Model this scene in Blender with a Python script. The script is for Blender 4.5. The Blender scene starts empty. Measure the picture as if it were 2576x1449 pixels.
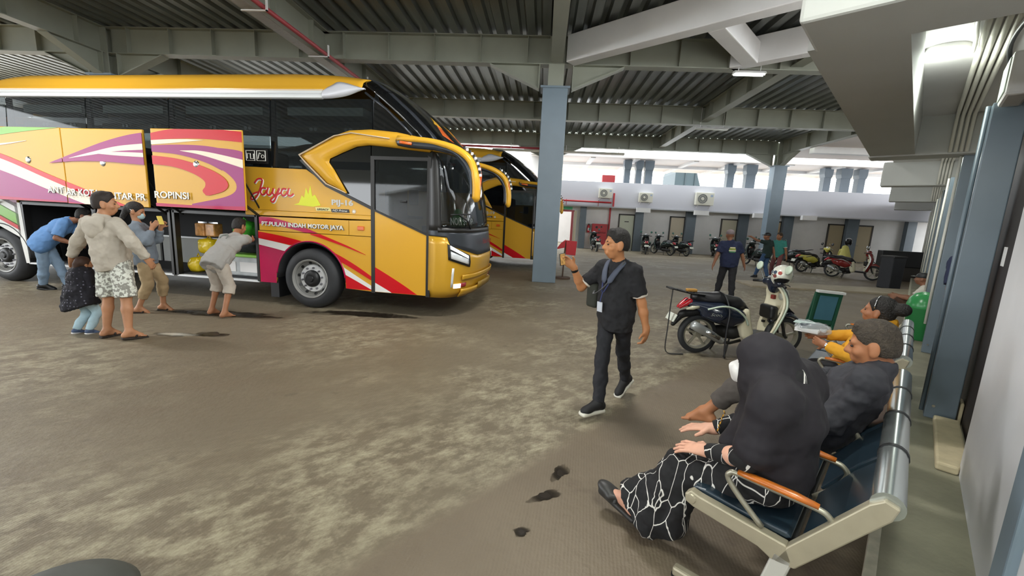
import bpy, bmesh, math, random
import numpy as np
from mathutils import Matrix, Vector
SC = bpy.context.scene
COL = SC.collection
PI = math.pi
# ---------------------------------------------------------------- camera
H = 1.75
FPX, PITCH, ROLL, YAW = 1060.0, math.radians(9.62), math.radians(2.8), math.radians(3.77)
def _cam():
    up = np.array([0, -math.cos(PITCH), -math.sin(PITCH)])
    fw = np.array([0, -math.sin(PITCH), math.cos(PITCH)])
    rt = np.array([1.0, 0, 0])
    yd = math.cos(YAW)*fw + math.sin(YAW)*rt
    xd = math.cos(YAW)*rt - math.sin(YAW)*fw
    c, s = math.cos(ROLL), math.sin(ROLL)
    R = np.array([[c, -s, 0], [s, c, 0], [0, 0, 1]])
    W = np.array([R@xd, R@yd, R@up])
    cd = bpy.data.cameras.new('camera'); co = bpy.data.objects.new('camera', cd); COL.objects.link(co)
    r, d, f = W@[1, 0, 0], W@[0, 1, 0], W@[0, 0, 1]
    m = Matrix(((r[0], -d[0], -f[0], 0), (r[1], -d[1], -f[1], 0), (r[2], -d[2], -f[2], H), (0, 0, 0, 1)))
    co.matrix_world = m
    cd.sensor_width = 36.0; cd.sensor_fit = 'HORIZONTAL'; cd.lens = 36.0*FPX/2576.0
    cd.clip_start = 0.05; cd.clip_end = 500
    SC.camera = co
_cam()
# ---------------------------------------------------------------- world, light, exposure
def _world():
    w = bpy.data.worlds.new('daylight'); SC.world = w; w.use_nodes = True
    nt = w.node_tree; nt.nodes.clear()
    out = nt.nodes.new('ShaderNodeOutputWorld'); bg = nt.nodes.new('ShaderNodeBackground')
    bg.inputs['Color'].default_value = (0.93, 0.97, 1.0, 1); bg.inputs['Strength'].default_value = 3.2
    nt.links.new(bg.outputs[0], out.inputs[0])
_world()
vs = SC.view_settings
vs.view_transform = 'Standard'; vs.look = 'None'; vs.gamma = 1.0; vs.use_curve_mapping = False
vs.exposure = 1.08
cy = SC.cycles
cy.max_bounces = 7; cy.diffuse_bounces = 3; cy.glossy_bounces = 3; cy.transmission_bounces = 3; cy.transparent_max_bounces = 8; cy.caustics_reflective = False; cy.caustics_refractive = False
# ---------------------------------------------------------------- materials
def lin(h):
    h = h.lstrip('#'); o = []
    for i in (0, 2, 4):
        c = int(h[i:i+2], 16)/255
        o.append(c/12.92 if c <= 0.04045 else ((c+0.055)/1.055)**2.4)
    return (o[0], o[1], o[2], 1.0)
MATS = {}
def mat(name, col, rough=0.5, metal=0.0, var=0.0, scale=8.0, bump=0.0, bscale=None, emit=0.0, coat=0.0, alpha=1.0, spec=0.5, trans=0.0, stretch=None, col2=None, detail=4.0):
    if name in MATS: return MATS[name]
    m = bpy.data.materials.new(name); m.use_nodes = True; MATS[name] = m
    nt = m.node_tree; b = nt.nodes['Principled BSDF']
    c = lin(col) if isinstance(col, str) else (*col, 1.0)
    b.inputs['Base Color'].default_value = c
    b.inputs['Roughness'].default_value = rough; b.inputs['Metallic'].default_value = metal
    b.inputs['Specular IOR Level'].default_value = spec
    if coat: b.inputs['Coat Weight'].default_value = coat; b.inputs['Coat Roughness'].default_value = 0.05
    if trans: b.inputs['Transmission Weight'].default_value = trans
    if alpha < 1: b.inputs['Alpha'].default_value = alpha
    if emit: b.inputs['Emission Color'].default_value = c; b.inputs['Emission Strength'].default_value = emit
    if var or bump:
        tc = nt.nodes.new('ShaderNodeTexCoord'); mp = nt.nodes.new('ShaderNodeMapping')
        nt.links.new(tc.outputs['Object'], mp.inputs['Vector'])
        if stretch: mp.inputs['Scale'].default_value = stretch
        if var:
            n = nt.nodes.new('ShaderNodeTexNoise'); n.inputs['Scale'].default_value = scale; n.inputs['Detail'].default_value = detail
            nt.links.new(mp.outputs[0], n.inputs['Vector'])
            r = nt.nodes.new('ShaderNodeValToRGB')
            r.color_ramp.elements[0].position = 0.3; r.color_ramp.elements[1].position = 0.7
            if col2: c2 = lin(col2); r.color_ramp.elements[0].color = c; r.color_ramp.elements[1].color = c2
            else:
                r.color_ramp.elements[0].color = tuple(max(0, x*(1-var)) for x in c[:3])+(1,)
                r.color_ramp.elements[1].color = tuple(min(1, x*(1+var)) for x in c[:3])+(1,)
            nt.links.new(n.outputs['Fac'], r.inputs[0]); nt.links.new(r.outputs[0], b.inputs['Base Color'])
        if bump:
            n2 = nt.nodes.new('ShaderNodeTexNoise'); n2.inputs['Scale'].default_value = bscale or scale; n2.inputs['Detail'].default_value = detail
            nt.links.new(mp.outputs[0], n2.inputs['Vector'])
            bp = nt.nodes.new('ShaderNodeBump'); bp.inputs['Strength'].default_value = bump; bp.inputs['Distance'].default_value = 0.02
            nt.links.new(n2.outputs['Fac'], bp.inputs['Height']); nt.links.new(bp.outputs[0], b.inputs['Normal'])
    return m
# ---------------------------------------------------------------- mesh helpers
class MB:
    def __init__(s, M=None): s.v = []; s.f = []; s.M = M
    def add(s, vs, fs):
        o = len(s.v)
        if s.M is not None: vs = [tuple(s.M @ Vector(p)) for p in vs]
        s.v += [tuple(p) for p in vs]; s.f += [tuple(i+o for i in f) for f in fs]; return s
    def box(s, a, b, R=None, bev=0.0):
        x0, y0, z0 = a; x1, y1, z1 = b
        vs = [(x0,y0,z0),(x1,y0,z0),(x1,y1,z0),(x0,y1,z0),(x0,y0,z1),(x1,y0,z1),(x1,y1,z1),(x0,y1,z1)]
        if R is not None:
            c = Vector(((x0+x1)/2, (y0+y1)/2, (z0+z1)/2)); vs = [tuple(c + R @ (Vector(p)-c)) for p in vs]
        return s.add(vs, [(0,3,2,1),(4,5,6,7),(0,1,5,4),(1,2,6,5),(2,3,7,6),(3,0,4,7)])
    def bar(s, p, q, wx, wz, up=(0,0,1)):
        p, q = Vector(p), Vector(q); d = (q-p).normalized(); u = Vector(up)
        x = d.cross(u)
        if x.length < 1e-4: x = d.cross(Vector((0,1,0)))
        x.normalize(); z = x.cross(d)
        vs = []
        for e in (p, q):
            for a, b in ((-1,-1),(1,-1),(1,1),(-1,1)): vs.append(tuple(e + x*a*wx/2 + z*b*wz/2))
        return s.add(vs, [(0,1,2,3),(7,6,5,4),(0,4,5,1),(1,5,6,2),(2,6,7,3),(3,7,4,0)])
    def prism(s, poly, fr, d):
        """poly: 2d outline; fr(a,b,h)->3d point; extruded h=0..d"""
        n = len(poly)
        vs = [fr(a, b, 0) for a, b in poly] + [fr(a, b, d) for a, b in poly]
        fs = [tuple(range(n)), tuple(range(2*n-1, n-1, -1))] + [(i, i+n, (i+1) % n+n, (i+1) % n) for i in range(n)]
        return s.add(vs, fs)
    def tube(s, path, r, seg=8, closed=False, flat=None):
        P = [Vector(p) for p in path]; n = len(P)
        R = r if isinstance(r, (list, tuple)) else [r]*n
        t0 = (P[1]-P[0]).normalized(); a = Vector((0,0,1)) if abs(t0.z) < 0.9 else Vector((1,0,0))
        u = t0.cross(a).normalized(); vs = []
        for i in range(n):
            if closed: t = (P[(i+1) % n]-P[i-1]).normalized()
            else: t = (P[min(i+1, n-1)]-P[max(i-1, 0)]).normalized()
            u = (u - t*u.dot(t)).normalized(); v = t.cross(u)
            for k in range(seg):
                an = 2*PI*k/seg; cu, cv = math.cos(an), math.sin(an)
                if flat: cu *= flat[0]; cv *= flat[1]
                vs.append(tuple(P[i] + (u*cu + v*cv)*R[i]))
        fs = []
        for i in range(n if closed else n-1):
            j = (i+1) % n
            for k in range(seg): fs.append((i*seg+k, i*seg+(k+1) % seg, j*seg+(k+1) % seg, j*seg+k))
        if not closed: fs += [tuple(range(seg-1, -1, -1)), tuple(range((n-1)*seg, n*seg))]
        return s.add(vs, fs)
    def lathe(s, prof, fr, seg=24, a0=0, a1=2*PI, close=True):
        """prof: (radius, h); fr: Matrix with axis=z"""
        vs = []; n = len(prof); full = abs(a1-a0-2*PI) < 1e-6; m = seg if full else seg+1
        for k in range(m):
            a = a0+(a1-a0)*k/seg
            for r, h in prof: vs.append(tuple(fr @ Vector((r*math.cos(a), r*math.sin(a), h))))
        fs = []
        for k in range(seg):
            j = (k+1) % m
            for i in range(n-1): fs.append((k*n+i, j*n+i, j*n+i+1, k*n+i+1))
        if full and close:
            if prof[0][0] > 1e-5: fs.append(tuple(k*n for k in range(m-1, -1, -1)))
            if prof[-1][0] > 1e-5: fs.append(tuple(k*n+n-1 for k in range(m)))
        return s.add(vs, fs)
    def grid(s, rows, closed=False, flip=False):
        n = len(rows); m = len(rows[0]); vs = [p for r in rows for p in r]; fs = []
        for i in range(n-1):
            for j in range(m if closed else m-1):
                q = (i*m+j, i*m+(j+1) % m, (i+1)*m+(j+1) % m, (i+1)*m+j)
                fs.append(q[::-1] if flip else q)
        return s.add(vs, fs)
    def build(s, name, m, parent=None, smooth=False, bev=0.0, auto=None, solid=0.0, sub=0):
        me = bpy.data.meshes.new(name); me.from_pydata(s.v, [], s.f); me.validate(); me.update()
        return link(name, me, m, parent, smooth, bev, auto, solid, sub)
def link(name, me, m, parent=None, smooth=False, bev=0.0, auto=None, solid=0.0, sub=0):
    o = bpy.data.objects.new(name, me); COL.objects.link(o)
    if isinstance(m, (list, tuple)):
        for x in m: me.materials.append(x)
    elif m is not None: me.materials.append(m)
    if parent is not None: o.parent = parent
    if smooth or auto:
        for p in me.polygons: p.use_smooth = True
        if auto:
            try: me.set_sharp_from_angle(angle=math.radians(auto))
            except Exception: pass
    if solid:
        md = o.modifiers.new('thickness', 'SOLIDIFY'); md.thickness = solid; md.offset = 0
    if bev:
        md = o.modifiers.new('edge', 'BEVEL'); md.width = bev; md.segments = 2; md.limit_method = 'ANGLE'; md.angle_limit = 0.7
    if sub:
        md = o.modifiers.new('soft', 'SUBSURF'); md.levels = sub; md.render_levels = sub
    return o
def tag(o, label=None, cat=None, group=None, kind=None):
    if label: o['label'] = label
    if cat: o['category'] = cat
    if group: o['group'] = group
    if kind: o['kind'] = kind
    return o
def empty(name, loc=(0,0,0), rz=0.0, label=None, cat=None, group=None, kind=None):
    o = bpy.data.objects.new(name, None); COL.objects.link(o); o.empty_display_size = 0.1
    o.location = loc; o.rotation_euler = (0, 0, rz)
    return tag(o, label, cat, group, kind)
def copy_tree(o, parent=None):
    c = o.copy(); COL.objects.link(c); c.parent = parent
    for ch in list(o.children): copy_tree(ch, c)
    return c
def AX(o, x, y=None, z=None):
    """Matrix with origin o and local z along x-argument direction"""
    zz = Vector(x).normalized(); a = Vector((0,0,1)) if abs(zz.z) < 0.95 else Vector((1,0,0))
    xx = a.cross(zz).normalized(); yy = zz.cross(xx)
    return Matrix(((xx.x, yy.x, zz.x, o[0]), (xx.y, yy.y, zz.y, o[1]), (xx.z, yy.z, zz.z, o[2]), (0,0,0,1)))
def arc(c, r, a0, a1, n, ry=None):
    ry = r if ry is None else ry
    return [(c[0]+r*math.cos(a0+(a1-a0)*i/n), c[1]+ry*math.sin(a0+(a1-a0)*i/n)) for i in range(n+1)]
def smooth_path(pts, n=6):
    """Catmull-Rom through points (any dimension)"""
    P = [np.array(p, float) for p in pts]; out = []
    for i in range(len(P)-1):
        p0 = P[i-1] if i > 0 else 2*P[i]-P[i+1]; p1, p2 = P[i], P[i+1]; p3 = P[i+2] if i+2 < len(P) else 2*P[i+1]-P[i]
        for k in range(n):
            t = k/n
            out.append(tuple(0.5*((2*p1)+(-p0+p2)*t+(2*p0-5*p1+4*p2-p3)*t*t+(-p0+3*p1-3*p2+p3)*t**3)))
    out.append(tuple(P[-1])); return out
def text_mesh(name, body, size, m, parent, fr, shear=0.0, bold=0.0, ext=0.003, spacing=1.0, align='LEFT', width=None, height=None):
    """flat lettering laid by fr(Vector x,y,z local text coords)->3d"""
    cu = bpy.data.curves.new(name, 'FONT'); cu.body = body; cu.size = size; cu.shear = shear; cu.offset = bold; cu.extrude = ext
    cu.space_character = spacing; cu.align_x = align; cu.resolution_u = 4
    t = bpy.data.objects.new(name, cu); COL.objects.link(t)
    dg = bpy.context.evaluated_depsgraph_get(); me = bpy.data.meshes.new_from_object(t.evaluated_get(dg))
    bpy.data.objects.remove(t)
    xs = [v.co.x for v in me.vertices]; ys = [v.co.y for v in me.vertices]
    sx = width/(max(xs)-min(xs)) if width else 1.0; sy = height/(max(ys)-min(ys)) if height else 1.0
    ox = min(xs) if align == 'LEFT' else 0
    for v in me.vertices: v.co = Vector(fr((v.co.x-ox)*sx, v.co.y*sy, v.co.z))
    me.materials.clear(); me.update()
    return link(name, me, m, parent)
# ---------------------------------------------------------------- implicit surfaces (smoothly blended solids meshed with surface nets)
def _eval(D, o, h, pr, k):
    t = pr[0]
    if t == 'c': _, a, b, ra, rb = pr[:5]; a = np.array(a, float); b = np.array(b, float); lo = np.minimum(a, b)-max(ra, rb); hi = np.maximum(a, b)+max(ra, rb)
    elif t == 'k': c = np.array(pr[1], float); lo, hi = c-pr[3], c+pr[3]
    elif t in 'en': c = np.array(pr[1], float); r = np.array(pr[2], float); m = r.max(); lo, hi = c-m, c+m
    elif t == 'b': c = np.array(pr[1], float); r = np.array(pr[2], float); m = np.linalg.norm(r)+pr[3]; lo, hi = c-m, c+m
    pad = k+2*h
    i0 = np.maximum(np.floor((lo-pad-o)/h).astype(int), 0); i1 = np.minimum(np.ceil((hi+pad-o)/h).astype(int)+1, D.shape)
    if (i1 <= i0).any(): return
    X = (o[0]+h*np.arange(i0[0], i1[0]))[:, None, None]; Y = (o[1]+h*np.arange(i0[1], i1[1]))[None, :, None]; Z = (o[2]+h*np.arange(i0[2], i1[2]))[None, None, :]
    X = X.astype(np.float32); Y = Y.astype(np.float32); Z = Z.astype(np.float32)
    if t == 'k':
        nn = np.array(pr[2], float); nn = nn/np.linalg.norm(nn); px, py, pz = X-c[0], Y-c[1], Z-c[2]
        d = px*nn[0]+py*nn[1]+pz*nn[2]; S = D[i0[0]:i1[0], i0[1]:i1[1], i0[2]:i1[2]]
        ins = (px*px+py*py+pz*pz) < pr[3]**2
        S[...] = np.where(ins, np.maximum(S, d), S); return
    if t == 'c':
        ab = b-a; L = float(ab@ab)+1e-12; px, py, pz = X-a[0], Y-a[1], Z-a[2]
        tt = np.clip((px*ab[0]+py*ab[1]+pz*ab[2])/L, 0, 1)
        d = np.sqrt((px-ab[0]*tt)**2+(py-ab[1]*tt)**2+(pz-ab[2]*tt)**2) - (ra+(rb-ra)*tt)
    else:
        px, py, pz = X-c[0], Y-c[1], Z-c[2]
        Rm = pr[3] if t in 'en' else pr[4]
        if Rm is not None:
            Rm = np.array(Rm, float)
            px, py, pz = (Rm[0,0]*px+Rm[1,0]*py+Rm[2,0]*pz), (Rm[0,1]*px+Rm[1,1]*py+Rm[2,1]*pz), (Rm[0,2]*px+Rm[1,2]*py+Rm[2,2]*pz)
        if t in 'en':
            k0 = np.sqrt((px/r[0])**2+(py/r[1])**2+(pz/r[2])**2); k1 = np.sqrt((px/r[0]**2)**2+(py/r[1]**2)**2+(pz/r[2]**2)**2)+1e-9
            d = k0*(k0-1)/k1
        else:
            qx, qy, qz = np.abs(px)-r[0], np.abs(py)-r[1], np.abs(pz)-r[2]
            d = np.sqrt(np.maximum(qx, 0)**2+np.maximum(qy, 0)**2+np.maximum(qz, 0)**2)+np.minimum(np.maximum(qx, np.maximum(qy, qz)), 0)-pr[3]
    S = D[i0[0]:i1[0], i0[1]:i1[1], i0[2]:i1[2]]
    if t == 'n': np.maximum(S, -d, out=S); return
    kk = pr[5] if (t == 'c' and len(pr) > 5) else k
    hh = np.maximum(kk-np.abs(S-d), 0)/kk
    S[...] = np.minimum(S, d)-hh*hh*kk*0.25
def sdf(prims, h, k=0.03):
    lo = np.full(3, 1e9); hi = np.full(3, -1e9)
    for p in prims:
        if p[0] == 'c': pts = [np.array(p[1]), np.array(p[2])]; m = max(p[3], p[4])
        elif p[0] in 'nk': continue
        elif p[0] == 'e': pts = [np.array(p[1])]; m = max(p[2])
        else: pts = [np.array(p[1])]; m = np.linalg.norm(p[2])+p[3]
        for q in pts: lo = np.minimum(lo, q-m); hi = np.maximum(hi, q+m)
    lo = lo-3*h-k*0.3; hi = hi+3*h+k*0.3
    n = np.ceil((hi-lo)/h).astype(int)+1
    D = np.full(n, 0.5, np.float32)
    for p in prims:
        if p[0] not in 'nk': _eval(D, lo, h, p, k)
    for p in prims:
        if p[0] in 'nk': _eval(D, lo, h, p, k)
    return nets(D, lo, h)
def nets(D, o, h):
    S = D < 0; nx, ny, nz = D.shape
    cnt = np.zeros((nx-1, ny-1, nz-1), np.int8)
    for a in (0, 1):
        for b in (0, 1):
            for c in (0, 1): cnt += S[a:nx-1+a, b:ny-1+b, c:nz-1+c]
    mx = (cnt > 0) & (cnt < 8); ids = np.argwhere(mx)
    idx = np.full(mx.shape, -1, np.int64); idx[mx] = np.arange(len(ids))
    acc = np.zeros((len(ids), 3)); num = np.zeros(len(ids))
    cor = [(a, b, c) for a in (0, 1) for b in (0, 1) for c in (0, 1)]
    val = {c: D[ids[:, 0]+c[0], ids[:, 1]+c[1], ids[:, 2]+c[2]] for c in cor}
    for i, a in enumerate(cor):
        for b in cor[i+1:]:
            if sum(abs(x-y) for x, y in zip(a, b)) != 1: continue
            va, vb = val[a], val[b]; cr = (va < 0) != (vb < 0)
            t = np.where(cr, va/np.where(cr, va-vb, 1), 0)
            acc += (np.array(a)+t[:, None]*(np.array(b)-np.array(a)))*cr[:, None]; num += cr
    V = o+h*(ids+acc/num[:, None]); F = []
    for ax in range(3):
        b, c = (ax+1) % 3, (ax+2) % 3
        sl0 = [slice(None)]*3; sl1 = [slice(None)]*3; sl0[ax] = slice(0, -1); sl1[ax] = slice(1, None)
        s0, s1 = S[tuple(sl0)], S[tuple(sl1)]
        e = np.argwhere(s0 != s1); e = e[(e[:, b] > 0) & (e[:, c] > 0) & (e[:, b] < D.shape[b]-1) & (e[:, c] < D.shape[c]-1)]
        if not len(e): continue
        sg = s0[e[:, 0], e[:, 1], e[:, 2]]
        q = []
        for db, dc in ((-1, -1), (0, -1), (0, 0), (-1, 0)):
            g = e.copy(); g[:, b] += db; g[:, c] += dc; q.append(idx[g[:, 0], g[:, 1], g[:, 2]])
        q = np.stack(q, 1); q[~sg] = q[~sg][:, ::-1]; F.append(q)
    return V, np.concatenate(F)
def blob(name, prims, h, k, m, parent=None, fold=0.0, fsize=0.12, relax=1):
    V, F = sdf(prims, h, k)
    for _ in range(relax):
        acc = np.zeros_like(V); num = np.zeros(len(V))
        for i in range(4):
            a, b = F[:, i], F[:, (i+1) % 4]
            np.add.at(acc, a, V[b]); np.add.at(num, a, 1); np.add.at(acc, b, V[a]); np.add.at(num, b, 1)
        V = V*0.5+0.5*acc/np.maximum(num, 1)[:, None]
    me = bpy.data.meshes.new(name)
    me.vertices.add(len(V)); me.vertices.foreach_set('co', V.astype(np.float32).ravel())
    me.loops.add(F.size); me.loops.foreach_set('vertex_index', F.astype(np.int32).ravel())
    me.polygons.add(len(F)); me.polygons.foreach_set('loop_start', np.arange(0, F.size, 4, dtype=np.int32))
    me.polygons.foreach_set('use_smooth', np.ones(len(F), bool))
    me.update(calc_edges=True); me.validate()
    o = link(name, me, m, parent)
    for p in me.polygons: pass
    if fold:
        tx = bpy.data.textures.get('cloth_%g' % fsize) or bpy.data.textures.new('cloth_%g' % fsize, 'CLOUDS')
        tx.noise_scale = fsize; tx.noise_depth = 2
        md = o.modifiers.new('folds', 'DISPLACE'); md.texture = tx; md.strength = fold; md.mid_level = 0.5; md.texture_coords = 'GLOBAL'
    return o
# ================================================================ setting
random.seed(7)
WA = math.radians(39.5)
WM = Matrix.Rotation(-WA, 4, 'Z')            # local x = towards the building, y = along the waiting wing
def wg(n, w, z=0.0): return WM @ Vector((n, w, z))
def floor_mat():
    m = bpy.data.materials.new('stained_concrete'); m.use_nodes = True; nt = m.node_tree; b = nt.nodes['Principled BSDF']
    N = nt.nodes.new; L = nt.links.new
    tc = N('ShaderNodeTexCoord'); pos = tc.outputs['Object']
    def noise(sc, det, stretch=None, rot=0.0, rough=0.6):
        n = N('ShaderNodeTexNoise'); n.inputs['Scale'].default_value = sc; n.inputs['Detail'].default_value = det; n.inputs['Roughness'].default_value = rough
        if stretch:
            r = N('ShaderNodeMapping'); r.inputs['Rotation'].default_value = (0, 0, rot); L(pos, r.inputs[0])
            s = N('ShaderNodeMapping'); s.inputs['Scale'].default_value = stretch; L(r.outputs[0], s.inputs[0]); L(s.outputs[0], n.inputs['Vector'])
        else: L(pos, n.inputs['Vector'])
        return n.outputs['Fac']
    def ramp(fac, a, b_, ca, cb):
        r = N('ShaderNodeValToRGB'); e = r.color_ramp.elements
        e[0].position = a; e[1].position = b_; e[0].color = ca; e[1].color = cb; L(fac, r.inputs[0]); return r.outputs[0]
    def mix(f, a, b_, mode='MIX'):
        x = N('ShaderNodeMix'); x.data_type = 'RGBA'; x.blend_type = mode
        if isinstance(f, float): x.inputs[0].default_value = f
        else: L(f, x.inputs[0])
        for s, v in ((6, a), (7, b_)):
            if isinstance(v, tuple): x.inputs[s].default_value = v
            else: L(v, x.inputs[s])
        return x.outputs[2]
    K = (0, 0, 0, 1); Wt = (1, 1, 1, 1)
    base = ramp(noise(0.35, 5), 0.35, 0.7, lin('6c6250'), lin('7f7562'))
    base = mix(ramp(noise(0.9, 8, (1, 3.2, 1), -0.5), 0.5, 0.68, K, (0.75, 0.75, 0.75, 1)), base, lin('6e6250'))
    rot0 = N('ShaderNodeMapping'); rot0.inputs['Rotation'].default_value = (0, 0, WA); L(pos, rot0.inputs[0])
    s0 = N('ShaderNodeSeparateXYZ'); L(rot0.outputs[0], s0.inputs[0])
    bd = N('ShaderNodeMapRange'); bd.inputs[1].default_value = -4.2; bd.inputs[2].default_value = -2.2; bd.inputs[3].default_value = 0.0; bd.inputs[4].default_value = 0.16; L(s0.outputs[0], bd.inputs[0])
    big = N('ShaderNodeMath'); big.operation = 'ADD'; L(noise(0.45, 3), big.inputs[0]); L(bd.outputs[0], big.inputs[1])
    pale = mix(1.0, ramp(big.outputs[0], 0.46, 0.66, K, Wt), ramp(noise(4.2, 12, (1, 1.5, 1), -0.75, 0.74), 0.44, 0.60, K, Wt), 'MULTIPLY')
    base = mix(pale, base, lin('a8a087'))
    base = mix(ramp(noise(9.0, 10, (1, 3.0, 1), -0.7, 0.7), 0.42, 0.66, K, (0.55, 0.55, 0.55, 1)), base, lin('675c49'))
    base = mix(ramp(noise(5.5, 6), 0.62, 0.7, K, (0.35, 0.35, 0.35, 1)), base, lin('4a4033'))
    # smoother, browner strip beside the kerb
    rot = N('ShaderNodeMapping'); rot.inputs['Rotation'].default_value = (0, 0, WA); L(pos, rot.inputs[0])
    sx = N('ShaderNodeSeparateXYZ'); L(rot.outputs[0], sx.inputs[0])
    st = N('ShaderNodeMapRange'); st.inputs[1].default_value = -1.85; st.inputs[2].default_value = -1.72; L(sx.outputs[0], st.inputs[0])
    strip = ramp(noise(0.8, 6), 0.35, 0.75, lin('6d6150'), lin('7c705e'))
    strip = mix(ramp(noise(2.2, 5), 0.6, 0.68, K, (0.5, 0.5, 0.5, 1)), strip, lin('584c3f'))
    base = mix(st.outputs[0], base, strip)
    L(base, b.inputs['Base Color'])
    rg = N('ShaderNodeMapRange'); rg.inputs[3].default_value = 0.42; rg.inputs[4].default_value = 0.75; L(noise(1.1, 4), rg.inputs[0]); L(rg.outputs[0], b.inputs['Roughness'])
    # broom grooves
    wv = N('ShaderNodeTexWave'); wv.inputs['Scale'].default_value = 16; wv.inputs['Distortion'].default_value = 1.5; wv.inputs['Detail'].default_value = 2
    rm = N('ShaderNodeMapping'); rm.inputs['Rotation'].default_value = (0, 0, 0.1); L(pos, rm.inputs[0]); L(rm.outputs[0], wv.inputs['Vector'])
    ad = N('ShaderNodeMath'); ad.operation = 'ADD'; L(noise(14, 6), ad.inputs[0])
    mu = N('ShaderNodeMath'); mu.operation = 'MULTIPLY'; mu.inputs[1].default_value = 0.08; L(wv.outputs['Fac'], mu.inputs[0]); L(mu.outputs[0], ad.inputs[1])
    bp = N('ShaderNodeBump'); bp.inputs['Strength'].default_value = 0.35; bp.inputs['Distance'].default_value = 0.02; L(ad.outputs[0], bp.inputs['Height']); L(bp.outputs[0], b.inputs['Normal'])
    return m
M_floor = floor_mat()
M_white = mat('white_paint', 'e4e3e2', 0.6, var=0.05, scale=1.5)
M_wallr = mat('white_wall_paint', 'dcdcde', 0.45, var=0.05, scale=2.0, bump=0.05, bscale=9)
M_steel = mat('grey_green_steel', '999c8e', 0.5, var=0.05, scale=2.0)
M_deck = mat('galvanised_deck', '7f8380', 0.33, 0.65, var=0.14, scale=1.6, stretch=(3, 0.4, 1))
M_blue = mat('blue_grey_paint', '75848f', 0.42, var=0.04, scale=3)
M_bluem = mat('wing_blue_grey_backlit', '65727c', 0.4, var=0.05, scale=3)  # darker copy of the blue-grey: backlit shade put into the colour
M_canopy = mat('canopy_paint', 'b9bab6', 0.6, var=0.04, scale=1.5)
M_blued = mat('dark_blue_grey_paint', '66727d', 0.45, var=0.05, scale=3)
M_conc = mat('pale_platform_concrete', '86836f', 0.7, var=0.22, scale=2.4, bump=0.2, bscale=20, detail=8)
M_kerb = mat('kerb_edge', 'b4b09c', 0.75, var=0.2, scale=12)
M_cream = mat('cream_door_paint', 'cfc6ae', 0.5)
M_dkframe = mat('dark_door_frame', '3a3632', 0.5)
M_brown = mat('dark_brown_door', '2b221c', 0.55, var=0.1, scale=4, stretch=(6, 6, 0.6))
M_red = mat('red_paint', 'b3242c', 0.4)
M_redp = mat('red_pipe_paint', 'a8444a', 0.4)
M_pvc = mat('white_conduit', 'd8d6cc', 0.45)
M_black = mat('black_plastic', '17181a', 0.45)
M_rubber = mat('tyre_rubber', '2b2d30', 0.65, var=0.1, scale=6)
M_chrome = mat('bright_steel', 'c9cccf', 0.18, 1.0)
M_lampw = mat('lit_diffuser', 'f4fff4', 0.4, emit=9.0)
M_tan = mat('tan_mortar', 'c0b393', 0.8, var=0.15, scale=7, bump=0.2, bscale=25)

def struct(name, mb, m, parent=None, **k):
    o = mb.build(name, m, parent, **k)
    if parent is None: o['kind'] = 'structure'
    return o
struct('floor', MB().box((-45, -32, -0.2), (40, 44, 0)), M_floor)
# platform with its kerb
pf = struct('floor_platform', MB(WM).box((0.10, -38, -0.1), (3.2, 36, 0.15)), M_conc)
MB(WM).box((0.055, -38, -0.1), (0.10, 36, 0.152)).build('kerb_edge', M_kerb, pf)
struct('trim_1', MB().box((6.4, 13.05, -0.05), (15.5, 14.3, 0.05)), mat('pale_strip_concrete', 'a59a85', 0.7, var=0.12, scale=3))
# ---- far building
FY = 27.0
fw = empty('wall_far', kind='structure')
def fbox(name, x0, x1, y0, y1, z0, z1, m, parent=fw): return MB().box((x0, y0, z0), (x1, y1, z1)).build(name, m, parent)
fbox('wall_panel', -34, 0.45, FY, FY+0.2, 0, 5.5, M_white)
fbox('wall_panel', 1.95, 26, FY, FY+0.2, 0, 2.7, M_white)
fbox('wall_panel', 0.45, 1.95, FY, FY+0.2, 2.25, 2.7, M_white)
fbox('fascia', 0.45, 26, 26.0, 26.18, 2.59, 4.03, mat('fascia_paint', 'c9cad2', 0.55))
fbox('soffit', 0.45, 26, 26.18, FY, 2.66, 2.8, M_white)
fbox('balcony_slab', 0.45, 26, 26.18, 31, 3.0, 3.2, M_white)
fbox('drip_edge', 0.45, 26, 25.97, 26.2, 2.55, 2.62, mat('grey_edge', 'aeb0b4', 0.6))
for x in (6.0, 9.35, 12.7, 15.4):
    fbox('beam_end', x-0.55, x+0.25, 25.75, 26.0, 2.36, 2.62, M_white)
for x0, x1 in ((2.25, 2.62), (5.62, 6.1), (8.67, 9.24), (11.81, 12.35), (14.37, 14.94), (18.02, 18.68), (21.4, 21.9)):
    fbox('pilaster', x0, x1, FY-0.28, FY, 0, 2.66, M_blued)
for x0, x1 in ((4.80, 5.15), (5.5, 5.85), (6.05, 6.5), (10.95, 11.35), (12.05, 12.6), (16.55, 16.95), (17.5, 18.05), (18.5, 18.9)):
    c = fbox('upper_column', x0, x1, 27.2, 27.6, 3.2, 5.1, M_blued)
    MB().prism([(x0, 4.95), (x1, 4.95), (x1+0.05, 5.15), (x1+0.05, 5.5), (x0-0.05, 5.5), (x0-0.05, 5.15)], lambda a, b, h: (a, 27.15+h, b), 0.5).build('capital', M_blued, c)
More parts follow.
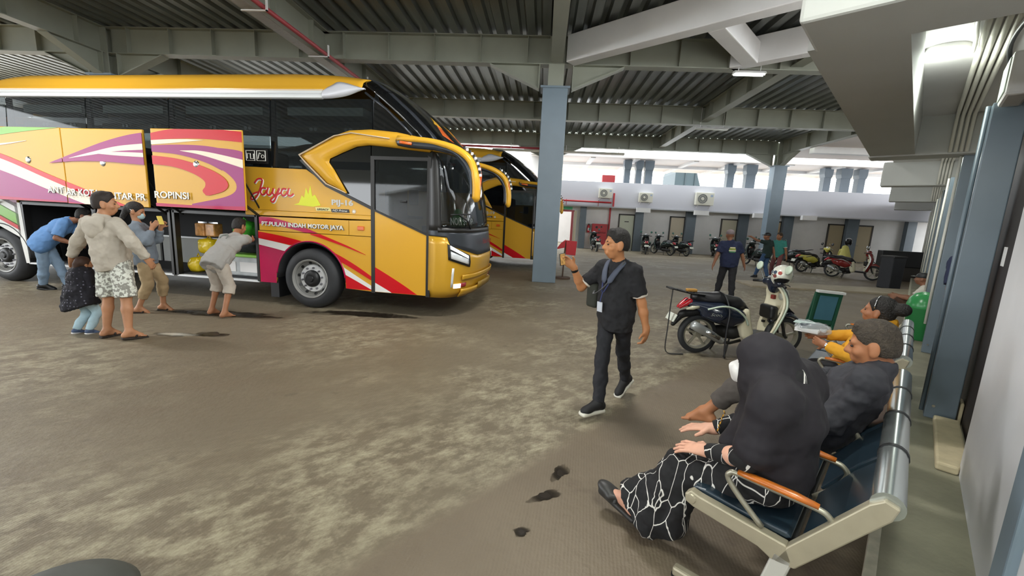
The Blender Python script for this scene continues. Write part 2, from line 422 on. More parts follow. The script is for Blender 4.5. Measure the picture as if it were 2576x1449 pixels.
# pale upper roof of the far building
ur = struct('ceiling_upper', MB().box((-1.0, 26.2, 5.55), (26, 33, 5.7)), mat('pale_soffit', 'eae2dd', 0.7))
for i, x in enumerate((2.6, 5.2, 8.6, 11.2, 14.0, 16.8, 19.4)):
    MB().box((x, 26.3, 5.42), (x+0.28, 33, 5.55)).build('soffit_rib', M_white, ur)
MB().box((-1.0, 26.1, 5.47), (26, 26.26, 5.6)).build('soffit_edge', mat('soffit_edge_paint', 'cfc5bd', 0.6), ur)
MB().box((-1.0, 29.5, 5.38), (26, 29.75, 5.6)).build('soffit_edge', M_white, ur)
MB().box((12.7, 12.0, 5.75), (30, 25.6, 5.9)).build('soffit_slab', mat('pale_soffit', 'd9cfc9'), ur)
for y in (15.0, 18.5, 22.0): MB().box((12.7, y, 5.45), (30, y+0.35, 5.75)).build('soffit_rib', M_white, ur)
# doors of the far building
dn = 0
for x0, x1, col in ((4.72, 5.58, 'c9cdb9'), (7.83, 8.62, 'cfc3ac'), (10.9, 11.76, 'c4bda6'), (13.55, 14.33, 'cbb48f'), (17.16, 17.98, 'b3a688'), (18.72, 19.6, 'b0a284')):
    dn += 1
    d = struct('door_%d' % dn, MB().box((x0, FY-0.05, 0.05), (x1, FY-0.01, 2.16)), mat('door_paint_%d' % dn, col, 0.5))
    f = MB().box((x0-0.07, FY-0.07, 0), (x0, FY, 2.24)).box((x1, FY-0.07, 0), (x1+0.07, FY, 2.24)).box((x0-0.07, FY-0.07, 2.16), (x1+0.07, FY, 2.24))
    f.build('door_frame', M_dkframe, d)
    MB().tube([(x0+0.1, FY-0.1, 1.02), (x0+0.22, FY-0.1, 1.02)], 0.015).build('door_handle', M_chrome, d)
    if dn == 1: MB().box((x0+0.3, FY-0.06, 1.75), (x0+0.56, FY-0.045, 1.8)).build('name_plate', M_dkframe, d)
# lit doorway with its red jamb
dj = struct('trim_2', MB().box((1.72, FY-0.12, 0), (1.86, FY+0.1, 2.3)), M_redp)
MB().box((1.88, FY-0.1, 0), (2.05, FY+0.1, 2.3)).build('jamb', M_cream, dj)
MB().box((0.4, FY-0.1, 2.22), (1.9, FY+0.05, 2.32)).build('lintel', M_redp, dj)
struct('wall_yard', MB().box((-4, 33, 0), (8, 33.2, 2.7)), M_white)
# ---- steel shed: pillars, girders, corrugated deck
PX = (-12.4, 0.1, 12.35); GY = (5.65, 11.78, 17.95, 24.25); ZB, ZT, ZP = 5.66, 6.30, 5.06
def pillar(x, y, label):
    r = empty('pillar', (x, y, 0), 0, label, 'pillar')
    MB().box((-0.32, -0.26, 0), (0.32, 0.26, ZP)).build('shaft', M_blue, r, bev=0.012)
    MB().box((-0.38, -0.30, ZP-0.02), (0.38, 0.30, ZP+0.03)).build('cap_plate', M_blue, r)
    u = MB().box((-0.2, -0.16, ZP+0.03), (0.2, -0.14, ZT)).box((-0.2, 0.14, ZP+0.03), (0.2, 0.16, ZT)).box((-0.012, -0.14, ZP+0.03), (0.012, 0.14, ZT))
    u.build('steel_stub', M_steel, r)
    return r
pillar(0.1, 11.78, 'tall blue-grey steel pillar beside the noses of the yellow buses')
pillar(12.35, 24.25, 'blue-grey pillar near the far doors, behind two standing men')
pillar(-12.4, 11.78, 'blue-grey pillar hidden behind the yellow bus roof')
def girder(p, q, haunch=(1, 1), label='', m=None, name='roof_girder', zb=ZB, zt=ZT, stiff=1.22, step=0.2):
    m = m or M_steel
    p, q = Vector((*p, 0)), Vector((*q, 0)); d = (q-p); L = d.length; a = math.atan2(d.y, d.x)
    r = empty(name, p, a, label, 'girder')
    MB().box((0, -0.008, zb), (L, 0.008, zt)).build('web', m, r)
    MB().box((0, -0.15, zb-0.02), (L, 0.15, zb)).build('bottom_flange', m, r)
    MB().box((0, -0.15, zt), (L, 0.15, zt+0.02)).build('top_flange', m, r)
    me = None; n = int((L-2*step)/stiff); s0 = (L-n*stiff)/2
    for i in range(n+1):
        x = s0+i*stiff
        if me is None:
            o = MB().box((-0.008, -0.14, zb), (0.008, 0.14, zt)).build('stiffener', m, r); me = o.data
        else:
            o = bpy.data.objects.new('stiffener', me); COL.objects.link(o); o.parent = r
        o.location = (x, 0, 0)
    for e, s in ((0, 1), (L, -1)):
        if not haunch[0 if e == 0 else 1]: continue
        g = MB()
        g.prism([(e+s*0.22, zb-0.02), (e+s*1.5, zb-0.02), (e+s*0.22, ZP+0.03)], lambda x, z, h: (x, -0.008+h, z), 0.016)
        g.build('haunch_web', m, r)
        MB().bar((e+s*1.52, 0, zb-0.03), (e+s*0.22, 0, ZP+0.0), 0.26, 0.025).build('haunch_flange', m, r)
        MB().box((min(e+s*0.22, e+s*0.24), -0.14, ZP), (max(e+s*0.22, e+s*0.24), 0.14, zb)).build('end_plate', m, r)
    return r
for j, y in enumerate(GY):
    pos = ('over the bench', 'above the yellow buses', 'behind the first row of pillars', 'in front of the far building')[j]
    full = y in (GY[1], GY[3])
    if j == 0: girder((-24.6, y), (12.3, y), (0, 0), 'grey-green roof girder %s, nearest the waiting wing' % pos); continue
    girder((-24.6, y), (-12.6, y), (0, 1 if full else 0), 'grey-green roof girder %s, left of the hidden pillar' % pos)
    girder((-12.2, y), (-0.1, y), (1 if full else 0,)*2, 'grey-green roof girder %s, spanning over the bus roofs' % pos)
    girder((0.3, y), (12.15, y), (1 if full else 0,)*2, 'grey-green roof girder %s, on the doors side of the pillar' % pos)
for x, nm in ((-12.4, 'above the rear of the yellow bus'), (-6.1, 'carrying the red pipe over the yellow bus'), (0.1, 'running towards the tall pillar'), (6.05, 'midway between the two pillar rows'), (12.35, 'along the edge over the parked scooters')):
    zt = ZT
    for a, b, t in ((GY[0], GY[1], 'first bay'), (GY[1], GY[2], 'second bay'), (GY[2], GY[3], 'third bay')):
        if x == 0.1 and a == GY[0]: girder((x, a+0.2), (x, b-0.3), (0, 0), 'grey-green roof beam %s, %s' % (nm, t), name='roof_beam', stiff=2.0); continue
        hp = abs(x-PX[0]) < 0.1 or abs(x-PX[2]) < 0.1 or abs(x-PX[1]) < 0.1
        h0 = 1 if hp and a == GY[1] else 0; h1 = 1 if hp and b in (GY[1], GY[3]) else 0
        girder((x, a+0.02), (x, b-0.02), (h0, h1), 'grey-green roof beam %s, %s' % (nm, t), name='roof_beam', zb=ZB if hp else ZB+0.12, stiff=1.5)
ceil = empty('ceiling', kind='structure')
def deck(x0, x1, y0, y1, M=None, pitch=0.38, z=ZT+0.02):
    b = MB(M); n = max(1, round((x1-x0)/pitch)); p = (x1-x0)/n; prof = []
    for i in range(n):
        x = x0+i*p
        prof += [(x, z), (x+p*0.5, z), (x+p*0.62, z+0.10), (x+p*0.88, z+0.10)]
    prof.append((x1, z))
    ny = max(2, int((y1-y0)/3)); rows = [[(x, y0+(y1-y0)*k/ny, zz) for x, zz in prof] for k in range(ny+1)]
    return b.grid(rows).build('roof_sheet', M_deck, ceil)
xs = [-24.6, -18.5, -12.4, -6.1, 0.1, 6.05, 12.4]
for i in range(6):
    for j in range(3): deck(xs[i], xs[i+1], GY[j], GY[j+1])
    if i < 5: deck(xs[i], xs[i+1], -0.5, GY[0])
    if i < 4: deck(xs[i], xs[i+1], -14.0, -0.5)
MB().box((-24.6, 24.27, 6.30), (12.4, 24.33, 6.42)).build('deck_closure', M_steel, ceil)
# ---- white concrete beams between the shed and the wing
def wbeam(n0, n1, w0, w1, z0, z1, label):
    return tag(MB(WM).box((n0, w0, z0), (n1, w1, z1)).build('concrete_beam', M_white, bev=0.02), label, 'beam')
wbeam(-7.0, -0.7, 9.0, 9.35, 5.62, 6.25, 'long white concrete roof beam running from the tall pillar to the waiting wing')
wbeam(-4.0, -0.7, 11.7, 12.0, 5.64, 6.25, 'short white concrete roof beam ending at the girder by the tube light')
wbeam(-3.7, -3.35, 9.35, 11.7, 5.62, 6.1, 'white concrete cross beam joining the two white roof beams')
# ---- waiting wing canopy
ZC = 2.82
for i, (w0, d) in enumerate(((2.75, 0.5), (8.0, 0.4), (12.7, 0.4), (18.6, 0.4), (24.6, 0.4))):
    nm = ('nearest the round ceiling lamp', 'second along the waiting wing', 'third along the waiting wing', 'fourth along the waiting wing', 'last along the waiting wing')[i]
    n0 = (-0.62, -0.68, -0.78, -0.85, -0.9)[i]
    tag(MB(WM).box((n0, w0, ZC), (2.5, w0+d, ZC+0.52)).build('canopy_beam', M_canopy, bev=0.02), 'pale painted concrete canopy beam, %s' % nm, 'beam')
for a, b in ((3.25, 8.0),):
    tag(MB(WM).box((-0.66, a, ZC+0.02), (-0.19, b, ZC+0.5)).build('edge_beam', M_canopy), 'pale concrete edge beam beside the round ceiling lamp', 'beam')
struct('ceiling_wing', MB(WM).box((-0.62, -38, 3.32), (3.2, 34, 3.5)), M_white)
struct('back_gap_block', MB().box((-24.6, -14.2, 3.55), (12.4, -14.0, 6.4)), M_steel)  # unseen band added to close the bright gap mirrored in the coach sides
# ---- wing walls and columns
struct('wall_right', MB(WM).box((0.45, -38, 0.1), (0.64, 4.12, 3.35)), M_wallr)
MBw = MB(WM).box((0.62, 4.12, 0.1), (0.9, 4.3, 3.35)).box((1.6, 4.3, 0.1), (1.8, 34, 3.35))
struct('wall_corridor', MBw, M_white)
d = struct('door_7', MB(WM).box((0.52, 4.35, 0.16), (0.58, 5.9, 2.9)), M_brown)
MB(WM).box((0.515, 5.02, 1.55), (0.52, 5.16, 1.7)).build('paper_notice', M_white, d)
MB(WM).box((0.51, 4.13, 0.15), (0.53, 4.36, 2.95)).build('door_frame', M_brown, d)
for i in range(8):
    w0 = 5.2+2.95*i
    place = ('beside the dark brown door', 'just before the green litter bin', 'just past the green litter bin')[i] if i < 3 else 'number %d from the dark brown door along the wing' % (i+1)
    c = empty('wing_column', wg(0.28, w0, 0.15), -WA, 'square blue-grey column of the waiting wing %s' % place, 'column')
    MB().box((0, 0, 0), (0.2, 0.2, 2.68)).build('shaft', M_bluem, c, bev=0.008)
    MB().tube([(-0.02, 0.03, 0.4 if i else 0.05), (-0.02, 0.03, 2.66)], 0.016).build('conduit', M_pvc if i else M_bluem, c, smooth=True)
    if i < 2: MB().lathe([(0, 0), (0.012, 0), (0.012, 0.012), (0, 0.012)], AX((0.05, 0, 0.12), (0, -1, 0)), 10).build('bolt', M_chrome, c)
c = tag(MB(WM).box((0.42, 2.3, 0.1), (0.6, 2.5, 1.0)).build('wall_pier', M_blue, bev=0.01), 'blue-grey painted pier let into the white wall behind the bench', 'pier')
tag(MB(WM).prism([(0.33, 4.05), (0.445, 4.05), (0.50, 4.3), (0.50, 5.15), (0.34, 5.15)], lambda a, b, h: (a, b, 0.15+h), 0.06).build('door_step', M_tan, bev=0.015), 'tan mortar step at the foot of the dark brown door', 'step')
tag(MB(WM).box((0.49, 5.22, 0.15), (0.515, 5.4, 0.34)).build('tan_block', M_tan, bev=0.01), 'small tan block at the foot of the first blue-grey column', 'block')
# ================================================================ bus
Mb_y = mat('bus_yellow', 'd6a232', 0.22, coat=0.06, spec=0.22)
Mb_gold = mat('bus_gold_front', 'c99a2c', 0.25, 0.15, coat=0.12)
Mb_red = mat('bus_red', 'c9141f', 0.25, coat=0.06, spec=0.22)
Mb_pur = mat('bus_purple', '9a2c70', 0.25, coat=0.06, spec=0.22)
Mb_mag = mat('bus_magenta', 'b3174c', 0.25, coat=0.06, spec=0.22)
Mb_crm = mat('bus_cream', 'ece0c8', 0.25, coat=0.06, spec=0.22)
Mb_wht = mat('bus_white', 'e6e6e2', 0.3, coat=0.06, spec=0.22)
Mb_grn = mat('bus_green', '7fb84a', 0.25, coat=0.06, spec=0.22)
Mb_glass = mat('bus_dark_glass', '0d0f11', 0.04, spec=0.8)
def tint_glass(name, a=0.62, col=(0.01, 0.012, 0.014)):
    m = bpy.data.materials.new(name); m.use_nodes = True; nt = m.node_tree; nt.nodes.clear()
    o = nt.nodes.new('ShaderNodeOutputMaterial'); mx = nt.nodes.new('ShaderNodeMixShader'); mx.inputs[0].default_value = a
    t = nt.nodes.new('ShaderNodeBsdfTransparent'); t.inputs[0].default_value = (0.75, 0.8, 0.8, 1)
    p = nt.nodes.new('ShaderNodeBsdfPrincipled'); p.inputs['Base Color'].default_value = (*col, 1); p.inputs['Roughness'].default_value = 0.03; p.inputs['Specular IOR Level'].default_value = 0.7
    nt.links.new(t.outputs[0], mx.inputs[1]); nt.links.new(p.outputs[0], mx.inputs[2]); nt.links.new(mx.outputs[0], o.inputs[0]); return m
Mb_tint = tint_glass('bus_tinted_glass', 0.52)
Mb_tint2 = tint_glass('bus_windscreen_glass', 0.5)
Mb_blk = mat('bus_black_trim', '1c1b1a', 0.35)
Mb_dark = mat('bus_dark_grey_panel', '3c4046', 0.3, 0.4)
Mb_in = mat('bay_dark_lining', '191a1d', 0.7)
Mb_ingrey = mat('bay_grey_panel', '9a9c98', 0.55)
Mb_sil = mat('bus_silver_band', 'e0e3e4', 0.3, 0.1)
Mb_tan = mat('bus_beige_line', 'c7b49a', 0.35)
Mb_lamp = mat('head_lamp_lens', 'eef2f6', 0.08, 0.3, spec=0.9)
Mb_drl = mat('daytime_lamp', 'ffffff', 0.2, emit=0.8)
Mb_org = mat('orange_lens', 'd9662a', 0.2)
Mb_txt = mat('lettering_white', 'e9e7de', 0.5)
Mb_txtg = mat('lettering_outline', '5d5a58', 0.5)
Mb_jaya = mat('lettering_red', 'd23138', 0.4)
Mb_rim = mat('wheel_rim_grey', '8f8f8c', 0.4, 0.1)
Mb_hub = mat('wheel_ring_silver', 'e2e4e6', 0.35, 0.0)
Mb_yel = mat('bright_yellow_print', 'd8dc1c', 0.4)
Mb_seat = mat('bus_seat_cloth', '55504a', 0.9)
Mb_rack = mat('bus_rack', 'e6eae2', 0.5)

def unz(z):   # nose profile on the centre line
    zs = [0.30, 0.45, 0.95, 1.46, 2.0, 2.60, 2.96, 3.30, 3.62, 3.85, 3.97]
    us = [2.55, 2.70, 2.76, 2.68, 2.60, 2.46, 2.22, 1.88, 1.48, 1.12, 0.85]
    return float(np.interp(z, zs, us))
def usz(z):   # where the side ends and the corner begins
    return float(np.interp(z, [0.3, 2.6, 2.96, 3.62, 3.97], [2.10, 2.10, 1.82, 1.02, 0.45]))
def vin(z):   # tumblehome of the side
    return float(np.interp(z, [0.3, 0.45, 2.37, 3.5, 3.62, 3.8, 3.92, 3.97], [0.06, 0.0, 0.0, 0.07, 0.10, 0.26, 0.50, 0.75]))
def fp(t, z, off=0.0):   # front surface: t in [-1,1], near side = -1
    a = usz(z); b = unz(z)+off; v0 = vin(z); hw = 1.25-v0
    ang = t*PI/2; ex = 0.62
    cv = math.copysign(abs(math.sin(ang))**(ex*1.25), ang); cu = abs(math.cos(ang))**ex
    return (a+(b-a)*cu, 1.25+cv*(hw+off*0.6*abs(cv)), z)
def front_patch(name, z0, z1, t0, t1, m, parent, off=0.0, nz=8, ntt=22, thick=0.02, smooth=True, zf=None):
    """zf(t)->(z0,z1) overrides the limits along the patch"""
    rows = []
    for i in range(nz+1):
        r = []
        for j in range(ntt+1):
            t = t0+(t1-t0)*j/ntt; a, b = zf(t) if zf else (z0, z1)
            r.append(fp(t, a+(b-a)*i/nz, off))
        rows.append(r)
    return MB().grid(rows).build(name, m, parent, smooth=smooth, solid=thick)
def sd(v): return lambda a, b, h: (a, v+h, b)         # side plane: (u,z)->3d, extruded inward by h
def side(name, poly, m, parent, v=0.0, d=0.03, bev=0.0): return MB().prism(poly, sd(v), d).build(name, m, parent, bev=bev)
def arch(c, r, z0, n=18, flip=False):
    a = math.asin((z0-c[1])/r); p = [(c[0]+r*math.cos(PI-a-(PI-2*a)*i/n), c[1]+r*math.sin(PI-a-(PI-2*a)*i/n)) for i in range(n+1)]
    return p
def clip_poly(poly, box):
    (u0, u1, z0, z1) = box
    def cl(P, f, g):
        o = []
        for i in range(len(P)):
            a, b = P[i-1], P[i]
            ia, ib = f(a), f(b)
            if ia != ib: o.append(g(a, b))
            if ib: o.append(b)
        return o
    def ix(u): return lambda a, b: (u, a[1]+(b[1]-a[1])*(u-a[0])/(b[0]-a[0]))
    def iz(z): return lambda a, b: (a[0]+(b[0]-a[0])*(z-a[1])/(b[1]-a[1]), z)
    P = poly
    for f, g in ((lambda p: p[0] >= u0, ix(u0)), (lambda p: p[0] <= u1, ix(u1)), (lambda p: p[1] >= z0, iz(z0)), (lambda p: p[1] <= z1, iz(z1))):
        if len(P) > 2: P = cl(P, f, g)
    return P
def band(top, bot, n=10):
    return smooth_path(top, n) + smooth_path(bot, n)[::-1]
def strip_mesh(top, bot, fr, d, n=12):
    """ribbon between two curves, as a thin solid that can be trimmed"""
    T = smooth_path(top, n); B = smooth_path(bot, n); k = min(len(T), len(B))
    T = [T[round(i*(len(T)-1)/(k-1))] for i in range(k)]; B = [B[round(i*(len(B)-1)/(k-1))] for i in range(k)]
    mb = MB()
    for i in range(k-1):
        mb.prism([B[i], B[i+1], T[i+1], T[i]], fr, d)
    return mb
def decal(name, top, bot, m, parent, v, box=None, n=8):
    T = smooth_path(top, n); B = smooth_path(bot, n); k = 40
    def rs(P):
        P = np.array(P); s = np.r_[0, np.cumsum(np.linalg.norm(np.diff(P, axis=0), axis=1))]; q = np.linspace(0, s[-1], k)
        return [(float(np.interp(a, s, P[:, 0])), float(np.interp(a, s, P[:, 1]))) for a in q]
    T, B = rs(T), rs(B); mb = MB()
    for i in range(k-1):
        P = [B[i], B[i+1], T[i+1], T[i]]
        if box: P = clip_poly(P, box)
        if len(P) > 2: mb.prism(P, sd(v), 0.004)
    return mb.build(name, m, parent)
WHEEL_C = []
def bus_wheel(root, u, v, z=0.52, near=True, steer=0.0):
    r = bpy.data.objects.new('wheel', None); COL.objects.link(r); r.parent = root
    # here the wheel parts sit directly under the wheel
    s = -1 if near else 1
    F = AX((u, v, z), (0, s, 0))
    R = 0.52
    MB().lathe([(0.30, -0.28), (0.44, -0.29), (0.49, -0.26), (R, -0.22), (R, -0.06), (0.495, -0.02), (0.455, 0.015), (0.40, 0.03), (0.355, 0.03), (0.325, 0.005), (0.30, -0.02)], F, 48, close=False).build('tyre', M_rubber, r, smooth=True)
    MB().lathe([(0.325, -0.01), (0.338, 0.022), (0.33, 0.03), (0.31, 0.02), (0.295, -0.06), (0.255, -0.10), (0.25, -0.12), (0.0, -0.12)], F, 48, close=False).build('rim', Mb_rim, r, smooth=True, auto=40)
    MB().lathe([(0.245, -0.115), (0.24, -0.07), (0.225, -0.055), (0.135, -0.055), (0.13, -0.1)], F, 40, close=False).build('rim_ring', Mb_hub, r, smooth=True, auto=40)
    MB().lathe([(0.15, -0.09), (0.145, -0.02), (0.12, 0.005), (0.085, 0.015), (0.06, 0.01), (0.05, 0.03), (0.0, 0.032)], F, 32).build('hub_cap', M_black, r, smooth=True, auto=50)
    for k in range(10):
        a = 2*PI*k/10+0.16; p = F @ Vector((0.188*math.cos(a), 0.188*math.sin(a), -0.055))
        MB().lathe([(0.017, 0), (0.017, 0.03), (0.009, 0.045), (0, 0.045)], AX(p, (0, s, 0)), 8).build('wheel_nut', mat('nut_grey', '85858c', 0.4, 0.5), r)
        a += 0.31; p = F @ Vector((0.272*math.cos(a), 0.272*math.sin(a), -0.078))
        q = F @ Vector((0.272*math.cos(a), 0.272*math.sin(a), -0.072))
        n = (F.to_3x3() @ Vector((-math.cos(a)*0.62, -math.sin(a)*0.62, 0.8)))
        MB().lathe([(0, 0.012), (0.026, 0.012), (0.026, 0)], AX(q, n), 12).build('vent_hole', M_black, r)
    return r
def make_bus(label, number):
    B = empty('bus', (-3.93, 6.95, 0), math.radians(-5.0), label, 'bus')
    S = lambda *a, **k: side(*a, B, **k)
    zs0 = 0.40
    # ---- lower side panels
    fa = arch((-0.02, 0.52), 0.64, 0.42)
    low = [(-1.0, 0.40), (-0.70, 0.40)] + fa[1:-1] + [(0.63, 0.40), (1.10, 0.38), (1.10, 1.30), (-1.0, 1.30)]
    side('wheel_panel', low, Mb_y, B)
    side('hatch_panel', [(-0.97, 1.31), (0.695, 1.31), (0.695, 1.555), (-0.97, 1.545)], Mb_y, B)
    side('hatch_panel', [(0.705, 1.31), (1.10, 1.31), (1.10, 1.57), (0.705, 1.555)], Mb_y, B)
    side('sill_rail', [(-1.22, 1.56), (1.10, 1.58), (1.10, 1.65), (-1.22, 1.655)], Mb_y, B, v=-0.012, d=0.04, bev=0.008)
    mid = [(-1.22, 1.66), (1.10, 1.655), (1.10, 1.76), (0.66, 1.97), (0.36, 2.10), (-0.05, 2.355), (-1.22, 2.37)]
    side('side_panel', mid, Mb_y, B)
    ra = arch((-6.62, 0.52), 0.66, 0.42)
    rear = [(-9.2, 0.45), (-7.35, 0.42)] + ra[1:-1] + [(-5.92, 0.42), (-6.1, 1.56)]
    rear = [(-9.2, 0.45), (-7.3, 0.42)] + ra[1:-1] + [(-6.0, 0.40)]
    rear = [(-9.2, 0.45), (-7.26, 0.42)] + [p for p in ra[1:-1] if p[0] < -6.12] + [(-6.12, 0.95), (-6.12, 2.37), (-9.2, 2.37)]
    side('rear_side_panel', rear, Mb_y, B)
    side('rear_sill', [(-6.18, 0.98), (-6.1, 0.40), (-6.02, 0.40), (-6.06, 1.56), (-6.2, 1.56)], Mb_wht, B, v=-0.004, d=0.02)
    # wheel arch liners
    for uc in (-0.02, -6.62):
        rows = []
        for i in range(19):
            a = PI*i/18; rows.append([(uc+0.645*math.cos(a), v, 0.50+0.645*math.sin(a)) for v in (-0.005, 0.55)])
        MB().grid(rows).build('arch_liner', Mb_in, B, smooth=True, solid=0.02)
        MB().box((uc-0.66, 0.5, 0.4), (uc+0.66, 0.56, 1.2)).build('arch_wall', Mb_in, B)
    MB().box((-0.82, 0.02, 0.14), (-0.66, 0.5, 0.62)).build('mud_flap', M_black, B)
    # arch lip
    lip = [(-0.02+0.645*math.cos(a), -0.008, 0.52+0.645*math.sin(a)) for a in [PI*(0.03+0.94*i/30) for i in range(31)]]
    MB().tube(lip, 0.012, 6).build('arch_lip', Mb_mag, B, smooth=True)
    # ---- far side, floor, rear, underside
    farp = [(-9.2, 0.45), (2.1, 0.4), (2.1, 2.2), (-9.2, 2.2)]
    MB().prism([(-9.2, 2.2), (2.1, 2.2), (2.1, 2.7), (1.82, 2.96), (1.1, 3.5), (-9.2, 3.5)], lambda a, b, h: (a, 2.48+h, b), 0.01).build('far_side_glass', Mb_tint, B)
    MB().box((-9.2, 2.4, 3.45), (1.0, 2.5, 3.65)).build('far_cant_rail', Mb_sil, B)
    MB().prism(farp, lambda a, b, h: (a, 2.47+h, b), 0.03).build('far_side_panel', Mb_y, B)
    MB().box((-9.25, 0.0, 0.45), (-9.2, 2.5, 3.6)).build('rear_panel', Mb_y, B)
    MB().box((-9.2, 0.2, 0.36), (2.2, 2.4, 0.42)).build('chassis_plate', Mb_in, B)
    MB().box((-9.2, 0.04, 1.6), (1.05, 2.46, 1.66)).build('cabin_floor', Mb_in, B)
    MB().box((-9.15, 1.3, 0.42), (-1.0, 1.34, 1.6)).build('bay_partition', Mb_in, B)
    # ---- luggage bays: frame, lining, lower grey inner panel
    for u0, u1 in ((-6.04, -4.42), (-4.38, -2.78), (-2.7, -1.03)):
        fr = MB().box((u0-0.02, 0.0, 0.40), (u0+0.03, 0.10, 1.57)).box((u1-0.03, 0.0, 0.40), (u1+0.02, 0.10, 1.57)).box((u0, 0.0, 1.53), (u1, 0.1, 1.58))
        if u0 != -4.38 and u1 != -4.42: pass
        fr.build('bay_frame', Mb_blk, B)
        MB().box((u0, 0.0, 0.385), (u1, 0.09, 0.415)).build('bay_sill', Mb_sil, B)
        MB().box((u0, 0.1, 0.42), (u1, 1.3, 0.44)).build('bay_floor', Mb_in, B)
        MB().box((u0+0.02, 1.24, 0.44), (u1-0.02, 1.28, 0.98)).build('bay_inner_panel', Mb_ingrey, B)
        MB().box((u0+0.02, 1.2, 0.97), (u1-0.02, 1.29, 1.0)).build('bay_inner_ledge', Mb_sil, B)
        MB().box((u0, 0.1, 1.52), (u1, 1.3, 1.56)).build('bay_ceiling', Mb_in, B)
    MB().box((-6.1, 0.02, 0.4), (-6.06, 1.3, 1.56)).build('bay_end_wall', Mb_in, B)
    MB().box((-1.03, 0.03, 0.42), (-1.0, 1.3, 1.56)).build('bay_end_wall', Mb_in, B)
    MB().box((-6.12, 0.04, 1.56), (-1.2, 0.10, 2.37)).build('header_panel', Mb_in, B)
    # ---- raised luggage flaps with their livery
    def flap(u0, u1, z0, z1, v0, lean=0.0, seam=None):
        f = bpy.data.objects.new('luggage_flap', None); COL.objects.link(f); f.parent = B
        MB().box((u0, v0, z0), (u1, v0+0.035, z1)).build('flap_skin', Mb_y, f, bev=0.01)
        MB().box((u0+0.03, v0+0.035, z0+0.03), (u1-0.03, v0+0.06, z1-0.03)).build('flap_inner', Mb_in, f)
        uc = max((u0+u1)/2-0.02, -5.22)
        MB().lathe([(0, -0.014), (0.045, -0.012), (0.058, -0.004), (0.06, 0.0)], AX((uc, v0, (z0+z1)/2+0.08), (0, 1, 0)), 20).build('flap_lock', M_chrome, f, smooth=True)
        for e in (u0+0.06, u1-0.06):
            MB().tube([(e, v0+0.05, z0+0.5), (e, 0.06, z0-0.02)], 0.014).build('hinge_arm', Mb_blk, f)
            MB().bar((e, v0+0.05, z0+0.1), (e, 0.06, z0-0.12), 0.03, 0.03).build('hinge_arm', Mb_blk, f)
        return f
    VF = -0.32
    f1 = flap(-6.6, -4.47, 1.61, 2.885, VF); f2 = flap(-4.46, -2.80, 1.60, 2.88, VF); f3 = flap(-2.60, -0.90, 1.63, 2.895, VF-0.04)
    f0 = flap(-7.5, -5.97, 1.61, 2.885, VF) if False else None
    dv = VF-0.004
    def liv(f, u0, u1, z0, z1, items, v):
        bx = (u0+0.004, u1-0.004, z0+0.004, z1-0.004)
        for i, (m, top, bot) in enumerate(items): decal('livery_stripe', top, bot, m, f, v-0.0015*i, bx)
    rb_t = [(-6.2, 2.52), (-5.6, 2.36), (-4.9, 2.12), (-4.2, 1.90), (-3.4, 1.66), (-3.1, 1.58)]
    L12 = [(Mb_pur, [(-6.2, 2.84), (-5.6, 2.84), (-5.1, 2.95)], [(-6.2, 2.78), (-5.6, 2.80), (-5.1, 2.95)]),
           (Mb_grn, [(-6.1, 2.84), (-5.3, 2.90), (-4.47, 2.92)], [(-6.1, 2.70), (-5.3, 2.80), (-4.3, 2.90)]),
           (Mb_crm, [(-6.1, 2.585), (-5.75, 2.60), (-5.2, 2.655)], [(-6.1, 2.545), (-5.75, 2.57), (-5.2, 2.65)]),
           (Mb_red, rb_t, [(-6.2, 2.44), (-5.6, 2.27), (-4.9, 2.03), (-4.2, 1.80), (-3.6, 1.61), (-3.3, 1.55)]),
           (Mb_crm, [(-6.2, 2.44), (-5.6, 2.27), (-4.9, 2.03), (-4.2, 1.80), (-3.6, 1.61), (-3.3, 1.55)], [(-6.2, 2.22), (-5.6, 2.06), (-4.9, 1.84), (-4.3, 1.66), (-4.0, 1.57), (-3.8, 1.5)]),
           (Mb_pur, [(-6.2, 2.22), (-5.6, 2.06), (-4.9, 1.84), (-4.3, 1.66), (-4.0, 1.57), (-3.8, 1.5)], [(-6.2, 1.62), (-5.4, 1.60), (-4.6, 1.58), (-4.3, 1.52), (-4.0, 1.5), (-3.8, 1.48)]),
           (Mb_mag, [(-6.2, 1.68), (-5.4, 1.655), (-4.4, 1.63), (-3.6, 1.55)], [(-6.2, 1.5), (-5.4, 1.5), (-4.4, 1.5), (-3.6, 1.5)])]
    L2 = [(Mb_pur, [(-4.75, 2.29), (-4.2, 2.47), (-3.6, 2.66), (-3.1, 2.78), (-2.7, 2.84)], [(-4.75, 2.285), (-4.2, 2.33), (-3.6, 2.34), (-3.1, 2.32), (-2.7, 2.30)]),
          (Mb_crm, [(-4.32, 2.38), (-3.8, 2.50), (-3.3, 2.60), (-2.7, 2.66)], [(-4.32, 2.376), (-3.8, 2.45), (-3.3, 2.52), (-2.7, 2.56)]),
          (Mb_crm, [(-3.7, 2.49), (-3.3, 2.505), (-2.7, 2.50)], [(-3.7, 2.465), (-3.3, 2.445), (-2.7, 2.43)])]
    liv(f1, -6.6, -4.47, 1.61, 2.885, L12, dv); liv(f1, -6.6, -4.47, 1.61, 2.885, L2[:1], dv-0.012)
    liv(f2, -4.46, -2.80, 1.60, 2.88, L12[2:], dv); liv(f2, -4.46, -2.80, 1.60, 2.88, L2, dv-0.012)
